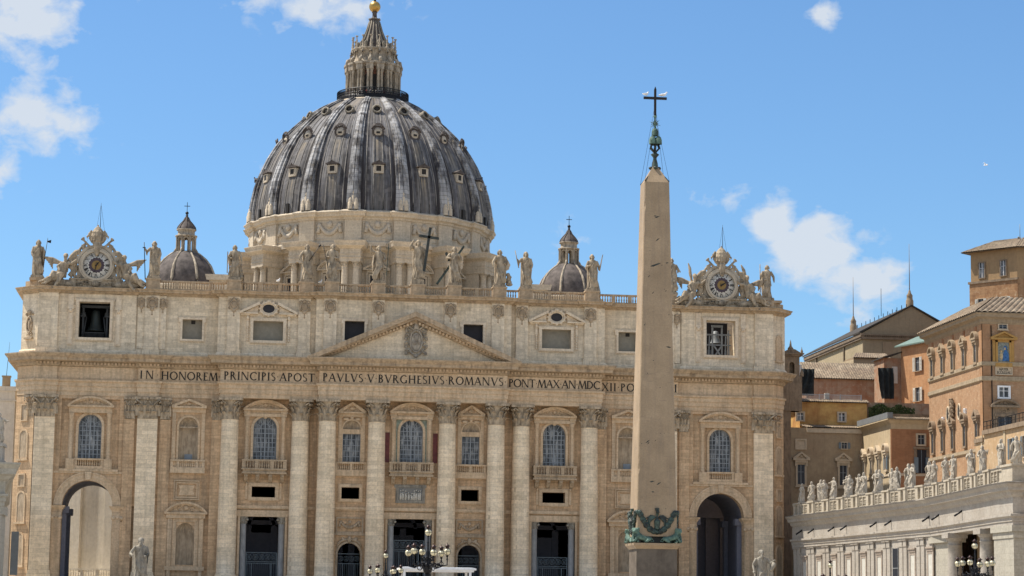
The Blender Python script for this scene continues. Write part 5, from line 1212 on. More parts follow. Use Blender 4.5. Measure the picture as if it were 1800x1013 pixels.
def crossf(x0,z0,x1,z1,w,t,y=-.7,at=.78,arm=1.1):
    def f(b):
        d=Vector((x1-x0,0,z1-z0)); L=d.length; d.normalize(); n=Vector((d.z,0,-d.x))
        def bar(p,q,w):
            e=(q-p).normalized(); m=Vector((e.z,0,-e.x))*w; pts=[p+m,q+m,q-m,p-m]; b.prism([(v.x,v.z) for v in pts],y-t,y+t)
        p=Vector((x0,0,z0)); q=Vector((x1,0,z1)); bar(p,q,w); c=p+d*L*at; b_=y; bar(c-n*arm,c+n*arm,w*.98)
    return f
Z0=45.62; RB=('roof statues of the basilica')
FS=[ # x,y,z,S,label,kwargs,items
 (-56.9,3.6,45.3,5.6,'stone saint with a halberd, leftmost statue on the basilica roof beyond the left clock',dict(seed=1,larm=((-.16,-.02,.63),(-.12,-.08,.52)),rarm=((.16,0,.64),(.15,-.06,.54)),sway=-.02),[('halberd',pole(.7,.3,1.35,5.9,.06,-.5,'axe'),'iron')]),
 (-39.55,2.9,Z0,5.55,'stone saint holding a tall staff at arm height just right of the left clock group',dict(seed=2,larm=((-.2,-.04,.68),(-.26,-.06,.78)),rarm=((.17,-.02,.63),(.1,-.1,.5)),sway=.03),[('staff',pole(-1.2,-.2,-1.55,5.5,.08,-.5),'iron'),('sword_hilt',lambda b:b.box(-1.75,-1.3,-.55,-.42,4.6,4.75),'iron')]),
 (-27.4,1.6,Z0,5.15,'stone saint resting an arm on a block, between left minor dome and great dome',dict(seed=3,beard=False,hairlong=True,larm=((-.17,-.02,.62),(-.1,-.12,.58)),rarm=((.19,-.02,.64),(.2,-.06,.48)),bulk=(.2,.42,.075)),[('saw',lambda b:b.box(-1.15,-1.0,-.4,-.25,1.0,4.3),'statue')]),
 (-16.45,1.5,Z0,5.6,'bearded stone saint with a club slanting over his shoulder, standing left of the dome axis',dict(seed=4,larm=((-.2,-.03,.63),(-.12,-.1,.46)),rarm=((.17,-.05,.63),(.16,-.1,.66)),sway=.03,turn=0),[('club',pole(.3,3.2,1.95,5.75,.06,-.7,'club'),'iron')]),
 (-12.6,.4,Z0,5.6,'stone saint with a thin staff and dark cloak edge, left of the pediment',dict(seed=5,larm=((-.17,-.03,.62),(-.10,-.1,.62)),rarm=((.16,0,.6),(.06,-.12,.6)),sway=-.03),[('staff',pole(-.6,1.6,-1.5,5.6,.06,-.55),'iron')]),
 (-5.6,.3,Z0,5.6,'bare-legged stone figure of the Baptist raising one arm beside a green reed cross',dict(seed=6,bare=True,larm=((-.21,-.03,.84),(-.23,-.05,.96)),rarm=((.18,-.02,.64),(.14,-.1,.58)),beard=True),[('reed_cross',crossf(1.2,1.2,1.45,6.1,.05,.04,-.6,.86,.4),'bronze')]),
 (.4,.3,46.0,6.3,'tallest roof statue, Christ blessing with a large dark cross above the pediment',dict(seed=7,larm=((-.19,-.05,.82),(-.12,-.05,.96)),rarm=((.18,-.05,.66),(.17,-.1,.58)),sway=.03,beard=True),[('cross',crossf(.9,1.6,1.75,8.4,.2,.16,-.75,.78,1.55),'darkbronze'),('high_plinth',lambda b:b.box(-1.0,1.0,-.8,.8,-.4,.05),'statue')]),
 (6.0,.3,Z0,5.8,'bearded stone apostle with a green diagonal cross, right of the tallest statue',dict(seed=8,larm=((-.2,-.05,.68),(-.1,-.13,.66)),rarm=((.17,-.03,.66),(.1,-.11,.74)),sway=0),[('saltire_beam',lambda b:b.prism([(-2.75,.35),(-2.45,.15),(1.65,6.2),(1.4,6.4)],.55,.85),'bronze'),('second_beam',lambda b:b.prism([(-1.45,5.1),(-1.1,5.3),(-.6,3.9),(-.95,3.8)],.2,.4),'darkbronze')]),
 (13.0,.4,Z0,5.6,'stooping stone saint with a rock at its feet, above the right end of the pediment',dict(seed=9,larm=((-.19,-.05,.62),(-.16,-.1,.5)),rarm=((.2,-.02,.66),(.13,-.1,.6)),bulk=(.26,.34,.10),sway=.05,wide=1.1),[]),
 (17.2,1.5,Z0,5.6,'hooded stone saint lifting a short staff, standing against the sky right of the dome',dict(seed=10,hood=True,larm=((-.2,-.03,.68),(-.24,-.05,.76)),rarm=((.17,-.02,.62),(.12,-.1,.56)),wide=1.05),[('staff',pole(-1.15,3.2,-1.75,5.9,.08,-.5),'statue')]),
 (27.55,1.6,Z0,5.55,'stone saint with an upright blade at the shoulder in front of the right minor dome',dict(seed=11,larm=((-.16,-.02,.62),(-.06,-.12,.66)),rarm=((.19,-.04,.64),(.16,-.1,.6)),sway=.04),[('blade',lambda b:b.prism([(1.0,3.2),(1.2,3.1),(1.65,5.8),(1.5,5.6)],-.65,-.55),'statue')]),
 (40.3,2.9,Z0,5.6,'stone saint half hidden behind the obelisk near the right clock',dict(seed=12,rarm=((.19,-.03,.66),(.24,-.06,.6)),larm=((-.16,-.02,.62),(-.1,-.1,.55)),sway=.04),[]),
 (55.8,3.6,45.3,5.4,'stone saint with a staff, rightmost statue on the basilica roof beyond the right clock',dict(seed=13,beard=False,larm=((-.2,-.03,.64),(-.22,-.06,.62)),rarm=((.19,0,.64),(.2,-.02,.5)),sway=-.03),[('staff',pole(-1.2,1.2,-1.25,5.7,.08,-.4),'statue')]),
]
T['darkbronze']=plain('dark_bronze',(.05,.055,.05),.6,.3,.4)
for x,y,z,S,lab,kw,items in FS:
    statue('saint_statue',lab,'statue',(x,y,z),S,'statue',RB,items=[(n,f,m) for n,f,m in items],**kw)
# marble apostles at the foot of the steps
def key_book(b): b.tube([(1.0,-.75,3.6),(.95,-.8,2.6)],.06,6); b.torus((1.0,-.75,3.75),.16,.05,n=8,m=5)
statue('apostle_statue','grey marble apostle holding keys, below the left end of the facade','statue',(-38.85,-33,-.55),5.7,'marble','marble apostles before the facade',
   vox=.042,fingers=True,hs=1.4,curls=True,seed=21,larm=((-.235,-.02,.63),(-.19,-.14,.60)),rarm=((.18,-.03,.62),(.13,-.13,.58)),wide=1.15,hairlong=False,items=[('keys',key_book,'darkbronze')],pw=1.1)
statue('apostle_statue','grey marble apostle gripping rolled drapery, below the right passage arch','statue',(46.05,-33,-.75),5.7,'marble','marble apostles before the facade',
   vox=.042,fingers=True,hs=1.4,curls=True,seed=22,larm=((-.2,-.0,.64),(-.20,-.08,.50)),rarm=((.22,-.04,.68),(.27,-.09,.73)),wide=1.2,hairlong=False,items=[('scroll',lambda b:(b.tube([(1.15,-.6,3.1),(1.75,-.5,4.25)],[.28,.34],8)),'marble')],pw=1.1)
# ================================================ clocks with angels
def clock(cx,label,hh,mm):
    t=thing('clock',label,'clock',(cx,3.2,43.9),0,'clocks on the basilica attic')
    zc=3.5
    part('pedestal',lambda b:(b.box(-3.7,3.7,-.6,1.5,0,1.25),b.box(-3.9,-3.0,-.8,1.5,0,1.35),b.box(3.0,3.9,-.8,1.5,0,1.35),b.box(-4.0,4.0,-.85,1.6,1.2,1.4),scrollwork(b,-2.9,-.5,.25,1.1,-.68,3,5,.12),scrollwork(b,.5,2.9,.25,1.1,-.68,6,5,.12),b.ball((0,-.8,.6),(.6,.3,.5),8,5)),'statue',t)
    part('surround',lambda b:(b.ring(0,zc,2.35,2.62,-.75,.6,0,2*PI,36),b.ring(0,zc,2.05,2.36,-.9,.4,0,2*PI,36),b.ring(0,zc,2.72,3.15,-.45,.6,.1,PI-.1,24),b.ring(0,zc,2.6,2.75,-.25,.6,0,PI,24),b.box(-2.9,2.9,0,.6,1.2,zc),b.prism([(-.5,zc+2.3),(.5,zc+2.3),(.38,zc+3.5),(-.38,zc+3.5)],-1.0,0)),'clockstone',t)
    dl=part('dial',lambda b:b.lathe([(2.06,0),(2.06,.1),(0,.1)],(0,0,0),40),'dial',t,(0,-.45,zc)); dl.rotation_euler=(PI/2,0,0)
    b=MB()
    NUM=['XII','I','II','III','IV','V','VI','VII','VIII','IX','X','XI']
    for k,s in enumerate(NUM):
        a=-2*PI*k/12; wd=sum(glyph(c)[0] for c in s)*.6*.72; tb=MB(); text(tb,s,-wd/2,wd/2,1.34,.58,0,.01)
        for v in range(len(tb.v)):
            x,y,z=tb.v[v]; tb.v[v]=(x*cos(a)-z*sin(a),-.555+y,zc+x*sin(a)+z*cos(a))
        b.add(tb.v,tb.f)
    part('numerals',b,'black',t)
    part('centre_ring',lambda b:(b.ring(0,zc,.72,1.12,-.6,-.5,0,2*PI,32),[b.ball((1.12*cos(PI*k/8),-.55,zc+1.12*sin(PI*k/8)),(.12,.05,.12),6,4) for k in range(16)]),'dialdark',t)
    part('gilded_centre',lambda b:(b.prism([(.72*cos(PI*i/12),zc+.72*sin(PI*i/12)) for i in range(24)],-.58,-.5),b.ball((0,-.6,zc),(.3,.1,.3),8,5)),'goldpaint',t)
    def hand_(b,ang,L,w,y):
        d=(sin(ang),cos(ang)); n=(cos(ang),-sin(ang)); b.prism([(-d[0]*.4*L/1.8+n[0]*w,zc-d[1]*.4*L/1.8+n[1]*w),(d[0]*L,zc+d[1]*L),(-d[0]*.4*L/1.8-n[0]*w,zc-d[1]*.4*L/1.8-n[1]*w)],y-.03,y)
    part('hands',lambda b:(hand_(b,hh,1.0,.13,-.68),hand_(b,mm,1.75,.09,-.73)) if mm is not None else hand_(b,hh,1.1,.16,-.68),'black',t)
    def crest(b):
        b.lathe([(0,6.6),(.55,6.6),(.8,6.9),(.95,7.3),(1.0,7.7),(.95,8.2),(.85,8.6),(.65,9.0),(.35,9.35),(.1,9.5),(0,9.5)],(0,-.2,0),16); b.ball((0,-.2,9.65),.14,8,5)
        for z in (7.2,7.9,8.5):
            for k in range(12): a=PI*k/6; r=.98 if z<8.3 else .85; b.ball((r*cos(a),-.2+r*sin(a),z),(.13,.13,.16),5,4)
        b.tube([(0,-.7,6.8),(0,-.75,5.9),(0,-.8,5.2)],[.5,.55,.35],8); b.ball((0,-.9,5.4),(.4,.3,.6),8,6)
        for q in (-1,1):
            b.tube([(q*.3,-.4,5.9),(q*1.3,-.4,6.5),(q*2.1,-.3,7.35),(q*2.35,-.3,7.6)],[.18,.2,.17,.25],6); b.box(q*2.1-.16,q*2.1+.16,-.4,-.2,7.2,7.8); b.tube([(q*2.0,-.3,7.35),(q*2.5,-.3,7.4)],.12,5)
            b.torus((q*2.05,-.2,5.75),.55,.2,n=14,m=6); b.torus((q*2.05,-.2,5.75),.62,.1,n=14,m=5,a0=.5,a1=4); b.ball((q*2.75,-.2,5.45),(.18,.14,.18),6,4)
            b.tube([(q*.6,-.3,6.1),(q*1.5,-.3,6.0),(q*1.9,-.3,6.4),(q*1.6,-.3,6.9),(q*2.0,-.3,6.7),(q*2.4,-.2,6.5)],[.22,.2,.16,.15,.12,.08],6)
            b.tube([(q*.7,-.2,7.0),(q*1.1,-.2,7.7),(q*1.25,-.2,8.3),(q*.95,-.2,8.9)],[.24,.3,.26,.1],6); b.tube([(q*1.2,-.2,8.2),(q*1.6,-.2,7.9),(q*1.5,-.2,7.2)],[.2,.16,.1],6)
            b.tube([(q*1.3,-.2,5.3),(q*1.5,-.3,4.9)],[.25,.15],6)
            for k in range(5): a=.35+.28*k; b.ball((q*(3.0*cos(a)+.1),-.2,zc+3.05*sin(a)),(.34,.3,.3),7,5)
            b.tube([(q*2.9,-.1,zc+1.2),(q*3.3,-.1,zc+.3),(q*3.0,-.1,zc-.6),(q*3.4,-.2,zc-1.4),(q*3.1,-.3,zc-2.1)],[.35,.42,.3,.38,.3],7)
            b.ball((q*3.2,-.4,zc+.75),(.32,.28,.36),8,6); b.tube([(q*3.2,-.35,zc+.4),(q*3.3,-.4,zc-.3)],[.3,.22],7)
            b.ball((q*2.8,-.4,zc-1.9),(.5,.3,.35),7,5)
            b.tube([(q*2.6,-.1,zc+2.1),(q*3.1,-.2,zc+1.9),(q*3.7,-.2,zc+1.3),(q*4.1,-.2,zc+.6),(q*4.5,-.2,zc+.3)],[.35,.45,.4,.35,.15],7)
            b.tube([(q*3.2,-.1,zc+.2),(q*3.7,-.2,zc-.3),(q*3.5,-.2,zc-1.0),(q*3.9,-.2,zc-1.6),(q*3.6,-.2,zc-2.2)],[.4,.42,.35,.4,.3],7)
            for k in range(4): b.torus((q*(3.3+.25*k),-.3,zc+1.5-.55*k),.32,.13,n=9,m=5)
            b.ball((q*3.75,-.45,zc+.35),(.33,.3,.36),8,6); b.tube([(q*3.75,-.4,zc+.1),(q*3.85,-.4,zc-.7)],[.3,.24],7); b.ball((q*3.3,-.4,zc-2.6),(.7,.4,.5),8,5)
    b=MB(); crest(b); link('tiara_and_keys',bake(b,'tiara_and_keys','statue',.085,1),t)
    part('lightning_rod',lambda b:(b.tube([(.3,.2,9.4),(.3,.2,13.2)],[.05,.02],4),b.tube([(-.2,.2,9.5),(.3,.2,12.9)],.02,3),b.tube([(1.0,.2,8.6),(.3,.2,12.9)],.02,3)),'iron',t)
T['clockstone']=statuestone('clock_surround_stone',(.52,.45,.35),(.22,.18,.14),.35); T['goldpaint']=plain('gold_paint',(.27,.17,.06),.45,.4,.25,3); T['dialdark']=plain('dial_ring',(.07,.05,.06),.6,0,.3,4)
clock(-48.1,'left clock under a stone tiara, above the window with the dark bell',rad(38),rad(195))
clock(48.3,'right clock under a stone tiara, above the window with grey bell scaffolding',rad(58),None)
def angel(b,S=1.0,seed=0,wing2=(1.9,4.4)):
    """seated angel leaning towards +x (the clock), legs towards -x"""
    rn=random.Random(seed); b.rs=1.28
    b.tube([(0,0,1.0),(.25,0,1.9),(.55,-.05,2.8)],[.62,.5,.52],10); b.tube([(.55,-.05,2.9),(.6,-.1,3.4)],[.2,.18],7); b.ball((.6,-.2,3.65),(.3,.34,.38),10,8); b.ball((.6,-.05,3.75),(.35,.34,.36),8,6); b.ball((.6,-.52,3.6),(.07,.1,.1),6,4)
    # legs, drapery over the knees
    b.tube([(0,-.2,1.0),(-.9,-.9,1.25),(-1.35,-.9,.4),(-1.9,-1.0,-.15)],[.42,.34,.24,.14],8); b.tube([(-1.85,-1.0,-.15),(-2.3,-1.25,-.2)],[.16,.1],6)
    b.tube([(0,-.2,1.0),(.2,-1.1,1.1),(-.2,-1.1,.1),(-.7,-1.15,-.6)],[.42,.34,.22,.13],8); b.tube([(-.7,-1.15,-.6),(-1.0,-1.4,-.72)],[.15,.1],6)
    for k in range(9): b.tube([(.5-.1*k,-.5,1.5-.05*k),(-.1-.18*k,-1.0-.02*k,1.2-.08*k),(-.2-.25*k,-.8,.35-.02*k)],[.12,.17,.12],5)
    for k in range(5): b.tube([(-.2-.3*k,-.2,.7),(-.7-.35*k,-.2,.25),(-1.2-.4*k,-.2,.1)],[.3,.26,.14],6)
    # arms
    b.tube([(.2,-.1,2.75),(-.35,-.5,2.2),(-.1,-.9,1.7)],[.22,.18,.12],7); b.ball((-.08,-.98,1.62),.14,6,4)
    b.tube([(.95,-.1,2.8),(1.5,-.4,2.7),(1.95,-.5,3.1)],[.22,.18,.12],7); b.ball((2.0,-.5,3.18),.14,6,4)
    # wings of overlapping feathers
    for (x1,z1),y in (((-2.3,3.6),.35),(wing2,.45)):
        for k in range(7):
            t=k/6; b.tube([(.35,y,2.7),(.35+(x1-.35)*.55,y+.1,2.7+(z1-2.7)*.75-t*.5),(.35+(x1-.35)*(1-.45*t),y+.05,2.7+(z1-2.7)*(1-.1*t)-1.5*t)],[.22,.26,.1],6,flat=.6)
def angel_thing(x,mir,label,seed,wing2=(1.9,4.4)):
    t=thing('angel_statue',label,'statue',(x,2.7,44.4),0,'winged angels beside the clocks')
    b=MB(); angel(b,1,seed,wing2); o=link('figure',bake(b,'angel',"statue",.075,1),t); o.scale=(1.15,1.15,1.15)
    part('rock_base',lambda b:(b.ball((-.3,0,.1),(1.6,.9,.75),10,6),b.ball((1.2,.0,0),(.9,.8,.6),8,5)),'statue',t)
    if mir: t.scale=(-1,1,1)
angel_thing(-53.4,False,'winged stone angel reclining on the left side of the left clock',1,(1.2,3.2))
angel_thing(-43.3,True,'winged stone angel reclining on the right side of the left clock',2,(1.0,3.2))
angel_thing(43.3,False,'winged stone angel leaning from the left towards the right clock',3,(-.2,5.6))
angel_thing(53.0,True,'winged stone angel seated on the right side of the right clock',4,(1.3,5.6))
# ================================================ obelisk
def obelisk():
    t=thing('obelisk','red granite obelisk with green bronze cross on top, standing right of centre before the facade','obelisk',(0,-195,-5.6))
    def tap(b,h0,h1,z0,z1): b.add([(-h0,-h0,z0),(h0,-h0,z0),(h0,h0,z0),(-h0,h0,z0),(-h1,-h1,z1),(h1,-h1,z1),(h1,h1,z1),(-h1,h1,z1)],[(0,3,2,1),(4,5,6,7),(0,1,5,4),(1,2,6,5),(2,3,7,6),(3,0,4,7)])
    o=5.6
    def w(f):
        b=MB(); f(b); b.v=[(x,y,z+o) for x,y,z in b.v]; return b
    part('steps',w(lambda b:(b.box(-5,5,-5,5,-5.6,-5.2),b.box(-4,4,-4,4,-5.2,-4.7),b.box(-2.6,2.6,-2.6,2.6,-4.7,-3.4),b.box(-2.2,2.2,-2.2,2.2,-3.4,-3.0))),'arm',t)
    part('pedestal',w(lambda b:(b.box(-1.36,1.36,-1.36,1.36,-3.0,.42),)),'pedestal',t)
    part('pedestal_cornice',w(lambda b:b.sweep([(-1,.42),(.02,.42),(.1,.52),(.22,.66),(.24,.8),(-1,.82)],[(-1.36,-1.36),(1.36,-1.36),(1.36,1.36),(-1.36,1.36)],True)),'granite',t)
    part('upper_plinth',w(lambda b:b.box(-1.0,1.0,-1.0,1.0,.8,1.25)),'darkbronze',t)
    def sh(b):
        rn=random.Random(2); K=70; ring=[]
        for i in range(K+1):
            t_=i/K; h=1.37+(.845-1.37)*t_; z=1.25+(25.15-1.25)*t_; r=[]
            for k in range(4):
                sx,sy=((-1,-1),(1,-1),(1,1),(-1,1))[k]; j=abs(rn.gauss(0,.012))+(.06*rn.random() if rn.random()<.05 else 0)
                dx,dy=((1,0),(0,1),(-1,0),(0,-1))[k]; ex,ey=((0,1),(-1,0),(0,-1),(1,0))[k]
                r+=[(sx*h+ex*(.05+j)*1.0*(0 if 0 else 1),sy*h+ey*(.05+j),z),(sx*h+dx*(.05+j),sy*h+dy*(.05+j),z)]
            ring+=r
        b.add(ring,[(i*8+k,i*8+(k+1)%8,(i+1)*8+(k+1)%8,(i+1)*8+k) for i in range(K) for k in range(8)]+[tuple(range(8)),tuple(K*8+k for k in range(8))])
    part('shaft',w(sh),'granite',t)
    def marks(b):
        rn=random.Random(9)
        for i in range(26):
            z=rn.uniform(3,24.5); h=1.37-.525*(z-1.25)/23.9; x=rn.uniform(-h*.85,h*.85); L=rn.choice((.04,.05,.07,.12,.2)); a=rn.uniform(-.2,.9)
            b.add([(x-L*cos(a),-h-.004,z-L*sin(a)),(x,-h-.004,z-.03-.1*L),(x+L*cos(a),-h-.004,z+L*sin(a)),(x,-h-.004,z+.03+.1*L)],[(0,1,2,3)])
        h=1.37-.525*(19.6-1.25)/23.9
        b.add([(-.75,-h-.006,19.15),(-.35,-h-.006,19.28),(.15,-h-.006,19.5),(.28,-h-.006,19.6),(.05,-h-.006,19.56),(-.35,-h-.006,19.42)],[(0,1,2,3,4,5)])
    part('old_scars',w(marks),'darkbronze',t)
    part('pyramidion',w(lambda b:(tap(b,.845,.16,25.15,26.35))),'granite',t)
    part('apex_mount',w(lambda b:(b.lathe([(.25,26.2),(.2,26.6),(.12,26.9),(.13,27.0),(.3,27.2),(.14,27.3),(.14,27.45)],(0,0,0),10),[b.ball((.28*cos(a),.28*sin(a),26.25),(.16,.16,.12),6,4) for a in (0,1.57,3.14,4.71)],[b.tube([(0,0,26.4),(.83*q,-.83*r,25.2)],.04,4) for q in (-1,1) for r in (-1,1)])),'bronze',t)
    def mounts(b):
        for x,y,z in ((-.2,-.15,27.9),(.22,-.15,27.9),(0,.2,27.9),(0,0,28.5)): b.lathe([(.24,-.0),(.23,.3),(.17,.48),(.0,.6)],(x,y,z),10)
    part('bronze_mounts',w(mounts),'verdigris',t)
    part('mount_supports',w(lambda b:[b.tube([(q*.22,r,27.95),(q*.30,r,27.65),(q*.08,r*.5,27.4)],[.09,.07,.06],5) for q in (-1,0,1) for r in (-.15,.12)]),'darkbronze',t)
    def star(b):
        for k in range(12):
            a=PI*k/6+.2; L=.42 if k%2 else .3; b.tube([(0,-.02,29.35),(L*cos(a),-.02,29.35+L*sin(a))],[.05,.005],4)
        b.ball((0,0,29.35),.1,8,5); b.tube([(0,0,29.0),(0,0,29.85)],.05,6); b.ball((0,0,29.85),(.13,.13,.09),8,5)
    part('star',w(star),'verdigris',t)
    part('cross',w(lambda b:(b.box(-.075,.075,-.07,.07,29.9,31.75),b.prism([(-.075,31.75),(.075,31.75),(0,31.95)],-.06,.06),b.box(-.80,.80,-.065,.065,31.05,31.22))),'black',t)
    part('guy_wires',w(lambda b:[b.tube([(q*.02,r*.02,30.6 if r>0 else 29.9),(q*.84,r*.84,25.2)],.012,3) for q in (-1,1) for r in (-1,1)]),'iron',t)
    # bronze decoration round the foot of the shaft: eagle, garlands, lions
    def eagle(b):
        b.tube([(0,0,1.75),(0,-.05,2.2),(0,-.02,2.62)],[.13,.17,.1],8); b.ball((.02,-.08,2.72),(.1,.12,.11),8,6); b.tube([(0,-.15,2.72),(-.1,-.2,2.68)],[.05,.01],4); b.tube([(0,0,2.8),(0,0,2.95)],[.1,.12],6)
        for q in (-1,1):
            for k in range(6): b.tube([(q*.1,.02,2.45),(q*(.3+.02*k),.03,2.5-.07*k),(q*(.62-.05*k),.05,2.32-.13*k)],[.06,.07,.02],5)
            b.tube([(q*.07,0,1.9),(q*.12,0,1.6)],.05,5)
        for k in (-1,0,1): b.tube([(0,0,1.8),(k*.1,0,1.45)],[.06,.04],5)
    def fest(b):
        for q in (-1,1):
            for i in range(15):
                t_=i/14; x=q*(1.18*(1-t_)**.9); z=1.55+1.25*(1-sin(PI/2*t_))**1.1; r=.17+.05*sin(i*2.3); b.ball((x,-.02+.02*(i%2),z),(r,.1,r),6,5); b.ball((x+.08,-.1,z+.05*(-1)**i),(.06,.05,.06),5,4)
            for k in range(4): b.ball((q*(1.1+.08*k),0,2.75+.1*(k%2)),(.13,.1,.13),6,4)
    def lion(b):
        # crouching lion along +x, head at x=0 turned outwards
        b.tube([(1.15,0,.28),(.7,0,.3),(.3,0,.42),(.12,0,.66)],[.15,.18,.22,.19],8); b.ball((.05,-.05,.85),(.19,.2,.21),9,7); b.ball((-.1,-.12,.8),(.1,.1,.09),7,5)
        for k in range(9): a=k*.7; b.ball((.14+.14*cos(a)*.6,.17*sin(a),.78+.2*cos(a+1)),(.09,.09,.1),6,4)
        for q in (-1,1): b.tube([(.15,q*.13,.5),(-.02,q*.15,.18),(-.22,q*.15,.07)],[.11,.09,.07],6); b.tube([(1.05,q*.13,.3),(.8,q*.2,.1),(.65,q*.2,.06)],[.13,.1,.06],6); b.ball((0,q*.16,.98),.05,5,4)
        b.tube([(1.2,0,.3),(1.35,0,.12),(1.1,.1,.08)],[.05,.04,.05],5)
    b=MB(); eagle(b); b.v=[(x*1.3,y*1.2,(z-2.2)*1.15+2.25) for x,y,z in b.v]; m=bake(b,'bronze_eagle','bronze',.024,1); g=MB(); fest(g)
    for k in range(4):
        p_=(1.42*sin(k*PI/2),-1.42*cos(k*PI/2),o); link('bronze_eagle',m,t,p_,k*PI/2); part('bronze_garland',g,'bronze',t,p_,k*PI/2,key='garl_ob')
    b=MB(); lion(b); lm=bake(b,'lion','verdigris',.03,1)
    for k in range(4):
        for f in (0,1):
            l=link('lion',lm,t); r=Matrix.Rotation(k*PI/2,4,'Z')@Matrix.Translation((-1.45,-1.45,.82+o))@Matrix.Rotation(0 if f==0 else PI/2,4,'Z')
            if f: r=r@Matrix.Scale(-1,4,(0,1,0))
            l.matrix_local=r@Matrix.Scale(.92,4)
T['verdigris']=plain('verdigris',(.10,.165,.13),.7,0,.6,2.5); T['pedestal']=plaster('pedestal_granite',(.17,.14,.11),(.11,.09,.072),scale=.8)
obelisk()
# ================================================ street lamps
def globe_parts(t,x,y,z,r=.23,n=0):
    g=part('lamp_globe',lambda b:b.ball((0,0,0),r,16,10),'globe',t,(x,y,z),key='globe%s'%r)
    part('globe_cage',lambda b:([b.torus((0,0,0),r*1.03,.014,ax,18,4) for ax in ('y','x','z')],b.lathe([(r*.25,-r*1.0),(r*.45,-r*1.12),(r*.2,-r*1.35)],(0,0,0),8)),'iron',g,key='cage%s'%r)
    part('lamp_cap',lambda b:b.lathe([(r*.55,r*.85),(r*.5,r*1.2),(r*.55,r*1.45),(r*.95,r*1.6),(r*1.0,r*1.7),(r*.5,r*1.85),(r*.42,r*2.05),(r*.15,r*2.2),(.015,r*2.3),(.02,r*2.6)],(0,0,0),12),'cap',g,key='cap%s'%r)
def candelabrum(name,label,x,y,ztop,s=1.0,rotz=0.,r=.23):
    """ztop = height of the top globe; six lower globes on scrolled arms"""
    t=thing(name,label,'street lamp',(x,y,-5.6),rotz,'cast-iron candelabra in the square'); h=ztop+5.6
    zl=h-1.28*s
    def post(b):
        b.lathe([(.8,0),(.8,.5),(.55,.7),(.5,1.5),(.6,1.7),(.3,2.0),(.2,2.6),(.16,4.0),(.2,4.2),(.15,4.3),(.14,zl-1.6),(.30,zl-1.35),(.36,zl-1.0),(.22,zl-.75),(.30,zl-.55),(.12,zl-.35),(.16,zl-.1),(.07,zl+.05),(.06,h-.75),(.09,h-.68),(.05,h-.6),(.05,h-.3)],(0,0,0),12)
        for k in range(6):
            a=PI*k/3; b.ball((.28*cos(a),.28*sin(a),zl-.95),(.13,.13,.2),6,4); b.torus((.3*cos(a),.3*sin(a),zl-.5),.12,.035,n=8,m=4)
    part('post',post,'iron',t)
    R=1.35*s
    for k in range(6):
        a=PI*k/3+PI/6; zz=zl-(.0 if k%2 else .1)
        def arm(b):
            b.tube([(.15,0,-1.15),(.5,0,-.8),(.9,0,-1.0),(R,0,-.9),(R+.02,0,-.3)],[.06,.055,.05,.045,.03],6)
            b.torus((.55,0,-1.0),.16,.03,n=10,m=4); b.torus((.95,0,-.82),.13,.03,n=10,m=4); b.ball((.75,0,-.85),(.12,.07,.08),6,4); b.lathe([(.03,-.6),(.07,-.5),(.03,-.42),(.07,-.35),(.08,-.3)],(R,0,0),8)
        o=part('arm',arm,'iron',t,(0,0,zz),a,key='arm%s'%s)
        globe_parts(o,R,0,0,r)
    globe_parts(t,0,0,h,r)
candelabrum('street_lamp','tallest seven-globe cast-iron candelabrum, standing before the central doorway',-14.58,-190,1.45,1.0,.2)
candelabrum('street_lamp','lower seven-globe candelabrum just left of the tallest one',-13.8,-140,1.05,1.02,.5)
candelabrum('street_lamp','seven-globe candelabrum at the right edge, in front of the white colonnade',28.9,-175,1.69,1.0,.45)
candelabrum('street_lamp','candelabrum showing only its top globe before the white corridor windows',26.96,-140,.83,1.02,.3)
# ================================================ canopy at the church steps
t=thing('canopy','flat white canopy on thin posts in front of the central doors','canopy',(1.2,-30,-1.2))
part('canopy_roof',lambda b:(b.box(-5.2,5.2,-3,3,3.05,3.3),b.box(-4.9,4.9,-2.8,2.8,2.8,3.05),b.prism([(-5.2,3.3),(5.2,3.3),(4.6,3.42),(-4.6,3.42)],-2.8,2.8)),'canvas',t)
for x in (-4.6,4.4):
    for y in (-2.6,2.6): part('post',lambda b:b.box(-.16,.16,-.16,.16,-1,2.8),'canvas',t,(x,y,0),key='cpost')
# ================================================ gulls and visitors
def gull_mesh():
    b=MB(); b.tube([(0,.26,.1),(0,.1,.13),(0,-.08,.17),(0,-.16,.24)],[.015,.075,.085,.045],8); b.ball((0,-.18,.29),(.045,.055,.045),8,6); b.tube([(0,-.21,.29),(0,-.28,.27)],[.016,.006],5)
    for q in (-1,1): b.tube([(q*.05,-.05,.19),(q*.085,.08,.16),(q*.03,.32,.13)],[.03,.055,.012],6); b.tube([(q*.03,0,.09),(q*.03,0,0)],.008,4)
    return bake(b,'seagull','white',.014,1)
gm=gull_mesh()
for i,(x,y,z,rt,lab) in enumerate(((-.64,-195,31.225,2.2,'white gull perched on the left arm of the obelisk cross'),(.58,-195,31.225,1.4,'white gull perched on the right arm of the obelisk cross'))):
    thing('seagull',lab,'bird',(x,y,z),rt,'gulls on the obelisk cross',gm,1.15)
for i,(x,z,lab) in enumerate(((-20.7,45.42,'white gull on the roof balustrade, left of the statue with the club'),(-14.3,45.42,'white gull on the roof balustrade between the club and staff statues'))):
    thing('seagull',lab,'bird',(x,1.4,z),.5,'gulls on the roof balustrade',gm,2.0)
b=MB(); b.tube([(0,.2,0),(0,0,0),(0,-.2,.02)],[.02,.06,.03],6)
for q in (-1,1): b.tube([(0,0,.02),(q*.3,.0,.14),(q*.62,.08,.05)],[.05,.05,.01],6,flat=.3)
me=b.mesh('seagull','white'); x0,z0=None,None
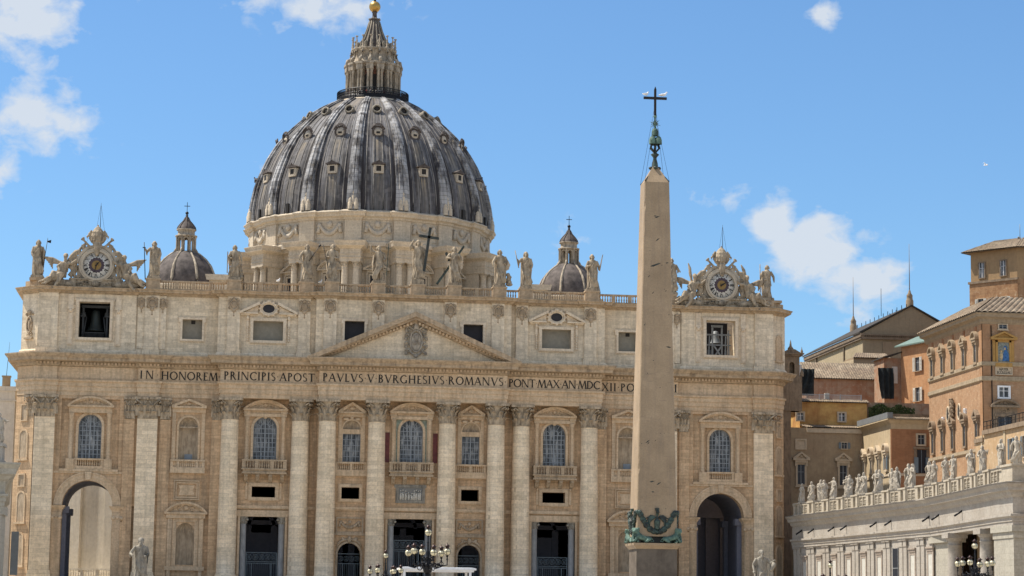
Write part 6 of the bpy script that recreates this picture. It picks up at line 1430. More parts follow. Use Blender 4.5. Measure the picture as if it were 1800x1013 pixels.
thing('seagull','gull gliding alone in the blue sky at the far right','bird',(35.4,-160.,34.6),.9,None,me)
def person_mesh(i):
    rn=random.Random(i); b=MB(); L=.44
    for q in (-1,1): b.tube([(q*.08,0,.9),(q*.1,-.02,.48),(q*.11,.0,.08)],[.09,.07,.05],7); b.tube([(q*.11,.03,.05),(q*.12,-.14,.04)],[.05,.04],5)
    b.tube([(0,0,.85),(0,0,1.1),(0,0,1.35),(0,0,1.46)],[.15,.14,.18,.08],9); b.tube([(0,0,1.45),(0,0,1.56)],[.05,.05],6); b.ball((0,0,1.64),(.085,.095,.115),9,7); b.ball((0,-.095,1.63),(.015,.02,.02),5,4)
    up=rn.random()<.4
    for q in (-1,1): b.tube([(q*.18,0,1.4),(q*.24,-.05,1.15),(q*(.1 if up else .2),-.25,1.3 if up else 1.02)],[.055,.045,.03],6); b.ball((q*(.09 if up else .2),-.28,1.32 if up else .98),.035,6,4)
    me=bake(b,'person_%d'%i,'skin',.035,1)
    for m in (rn.choice(['cloth_a','cloth_b','cloth_c','cloth_d']),'cloth_t'): me.materials.append(T[m])
    for p in me.polygons: z=p.center.z; p.material_index=0 if z>1.46 or (z<1.35 and z>.9 and p.center.y<-.2) else 1 if z>.88 else 2 if z>.07 else 2
    return me
for n_,c in (('skin',(.45,.28,.2)),('cloth_a',(.5,.5,.52)),('cloth_b',(.35,.08,.07)),('cloth_c',(.08,.14,.3)),('cloth_d',(.4,.36,.25)),('cloth_t',(.05,.06,.09)),('hair',(.04,.03,.02))): T[n_]=plain(n_,c,.8)
pms=[person_mesh(i) for i in range(5)]
hairm=(lambda b:b.mesh('hair','hair'))(MB().ball((0,.02,1.68),(.095,.1,.1),8,6))
rn=random.Random(4)
for i in range(22):
    a=-1.25+2.5*(i+.5)/22+rn.uniform(-.04,.04); r=6.85+rn.uniform(-.15,.1)
    o=thing('person','small standing visitor behind the dark railing below the lantern columns','person',(DC[0]+r*sin(a),DC[1]-r*cos(a),99.92),a+rn.uniform(-.5,.5),'visitors on the lantern gallery',pms[i%5],rn.uniform(.94,1.05))
    link('hair',hairm,o)
# ================================================ white corridor on the right
CW=[(58.6,-1.5),(60.0,-20),(61.1,-42),(62.0,-60),(60.3,-82),(59.2,-94),(59.2,-98.5),(130,-98.5)]
def cpath(): return CW
ARMT=thing('corridor_wing','pale travertine corridor with paired pilasters running from the basilica to the right edge','corridor',(61,-50,-5.6))
def A(name,b,mat,**k):
    b.v=[(x-61,y+50,z+5.6) for x,y,z in b.v]; return part(name,b,mat,ARMT,**k)
SD=1
b=MB()
W2=[p for p in CW if p[1]>-61]
b.sweep([(0,-5.6),(0,6.6),(-1.5,6.6),(-1.5,-5.6)],W2,side=SD); A('corridor_wall',b,'arm')
b=MB(); b.sweep([(-2.5,6.6),(.25,6.6),(.25,7.0),(.35,7.03),(.35,7.4),(.6,7.6),(.6,7.85),(.2,7.9),(.2,9.7),(.45,9.95),(.6,10.3),(.95,10.45),(1.0,10.8),(1.3,11.15),(1.3,11.3),(-2.5,11.45)],CW,side=SD); A('entablature',b,'arm')
b=MB(); b.sweep([(-.45,11.3),(0.05,11.3),(.05,11.7),(-.02,11.75),(-.02,12.85),(.12,12.9),(.12,13.2),(-.45,13.25)],CW,side=SD); A('parapet',b,'armtop')
b=MB(); b.sweep([(.1,11.42),(1.4,11.3),(1.4,11.36),(.1,11.48)],CW,side=SD); A('tile_shadow_edge',b,'leadplain')  # dark strip for the edge tiles, their shadow line put into its colour
b=MB(); b.sweep([(-.5,13.25),(.2,13.2),(.2,13.27),(-.5,13.32)],CW,side=SD); A('lead_coping',b,'leadplain')
def along(i,t): 
    (x0,y0),(x1,y1)=CW[i],CW[i+1]; return x0+(x1-x0)*t,y0+(y1-y0)*t,math.atan2(y1-y0,x1-x0)
# stations every 6.6 m
def station(s):
    for i in range(len(CW)-1):
        (x0,y0),(x1,y1)=CW[i],CW[i+1]; L=math.hypot(x1-x0,y1-y0)
        if s<=L: return (x0+(x1-x0)*s/L,y0+(y1-y0)*s/L,math.atan2(y1-y0,x1-x0))
        s-=L
    return (*CW[-1],0)
ang0=PI/2
pilb=MB(); capb=MB(); parb=MB(); winb=MB()
S0=2.2; BAY=6.55
wins=[]
for k in range(15):
    for off in (0,):
        s=S0+BAY*k; x,y,a=station(s)
        if y<-92: break
        M_=Matrix.Translation((x,y,0))@Matrix.Rotation(a,4,'Z')
        # local x along travel, outward = right of travel = -y local
        if y>-61:
            pilb=MB(); capb=MB(); pilb.m=M_
            for q in (-.78,.78): pilb.box(q-.62,q+.62,-.22,.1,-5.6,6.35); capb.m=M_; capb.box(q-.68,q+.68,-.3,.1,5.55,5.7); capb.box(q-.72,q+.72,-.42,.1,6.35,6.6); capb.box(q-.62,q+.62,-.3,.1,5.7,6.35)
            capb.box(-1.65,1.65,-.5,.1,6.6,6.62); pilb.m=capb.m=None; A('paired_pilasters',pilb,'arm'); A('pilaster_capitals',capb,'arm')
        parb.m=M_
        for q in (-.95,.95): parb.box(q-.42,q+.42,-.3,.1,11.5,13.15)
        parb.box(-1.5,1.5,-.4,.1,11.3,11.55); parb.box(-1.5,1.5,-.38,.3,13.1,13.32)
        x,y,a=station(s+BAY/2)
        M2=Matrix.Translation((x,y,0))@Matrix.Rotation(a,4,'Z'); wins.append((k,M2,y))
        parb.m=M2
        for q in (-.75,.75):
            for zz in (11.95,12.45): parb.box(q-.6,q+.6,-.12,.0,zz-.04,zz+.04); parb.box(q-.6,q+.6,-.12,0,zz-.35,zz-.25)
        parb.box(-.1,.1,-.2,.05,11.7,12.9); parb.box(-1.6,-1.45,-.2,.05,11.7,12.9); parb.box(1.45,1.6,-.2,.05,11.7,12.9)
pilb.m=capb.m=parb.m=None
A('parapet_panels',parb,'armtop')
for k,M_,y in wins:
    if y<-60: continue
    b=MB(); b.m=M_
    if k==6:
        b.box(-1.15,1.15,-.05,.2,-2,5.6); f=A('corridor_window',b,'arm'); b=MB(); b.m=M_; b.box(-1.0,1.0,-.09,-.05,-1,5.4); A('pane',b,'pane2'); b=MB(); b.m=M_; b.box(-1,1,-.14,-.1,2.7,2.85); b.box(-1,1,-.14,-.1,.3,.45); b.box(-1.1,-1,-.14,-.05,-1,5.5); b.box(1,1.1,-.14,-.05,-1,5.5); A('glazing_bars',b,'frame')
    else:
        b.box(-1.3,1.3,-.3,0,5.1,5.3); b.box(-1.15,1.15,-.18,0,4.75,5.1); b.box(-1.15,-.8,-.12,0,-5.6,4.75); b.box(.8,1.15,-.12,0,-5.6,4.75); b.box(-.8,.8,-.1,0,4.4,4.75)
        A('blind_window',b,'armshade'); b=MB(); b.m=M_; b.box(-.78,.78,-.06,.0,1.35,4.35); A('white_shutter',b,'shutter'); b=MB(); b.m=M_; b.box(-.55,.55,-.07,.0,-5.6,1.35); A('dark_panel',b,'redbrown')

# drain spouts under the cornice
for px in (4.6,10.,19.,24.6,37.5,43.5,58.,63.,75.):
    x,y,a=station(px); M_=Matrix.Translation((x,y,0))@Matrix.Rotation(a,4,'Z'); b=MB(); b.m=M_; b.tube([(0,-.1,9.2),(0,-1.15,8.5)],.13,6); b.m=None; A('rain_spout',b,'iron')
# colonnade end: columns, wall block
for x,y in ((61.3,-71),(60.3,-86)):
    b=MB()
    pr=[(1.05,-5.6),(.98,-4.5)]+[(.95-.14*(i/8)**1.8,-4.5+9.6*i/8) for i in range(9)]+[(.9,5.15),(.82,5.2),(.82,5.6),(.95,5.7),(1.15,6.0)]
    b.lathe(pr,(x,y,0),24); b.box(x-1.25,x+1.25,y-1.25,y+1.25,6.0,6.6)
    A('column',b,'arm'); b=MB()
    b.lathe(pr,(x+5.5,y+1,0),24); b.box(x+4.25,x+6.75,y-.25,y+2.25,6.0,6.6); A('column',b,'arm')
b=MB(); b.box(59.4,130,-98.3,-92,-5.6,6.6); b.box(59.1,60.7,-98.5,-91.9,-5.6,5.2); b.box(59.0,60.9,-98.7,-91.8,5.2,5.9); b.box(58.8,61.1,-98.9,-91.6,5.9,6.6); b.box(62.2,63.8,-66.3,-59,-5.6,6.6); b.box(61.8,64.2,-66.6,-58.8,5.7,6.6)
b.box(70,72,-98,-60,-5.6,6.6); A('end_pier',b,'arm2')
b=MB(); b.box(60.5,72,-98,0,11.2,11.35); b.box(64,130,-98,-1,11.0,11.3); A('terrace_roof',b,'arm')
b=MB()
for i in range(40): x=60.2+.9*i; b.box(x,x+.45,-99.3,-99.0,9.75,10.15)
A('dentils',b,'arm2')
b=MB(); b.box(63.2,65.6,-78.2,-78,1.2,4.6); f=A('notice_panel',b,'frame'); b=MB(); b.box(63.35,65.45,-78.3,-78.21,1.35,4.45); A('panel_face',b,'panedark')
T_=thing('corner_pedestal','pale corner pedestal block carrying two statues at the right end of the corridor parapet','pedestal',(60.6,-96.4,11.3))
part('block',lambda b:(b.box(-1.55,2.2,-2.2,1.4,0,1.95),b.box(-1.7,2.35,-2.35,1.55,1.9,2.15),b.box(-1.7,2.35,-2.35,1.55,0,.25)),'armtop',T_)
# statues on the corridor
G2='statues along the corridor parapet'
CS=[(3.4,2.9,0),(7.8,2.95,1),(12.0,3.0,2),(13.4,2.9,3),(17.7,3.05,4),(23.5,2.9,5),(24.8,3.0,6),(29.0,2.9,7),(31.0,3.0,8),(36.3,3.05,9),(37.6,3.0,10),(42.7,2.9,11),(44.7,2.95,12),(49.2,3.1,13),(50.7,3.0,14),(56.9,2.95,15),(58.7,2.9,16),(65.0,3.0,17),(68.9,3.0,18),(78.0,3.05,19),(83.4,3.1,20),(92.6,3.2,21),(91.4,3.1,22),(89.5,3.2,23)]
VAR=[dict(larm=((-.18,-.02,.64),(-.12,-.1,.6)),rarm=((.18,-.02,.64),(.12,-.11,.66)),sway=.04),
 dict(larm=((-.2,-.03,.72),(-.23,-.05,.82)),rarm=((.17,-.02,.62),(.1,-.12,.56)),sway=-.05),
 dict(larm=((-.17,-.04,.63),(-.02,-.13,.68)),rarm=((.19,-.02,.64),(.17,-.08,.52)),hood=True,beard=False),
 dict(larm=((-.19,0,.62),(-.19,-.05,.48)),rarm=((.2,-.04,.68),(.16,-.1,.8)),sway=.05,bulk=(.17,.3,.06)),
 dict(larm=((-.18,-.05,.66),(-.04,-.14,.74)),rarm=((.17,-.03,.62),(.04,-.13,.62)),sway=-.03,wide=1.1),
 dict(larm=((-.16,-.02,.62),(-.08,-.12,.55)),rarm=((.22,-.03,.72),(.3,-.06,.72)),sway=.02,wide=1.05,beard=False),
 dict(larm=((-.17,-.02,.64),(-.1,-.12,.7)),rarm=((.17,-.02,.64),(.1,-.12,.6)),sway=.06,hood=True,wide=1.1)]
cm=[figure_mesh('saint',5.5,'white_statue',.05,seed=40+i,**v) for i,v in enumerate(VAR)]
WORDS=['shadowed slim','short-cloaked','leaning','broad-shouldered','striding','thin','arms-folded','heavily draped','hooded','bent','paired tall','twisting','calm upright','wide-cloaked','book-holding','narrow','turning','sleeved','stocky','draped','large stooping','large arm-raising','large hooded','large free-standing']
prevx=None
for i,(s,h,n) in enumerate(CS):
    x,y,a=station(s); o_=.25
    dx,dy=cos(a-PI/2),sin(a-PI/2); x-=dx*o_; y-=dy*o_
    if i==23: x,y=60.4,-96.2
    if i==22: continue
    z=13.28 if i<23 else 13.45
    order='%s pale statue on the corridor parapet, %s'%(WORDS[i],('nearest the basilica' if i==0 else 'on the corner pedestal' if i==23 else '%s from the basilica end'%['','second','third','fourth','fifth','sixth','seventh','eighth','ninth','tenth','eleventh','twelfth','thirteenth','fourteenth','fifteenth','sixteenth','seventeenth','eighteenth','nineteenth','twentieth','twenty-first','twenty-second','twenty-third'][i]))
    t=thing('parapet_statue',order,'statue',(x,y,z),-.75+((i*37)%7-3)*.16,G2)
    k=(i*3+i//5)%7; f=link('figure',cm[k],t,(0,0,.12)); sc=h/5.5; f.scale=(sc*(1.0 if i%2 else -1.0),sc,sc)
    if i==0: f2=f; 
    part('plinth',lambda b:b.box(-.5,.5,-.42,.42,0,.2),'white_statue',t,key='csp')
# ================================================ left colonnade corner
t=thing('colonnade_wing','grey travertine colonnade corner with heavy cornice at the left edge','colonnade',(-55,-97,-5.6))
def Lp(name,b,mat,**k):
    b.v=[(x+55,y+97,z+5.6) for x,y,z in b.v]; return part(name,b,mat,t,**k)
CP=[(-90,-98.6),(-51.1,-98.6),(-55.3,-60),(-60.5,-2)]
b=MB(); b.sweep([(-4,6.6),(.0,6.6),(.0,7.0),(.12,7.05),(.12,7.5),(.35,7.6),(.35,7.85),(0,7.9),(0,9.2),(.3,9.4),(.55,9.7),(1.0,9.9),(1.05,10.5),(1.45,10.95),(1.45,11.1),(-4,11.2)],CP,side=1); Lp('entablature',b,'arm2')
b=MB(); b.box(-90,-52.0,-98.2,-94,-5.6,6.6); b.box(-53.2,-51.2,-98.5,-93,5.7,6.6); b.box(-53.0,-51.4,-98.4,-93.4,-5.6,5.7); Lp('pier',b,'arm2')
b=MB()
for i in range(14): b.box(-52.0-.75*i-.4,-52.0-.75*i,-99.35,-99.0,9.3,9.65)
Lp('dentils',b,'arm2')
b=MB(); b.box(-54.2,-51.6,-98.2,-95.4,11.1,13.1); b.box(-54.4,-51.4,-98.4,-95.2,12.9,13.2); b.box(-54.4,-51.4,-98.4,-95.2,11.1,11.4); Lp('statue_pedestal',b,'arm')
b=MB(); b.box(-51.0,-50.2,-90,-89.8,-.5,4.2); None; Lp('grey_panel',b,'frame')
t2=thing('parapet_statue','pale statue with outstretched arm on the colonnade corner at the left edge','statue',(-52.2,-96.8,13.2),.2)
f=link('figure',cm[5],t2,(0,0,.1)); f.scale=(.6,.6,.6); part('plinth',lambda b:b.box(-.5,.5,-.42,.42,0,.2),'white_statue',t2,key='csp')
t=thing('building','cream building with plain cornice beyond the left end of the basilica','building',(-70,30,-5.6))
part('wall',lambda b:(b.box(-12,9.2,-10,10,0,35.6),b.box(-12.3,9.5,-10.3,10.3,35.2,35.9),b.box(-12.2,9.4,-10.2,10.2,33.6,33.8)),'pale',t); part('chimney',lambda b:(b.box(7.0,8.2,-9,-8,35.9,37.5),b.box(6.9,8.3,-9.1,-7.9,37.5,37.7)),'tan',t)
part('lightning_rod',lambda b:b.tube([(7.6,-9,37.5),(7.9,-9,43)],[.04,.02],4),'iron',t)
t=thing('building','sunlit pale building with pilaster strips seen through the left passage arch','building',(-50,46,-5.6),rot=-.55)
part('wall',lambda b:(b.box(-16,16,0,10,0,34),b.box(-4.8,-1.6,-.5,0,0,34),b.box(3.2,6.2,-.5,0,0,34),b.box(-16,16,-.7,0,7.0,7.6)),'pale',t)
part('balustrade',lambda b:(b.box(-16,16,-3,-.5,0,6.6),b.box(-16,16,-3.2,-2.7,7.9,8.15),b.box(-16,16,-3.1,-2.8,6.6,6.8),[b.box(x-.3,x+.3,-3.1,-2.75,6.8,7.9) for x in range(-14,15,3)],balusters(b,-8,8,6.8,7.9,-2.95,.5)),'pale',t)
# ================================================ palace buildings on the right
def fm(p,ang): return Matrix.Translation((p[0],p[1],0))@Matrix.Rotation(ang,4,'Z')
LEFTW=-PI/2      # frame of a wall that faces -X: local x runs towards -Y
class Bld:
    def __init__(s,name,label,cat,org,place=None,group=None):
        # org: origin of the drawing coordinates; place: where it stands, drawn at 1:1.09
        s.o=org; s.t=thing(name,label,cat,place or org,0,group,None,1.09 if place else None)
    def p(s,name,b,mat,parent=None,M=None,label=None):
        if callable(b): f=b; b=MB(); b.m=M; f(b); b.m=None
        b.v=[(x-s.o[0],y-s.o[1],z-s.o[2]) for x,y,z in b.v]
        o=part(name,b,mat,parent or s.t); 
        if label: o['label']=label
        return o
    def win(s,M,u,z0,z1,hw,kind='plain',frame='frameP',pane='panedark',sh=None,fw=.22,alt=0):
        """a window in the wall frame M at u"""
        Mu=M@Matrix.Translation((u,0,0))
        def f(b):
            rect_frame(b,hw,z0,z1,fw,-.16,.0)
            if kind=='ped':
                b.box(-hw-fw-.15,hw+fw+.15,-.5,0,z1+fw,z1+fw+.35)
                for q in (-1,1): b.box(*sorted((q*(hw+fw*.2),q*(hw+fw+.15))),-.4,0,z1-.25,z1+fw)
                (seg_ped if alt else tri_ped)(b,hw+fw+.45,z1+fw+.35,z1+fw+1.6,.6,.22)
            if kind=='sill' or kind=='ped': b.box(-hw-fw-.1,hw+fw+.1,-.35,0,z0-fw-.15,z0-fw)
        o=s.p('window',f,'darkstone' if kind=='ped' and frame=='dark' else frame,M=Mu)
        s.p('pane',lambda b:b.box(-hw,hw,-.05,.0,z0,z1),pane,o,Mu)
        s.p('mullion',lambda b:(b.box(-.05,.05,-.1,-.051,z0,z1),b.box(-hw,hw,-.09,-.052,z0+(z1-z0)*.62,z0+(z1-z0)*.62+.06),b.box(-hw,-hw+.07,-.095,-.053,z0,z1),b.box(hw-.07,hw,-.095,-.053,z0,z1)),'white' if pane!='panedark' else 'bars',o,Mu)
        if sh:
            w=hw*.95
            def g(b):
                for q in (-1,1):
                    b.box(*sorted((q*(hw+.06),q*(hw+.06+w))),-.3,-.2,z0,z1)
                    for i in range(int((z1-z0)/.22)): b.box(*sorted((q*(hw+.16),q*(hw-.04+w))),-.34,-.3,z0+.1+.22*i,z0+.17+.22*i)
            s.p('shutters',g,sh,o,Mu)
        return o
def corr_roof(b,eL,eR,rR,rL,pitch=.42,amp=.1):
    """pan-and-cover tiles: waves run from the eave eL-eR up to the ridge rL-rR"""
    eL,eR,rR,rL=map(Vector,(eL,eR,rR,rL)); n=max(4,int((eR-eL).length/pitch*4)); vs=[]; rows=7
    nn=(eR-eL).cross(rL-eL).normalized()
    if nn.z<0: nn=-nn
    for j in range(rows+1):
        v=j/rows
        for i in range(n+1):
            u=i/n; p=eL.lerp(eR,u).lerp(rL.lerp(rR,u),v); L=(eR-eL).length*u
            vs.append(tuple(p+nn*(amp*abs(sin(PI*L/pitch))+.03*((j)%2))))
    b.add(vs,[(j*(n+1)+i,j*(n+1)+i+1,(j+1)*(n+1)+i+1,(j+1)*(n+1)+i) for j in range(rows) for i in range(n)])
    b.add([tuple(p-nn*.12) for p in (eL,eR,rR,rL)],[(0,1,2,3)])
GZ=-5.6
# ---- palace with the mosaic
P=Bld('palace','tall ochre brick palace with pedimented windows and a framed mosaic, right edge of the photo','palace',(79.2,-30,GZ))
X0=79.2
P.p('wall',lambda b:b.prism([(X0,-30),(120,-30),(120,-4.8),(X0,-4.8)],GZ,39.2,'z'),'palace')
P.p('string_course',lambda b:[b.sweep([(-.3,z0),(.0,z0),(.22,z0+.15),(.22,z1),(-.3,z1)],[(X0,-4.8),(X0,-30),(120,-30)]) for z0,z1 in ((32.1,32.75),(29.95,30.65),(19.9,20.5))],'palband')
P.p('cornice',lambda b:b.sweep([(-.3,38.2),(.0,38.2),(.25,38.5),(.3,38.9),(.5,39.0),(1.0,39.15),(1.05,39.45),(1.25,39.65),(1.25,39.75),(-.3,39.9)],[(X0,-3.5),(X0,-30),(120,-30)]),'palstone')
P.p('roof',lambda b:(corr_roof(b,(X0-1.35,-31.35,39.75),(120,-31.35,39.75),(120,-24,42.9),(X0+4,-24,42.9),.85,.2),corr_roof(b,(X0-1.35,-3,39.75),(X0-1.35,-31.35,39.75),(X0+4,-24,42.9),(X0+4,-10,42.9),.85,.2)),'tile')
LW=fm((X0,-30),LEFTW); FW_=fm((X0,-30),0)
P.p('corner_strip',lambda b:(b.box(X0-.05,X0+1.2,-30.05,-29.9,GZ,38.2),b.box(X0-.05,X0+.0,-30.05,-28.8,GZ,38.2)),'palace2')
for i,y in enumerate((-6.9,-11.9,-16.8,-22.0,-27.3)):
    u=-30-y; P.win(LW,u,32.95,35.6,.5,'ped','palstone',alt=(i%2==0)); P.p('attic_window',lambda b:(b.box(-.32,.32,-.12,.0,37.0,38.1),b.box(-.45,.45,-.3,0,36.8,37.0)),'redbrown',M=LW@Matrix.Translation((u,0,0)))
for i,y in enumerate((-6.9,-11.6,-16.4,-22.0,-27.4)):
    u=-30-y; P.win(LW,u,21.2,24.3,.5,'ped','dark',alt=(i in (1,3,0)),fw=.18)
for y,z in ((-14.2,26.4),(-19.4,26.4)):
    M_=LW@Matrix.Translation((-30-y,0,z)); o=P.p('oval_window',lambda b:b.torus((0,-.08,0),.62,.14,n=20,m=6,sz=1.9),'frameP',M=M_); P.p('pane',lambda b:b.prism([(.55*cos(PI*i/10),1.1*sin(PI*i/10)) for i in range(20)],-.04,.0),'panedark',o,M_)
for y,z in ((-11.9,25.7),(-22.2,26.1)): P.win(LW,-30-y,z-.35,z+.45,.22,'plain','white',fw=.14)
# stone arms between the ovals
b=MB(); arms(b,.9,3.0,0); m2=MB(); m2.m=LW@Matrix.Translation((-30+16.4+0,-.2,27.0)); 
m2.m=LW@Matrix.Translation((-30+16.6,-.25,27.2)); m2.add(b.v,b.f,True); m2.m=None; P.p('stone_arms',m2,'darkstone')
P.win(FW_,3.05,37.55,38.15,.6,'sill','frameP','panedark',fw=.12)
def shrine(b):
    b.box(-1.15,-.85,-.2,0,32.4,35.9); b.box(.85,1.15,-.2,0,32.4,35.9); b.box(-1.15,1.15,-.2,0,35.6,35.95); b.box(-1.25,1.25,-.25,0,32.05,32.6); b.box(-1.6,-1.2,-.1,0,32.4,35.9); b.box(1.2,1.6,-.1,0,32.4,35.9); tri_ped(b,1.95,35.95,37.15,.6,.2,False)
M_=FW_@Matrix.Translation((3.1,0,0)); o=P.p('mosaic_frame',shrine,'yellowstone',M=M_)
P.p('mosaic_ground',lambda b:b.box(-.85,.85,-.06,0,32.6,35.6),'mosA',o,M_)
P.p('mosaic_robed_figure',lambda b:(b.prism([(-.15,32.9),(.8,32.9),(.75,33.9),(.5,34.5),(.15,34.5),(-.1,33.8)],-.09,-.06),b.ball((.28,-.06,34.75),(.3,.04,.36),10,6)),'mosB',o,M_)
P.p('mosaic_child',lambda b:(b.ball((-.3,-.06,33.6),(.3,.05,.5),10,6),b.ball((-.3,-.06,34.3),(.18,.05,.2),8,5),b.ball((.2,-.1,34.68),(.16,.05,.2),8,5),b.box(-.7,.7,-.08,-.06,32.65,32.8)),'mosC',o,M_)
o=P.p('name_plaque',lambda b:(rect_frame(b,1.15,31.0,31.95,.12,-.12,0),b.box(-1.15,1.15,-.06,0,31.0,31.95)),'frameP',M=M_)
P.p('plaque_letters',lambda b:(text(b,'MATER',-.7,.7,31.52,.34,-.06,.02),text(b,'ECCLESIAE',-1.0,1.0,31.08,.34,-.06,.02)),'black',o,M_)
P.win(FW_,3.05,27.7,29.1,.72,'plain','white','pane',fw=.24)
def bigw(b): b.box(-1.5,1.5,-.3,0,24.9,25.3); b.box(-1.45,1.45,-.15,0,25.3,26.2); seg_ped(b,2.15,26.2,27.4,.8,.2); b.box(-1.35,-1.0,-.2,0,20,24.9); b.box(1.0,1.35,-.2,0,20,24.9); scrollwork(b,-.8,.8,25.4,26.1,-.16,3,3,.06); b.box(-1.9,-1.4,-.1,0,20,26.2); b.box(1.4,1.9,-.1,0,20,26.2)
o=P.p('pedimented_window',bigw,'darkstone',M=M_); P.p('pane',lambda b:b.box(-1,1,-.05,0,20,24.9),'pane2',o,M_); P.p('mullion',lambda b:(b.box(-.05,.05,-.1,-.05,20,24.9),b.box(-1,1,-.09,-.055,23.3,23.4)),'white',o,M_)
P.p('drainpipe',lambda b:b.tube([(X0+1.3,-30.12,GZ),(X0+1.3,-30.12,38)],.07,5),'iron')
# ---- tower
Q=Bld('tower_house','tall square ochre tower with overhanging tiled roof at the top right','tower',(100,40,GZ),(111.6, 74.82, -5.75))
a0=(100.9,40.); ta=rad(-67); d=(cos(ta),sin(ta))     # wall turned towards the square
L1=8.7/ .92
# corner positions solved from the two visible edges
c1=(100.9,40.); 
TA=math.atan2(-9.,7.2); 
c2=(c1[0]+9.6*cos(TA),c1[1]+9.6*sin(TA)); n_=(-sin(TA),cos(TA))
c3=(c2[0]+9*n_[0]+2.,c2[1]+9*n_[1]+0.); 
def quad(pts,z0,z1): return lambda b:b.prism(pts,z0,z1,'z')
nx,ny=-sin(TA),cos(TA)
def off(p,u,v): return (p[0]+cos(TA)*u+nx*v,p[1]+sin(TA)*u+ny*v)
Lw=9.6
Q.p('upper_wall',quad([off(c1,.25,.12),off(c1,Lw,.12),off(c1,Lw+12,9),off(c1,.25,12)],54.6,60.3),'towertan')
Q.p('wall',quad([off(c1,0,0),off(c1,Lw+.1,0),off(c1,Lw+12,9),off(c1,0,12)],GZ,54.6),'brickrough')
TM=fm(c1,TA)
Q.p('string_course',lambda b:b.box(-.2,Lw+.2,-.18,.3,54.4,54.8),'darkstone',M=TM)
Q.p('roof',lambda b:(corr_roof(b,off(c1,-1.1,-1.0)+(60.0,),off(c1,Lw+.6,-1.0)+(60.0,),off(c1,Lw-1,3.5)+(62.2,),off(c1,3,3.5)+(62.2,),.5,.12),corr_roof(b,off(c1,Lw+.6,-1.0)+(60.0,),off(c1,Lw+13,8)+(60.0,),off(c1,Lw+9,10)+(62.2,),off(c1,Lw-1,3.5)+(62.2,),.5,.12),b.add([off(c1,-1.1,-1)+(59.95,),off(c1,Lw+.6,-1)+(59.95,),off(c1,Lw+12,9)+(59.95,),off(c1,-1.1,12)+(59.95,)],[(0,1,2,3)]),corr_roof(b,off(c1,-1.1,12)+(60,),off(c1,-1.1,-1.)+(60,),off(c1,3,3.5)+(62.2,),off(c1,3,9)+(62.2,),.5,.12)),'tile')
Q.p('chimney_pipe',lambda b:(b.tube([off(c1,Lw-1.1,3)+(61.8,),off(c1,Lw-1.1,3)+(64.6,)],.05,4),b.ball(off(c1,Lw-1.4,3)+(62.3,),.2,6,4)),'frame')
for u,z0,z1,fr in ((2.6,55.35,58.0,'darkstone'),(6.9,55.35,58.0,'darkstone')): Q.win(TM@Matrix.Translation((0,.12,0)),u,z0,z1,.55,'plain',fr,'pane',fw=.16)
for u in (2.4,7.2): Q.win(TM,u,49.3,51.6,.55,'plain','frameP','panedark','shutter',fw=.12)
RM=fm(off(c1,Lw+.1,0),TA+math.atan2(9,11.9)); Q.p('walled_window',lambda b:(b.box(2.4,5,-.15,0,46,52.6),b.box(2.2,5.2,-.2,0,52.6,53)),'cream',M=RM)
# ---- chapel with the gabled roof
R_=Bld('chapel','plain brown chapel with broad gable, mast and chimney behind the orange houses','chapel',(87.3,60,GZ),(97.76, 96.62, -5.75))
gx0,gx1,ga=87.3,105.7,96.5
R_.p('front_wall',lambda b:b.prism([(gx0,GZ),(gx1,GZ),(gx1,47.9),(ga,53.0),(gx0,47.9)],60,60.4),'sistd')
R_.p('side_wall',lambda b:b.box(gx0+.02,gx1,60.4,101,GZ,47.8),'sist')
R_.p('roof',lambda b:([b.prism([(ga+q*9.9,47.75),(ga+q*9.9,48.05),(ga,53.3),(ga,53.0)],59.7-.003*q,101.3) for q in (-1,1)]),'roofdark')
R_.p('cornice',lambda b:(b.box(gx0-.4,gx1+.4,59.5,60,46.7,47.1),b.box(gx0-.55,gx0,59.5,101,47.1,47.75),b.box(gx0-.4,gx0,59.6,101,46.7,47.1),[b.box(gx0+.4*i,gx0+.4*i+.2,59.4,60,47.1,47.35) for i in range(46)],b.box(gx0-.5,gx1+.5,59.3,60,47.35,47.6)),'roofdark2')
R_.p('walled_door',lambda b:(b.box(91.0,92.8,59.85,60,42,46.3)),'darktan')
R_.p('buttress_pipe',lambda b:(b.box(gx0-.25,gx0,72.3,72.6,GZ,46.8),b.box(gx0-.25,gx0,92.5,92.8,GZ,46.8)),'roofdark2')
R_.p('ridge_chimney',lambda b:[ (b.lathe([(.75,52.2),(.72,54.2),(.6,54.4),(.55,54.9),(.62,55.1),(.3,55.6),(.2,56.0),(.1,56.2)],(ga,y,0),8),b.tube([(ga,y,56.0),(ga,y,64.8 if y<70 else 64)],[.09,.03],5)) for y in (61,99)],'darktan')
R_.p('ridge_posts',lambda b:([b.box(ga-.05,ga+.05,y,y+.1,53,54.0) for y in range(63,98,3)],[b.box(ga-9*t_-.05,ga-9*t_+.05,60,60.1,53-5*t_,53.9-5*t_) for t_ in (.1,.2,.32,.45)],b.tube([(ga-1,76,53.2),(ga-1,76,58.5)],.05,4)),'iron')
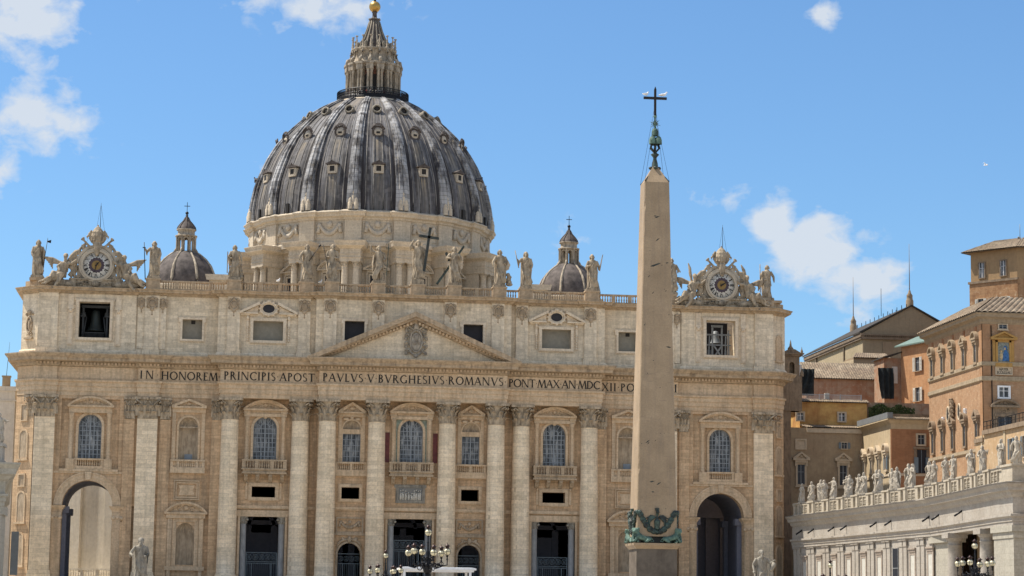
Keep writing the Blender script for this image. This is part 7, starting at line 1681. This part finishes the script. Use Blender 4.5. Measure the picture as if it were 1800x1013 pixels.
# ---- long tiled range
H=Bld('tiled_house','low range with long tiled roof and decayed plaster wall beside the basilica corner','house',(66,20,GZ),(74.54, 53.02, -5.75))
H.p('wall',lambda b:b.box(66.6,80.5,20,28,GZ,35.1),'decay'); H.p('roof',lambda b:corr_roof(b,(66.4,19.5,35.0),(80.6,19.5,35.0),(80.6,24.8,38.1),(66.4,24.8,38.1),.42,.11),'tile')
H.p('white_vents',lambda b:(b.box(62.6,64.5,21,22,34.5,36.9),b.box(64.6,65.8,21,22,35.5,37.3),b.tube([(63,20.5,35),(63.2,20.5,36.6),(64,20.5,36.7)],.25,6)),'shutter')
N_=Bld('tiled_outhouse','small brown house with a short tiled roof in front of the chapel','house',(84,40,GZ),(94.16, 74.82, -5.75))
N_.p('wall',lambda b:b.box(79.9,86.2,40,46,GZ,41.0),'darktan'); N_.p('roof',lambda b:corr_roof(b,(79.6,39.5,40.9),(86.4,39.5,40.9),(86.4,42.5,42.0),(80.9,42.5,42.0),.42,.1),'tile')
N_.p('lower_wing',lambda b:b.prism([(79.9,40),(76.5,60),(79.9,60)],GZ,40.6,'z'),'cream')
# ---- turret of the basilica flank
t=thing('bell_turret','small dark stone turret with pinnacles and an arched niche right of the basilica cornice','turret',(62.4,15,30))
part('body',lambda b:(b.box(-1.25,-.42,-.9,1.2,-1,7.9),b.box(.42,1.25,-.9,1.2,-1,7.9),b.box(-.42,.42,.2,1.2,-1,7.9),b.box(-.42,.42,-.9,.2,-1,4.9),b.prism(arch_fill(-.42,.42,6.5,7.9,0,.42,8),-.9,.2),b.box(-1.7,1.7,-1.3,1.5,7.9,8.15),b.box(-1.9,1.9,-1.5,1.7,8.15,8.35),b.prism([(-1.6,8.35),(1.6,8.35),(.5,9.0),(-.5,9.0)],-1,1.2),b.box(-1.6,1.6,-1.1,1.2,-1,4.6),b.box(-1.5,-.2,-.9,1.2,-35.6,-1)),'darkstone',t)
part('pinnacles',lambda b:(b.lathe([(.45,8.8),(.5,9.2),(.2,9.6),(.12,10.2),(0,10.7)],(0,0,0),8),[b.lathe([(.2,8.3),(.22,8.7),(.08,9.0),(0,9.5)],(q*1.6,-1,0),6) for q in (-1,1)],[b.lathe([(.3,4.6),(.3,5.2),(.12,5.5),(0,6.2)],(q*1.6,-1,0),6) for q in (-1,1)]),'darkstone',t)
# ---- yellow house and the terrace rail above it
Y=Bld('yellow_house','stained yellow and tan house with shuttered windows next to the basilica','house',(61,-10,GZ),(69.09, 20.32, -5.75))
YM=fm((55,-9.9),0)
Y.p('upper_wall',lambda b:b.box(57.5,67.9,-9.9,6,23.9,28.3),'yellow')
Y.p('eave_tiles',lambda b:(corr_roof(b,(57,-10.3,28.3),(68.2,-10.3,28.3),(68.2,-9,28.75),(57,-9,28.75),.35,.08),corr_roof(b,(57.5,-14.2,24.1),(66.4,-14.2,24.1),(66.4,-9.9,24.75),(57.5,-9.9,24.75),.35,.08)),'tile')
Y.p('terrace_floor',lambda b:b.box(57.5,80,-9,19,28.2,28.5),'decay')
Y.p('lower_wall',lambda b:b.box(54,65.95,-13.9,2,GZ,24.0),'tan')
Y.p('string_course',lambda b:(b.box(57.5,65.9,-14.1,-13.9,23.3,24.0),b.box(57.5,65.9,-14.05,-13.9,15.0,15.4)),'frameP')
Y.win(YM,2.55,25.45,26.55,.5,'plain','frameP','pane','none' if 0 else None,fw=.2); Y.win(YM,8.95,25.45,26.65,.52,'plain','frameP','pane',fw=.2)
Y2=fm((55,-13.9),0)
Y.p('blocked_window',lambda b:(rect_frame(b,.65,20.95,22.1,.22,-.1,0),b.box(-.65,.65,-.04,0,20.95,22.1)),'frameP',M=Y2@Matrix.Translation((1.6,0,0)))
o=Y.win(Y2,8.2,21.0,21.9,.42,'plain','frameP','panedark','bshutter',fw=.12)
for u in (1.6,8.0): Y.win(Y2,u,15.6,18.5,.55,'ped','frameP','panedark',fw=.28)
def railf(x0,x1,y,z,n,axis='x'):
    b=MB()
    if axis=='x':
        for i in range(n+1): x=x0+(x1-x0)*i/n; b.box(x-.02,x+.02,y-.02,y+.02,z,z+1.05)
        b.box(x0,x1,y-.04,y+.04,z+1.02,z+1.1); b.box(x0,x1,y-.03,y+.03,z+.1,z+.16)
        k=max(1,int((x1-x0)/2.6))
        for i in range(k+1): x=x0+(x1-x0)*i/k; b.box(x-.06,x+.06,y-.06,y+.06,z,z+1.15)
    else:
        for i in range(n+1): yy=x0+(x1-x0)*i/n; b.box(y-.02,y+.02,yy-.02,yy+.02,z,z+1.05)
        b.box(y-.04,y+.04,x0,x1,z+1.02,z+1.1)
    return b
t=thing('railing','thin grey metal railing along the terrace above the yellow house','railing',(64.73, 21.41, 31.31),scale=1.09); b=railf(57.5,67.2,-9.2,28.4,60); b.v=[(x-57,y+9,z-28.4) for x,y,z in b.v]; part('bars',b,'rail',t); part('white_box',lambda b:b.box(4.6,5.3,-.1,.3,0,1.3),'shutter',t)
t=thing('railing','thin grey metal railing curving below the orange shuttered house','railing',(76.72, 29.04, 31.31),scale=1.09); b=railf(68.0,77.2,-2,28.0,60); b.v=[(x-68,y+2,z-28.4) for x,y,z in b.v]; part('bars',b,'rail',t); part('ledge',lambda b:(b.box(0,9.2,-.3,6,-.9,-.4),),'decay',t)
# ---- black netting
def netting(name,label,x,y,z,pts,seed):
    t=thing(name,label,'netting',(x,y,z),0,'black netting on the terrace',scale=1.09); b=MB(); rn=random.Random(seed); n=14; m=10; vs=[]
    for j in range(m+1):
        v=j/m
        for i in range(n+1):
            u=i/n; x0=pts[0][0]+(pts[3][0]-pts[0][0])*v**1.6; x1=pts[1][0]+(pts[2][0]-pts[1][0])*v; z0=pts[0][1]+(pts[3][1]-pts[0][1])*v; z1=pts[1][1]+(pts[2][1]-pts[1][1])*v
            vs.append((x0+(x1-x0)*u,.25*sin(u*17+v*3+seed)+.15*rn.random(),z0+(z1-z0)*u))
    k=len(vs); vs+=[(a,b_+.4,c) for a,b_,c in vs]
    fs=[(j*(n+1)+i,j*(n+1)+i+1,(j+1)*(n+1)+i+1,(j+1)*(n+1)+i) for j in range(m) for i in range(n)]; b.add(vs,fs+[tuple(k+q for q in f) for f in fs],True)
    part('sheet',b,'net',t); return t
netting('black_netting','black netting sheet stretched beside the basilica corner and the tiled roof',70.72,39.94,34.15,[(0,4.2),(2.0,4.2),(2.0,0),(-2.0,0)],1)
netting('black_netting','bunched black tarpaulin hanging before the orange shuttered house',85.77,39.94,33.93,[(-1.35,4.9),(1.1,4.9),(1.2,0),(-.6,0)],5)
# ---- orange house with white shutters
O=Bld('orange_house','orange plastered house with white shutters and green roof edge behind the palace','house',(79,10,GZ),(88.71, 42.12, -5.75))
OT=math.atan2(-9.,2.6); oc=(79.3,10.)
OM=fm(oc,OT)
def oo(u,v): return (oc[0]+cos(OT)*u-sin(OT)*v,oc[1]+sin(OT)*u+cos(OT)*v)
O.p('wall',lambda b:b.prism([oo(0,0),oo(15,0),oo(15,10),oo(0,10)],GZ,39.3,'z'),'orange')
O.p('roof',lambda b:b.add([oo(-.8,-.7)+(39.3,),oo(15,-.7)+(39.3,),oo(15,3)+(41.0,),oo(0,3)+(41.0,),oo(-.8,-.7)+(39.5,),oo(15,-.7)+(39.5,),oo(15,3)+(41.2,),oo(0,3)+(41.2,)],[(0,1,2,3),(4,5,6,7),(0,1,5,4),(0,4,7,3)]),'green')
for u in (5.0,12.2): O.win(OM,u,35.0,37.2,.62,'plain','frameP','panedark','shutter',fw=.05); O.win(OM,u,30.2,32.4,.62,'plain','frameP','panedark','shutter',fw=.05)
O.p('side_wall',lambda b:b.box(76.6,79.4,10.4,16,GZ,37.6),'decay'); O.p('side_roof',lambda b:b.prism([(76.2,37.5),(79.3,38.4),(79.3,38.6),(76.2,37.7)],9.6,16.5),'roofdark'); O.p('white_door',lambda b:b.box(77.9,78.8,10.3,10.4,33.5,36.2),'shutter')
# ---- corner house, cream flank and red-brown front
K=Bld('corner_house','corner house with sunlit cream flank and shaded red-brown brick front before the palace','house',(66,-28.7,GZ),(74.54, -0.07, -5.75))
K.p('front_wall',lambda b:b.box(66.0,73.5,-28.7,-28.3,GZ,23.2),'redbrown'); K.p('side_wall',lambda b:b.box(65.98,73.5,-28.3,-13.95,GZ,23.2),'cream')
K.p('eave',lambda b:(b.sweep([(-.3,22.9),(.0,22.9),(.05,23.6),(.5,24.1),(.7,24.15),(.7,24.3),(-.3,24.4)],[(66,-12),(66,-28.7),(73.4,-28.7)]),),'cream')
K.p('roof_edge',lambda b:(corr_roof(b,(65.2,-29.5,24.3),(73.4,-29.5,24.3),(73.4,-28.3,24.6),(66.4,-28.3,24.6),.35,.07),b.box(66.3,73.4,-28.2,-13,24.4,25.1)),'tile')
K.p('terrace_parapet',lambda b:(b.box(65.3,66.1,-29.3,-13.5,24.35,25.2),),'frame')
K.p('string_course',lambda b:b.sweep([(-.2,16.2),(.15,16.25),(.15,16.6),(-.2,16.7)],[(66,-14),(66,-28.7),(73.4,-28.7)]),'frameP')
KL=fm((66,-28.7),LEFTW); KF=fm((66,-28.7),0)
for i,y in enumerate((-15.3,-19.1,-22.7,-26.6)):
    K.win(KL,-28.7-y if 0 else (-28.7-y),0,0.1,.01,'plain') if 0 else None
    K.win(fm((66,0),LEFTW),-y,17.2,19.2,.42,'ped','frameP','panedark' if i!=3 else 'pane',('bshutter' if i==3 else None),fw=.16,alt=i%2)
K.win(KF,4.35,20.75,22.1,.5,'plain','frameP','panedark',fw=.22)
o=K.p('shuttered_window',lambda b:(b.box(3.2,5.6,-.3,0,20.1,20.4),b.box(3.35,3.7,-.2,0,16.5,20.1),b.box(5.1,5.45,-.2,0,16.5,20.1)),'darkstone',M=KF); K.p('pane',lambda b:b.box(3.7,5.1,-.06,0,16.7,20.0),'panedark',o,KF); K.p('shutters',lambda b:(b.box(3.25,3.85,-.35,-.25,16.7,18.9),b.box(4.95,5.55,-.35,-.25,16.7,18.9),b.box(4.35,4.42,-.12,-.06,16.7,20)),'bshutter',o,KF)
# ivy hanging on the terrace wall
b=MB(); rn=random.Random(8)
for i in range(2600):
    x=rn.uniform(68.2,75.2); z=rn.uniform(25.2,27.9)+.3*sin(x*2); y=-9.6-rn.random()*.6-.3*sin(x*1.7); s_=.08+.09*rn.random(); a=rn.random()*6; c_=rn.uniform(-1,1)
    b.add([(x-s_*cos(a),y-s_*sin(a)*.5,z-s_*.3),(x,y+.1*c_,z-s_),(x+s_*cos(a),y+s_*sin(a)*.5,z+s_*.2),(x,y-.1,z+s_)],[(0,1,2,3)])
o=thing('ivy','dark ivy and shrubs hanging over the terrace wall between the yellow and corner houses','plant',(80.53, 20.86, 27.61),scale=1.09); b.v=[(x-71.5,y+9.5,z-25) for x,y,z in b.v]; part('leaves',b,'leaf',o); part('stems',lambda b:[b.tube([(rn.uniform(-3,3),-.1,2.8),(rn.uniform(-3,3),-.3,1.4),(rn.uniform(-3,3),-.2,.3)],.02,3) for i in range(20)],'leaf',o)
b=MB(); b.box(68,79,-9.0,-8.4,GZ,28.2); Y.p('terrace_wall',b,'decay')
# ---- terrace house at the far right
Z_=Bld('terrace_house','tan terrace house with dark shutters behind the last corridor statues','house',(66,-75,GZ))
def zt(y): return 18.2-(y+65.7)*.0 
Z_.p('wall',lambda b:b.box(66.0,78,-110,-65.5,GZ,19.0),'tanlight')
Z_.p('coping',lambda b:(b.box(65.7,78,-110,-68.8,19.0,19.55),b.box(65.8,78,-68.8,-65.4,18.2,18.7)),'darkstone')
b=MB()
for i in range(30): y=-69-1.3*i; b.box(65.85,65.92,y-.03,y+.03,19.5,20.6)
b.box(65.85,65.92,-108,-69,20.55,20.65); b.box(65.85,65.92,-108,-69,20.0,20.05); Z_.p('rail',b,'iron')
ZM=fm((66,0),LEFTW)
for y in (-79.3,-83.8): Z_.win(ZM,-y,15.3,17.8,.5,'plain','frameP','panedark','bshutter',fw=.1)
Z_.p('corner_strip',lambda b:(b.box(65.9,66,-68.3,-67.8,GZ,19),b.box(65.9,66,-76.8,-76.2,GZ,19)),'cream')
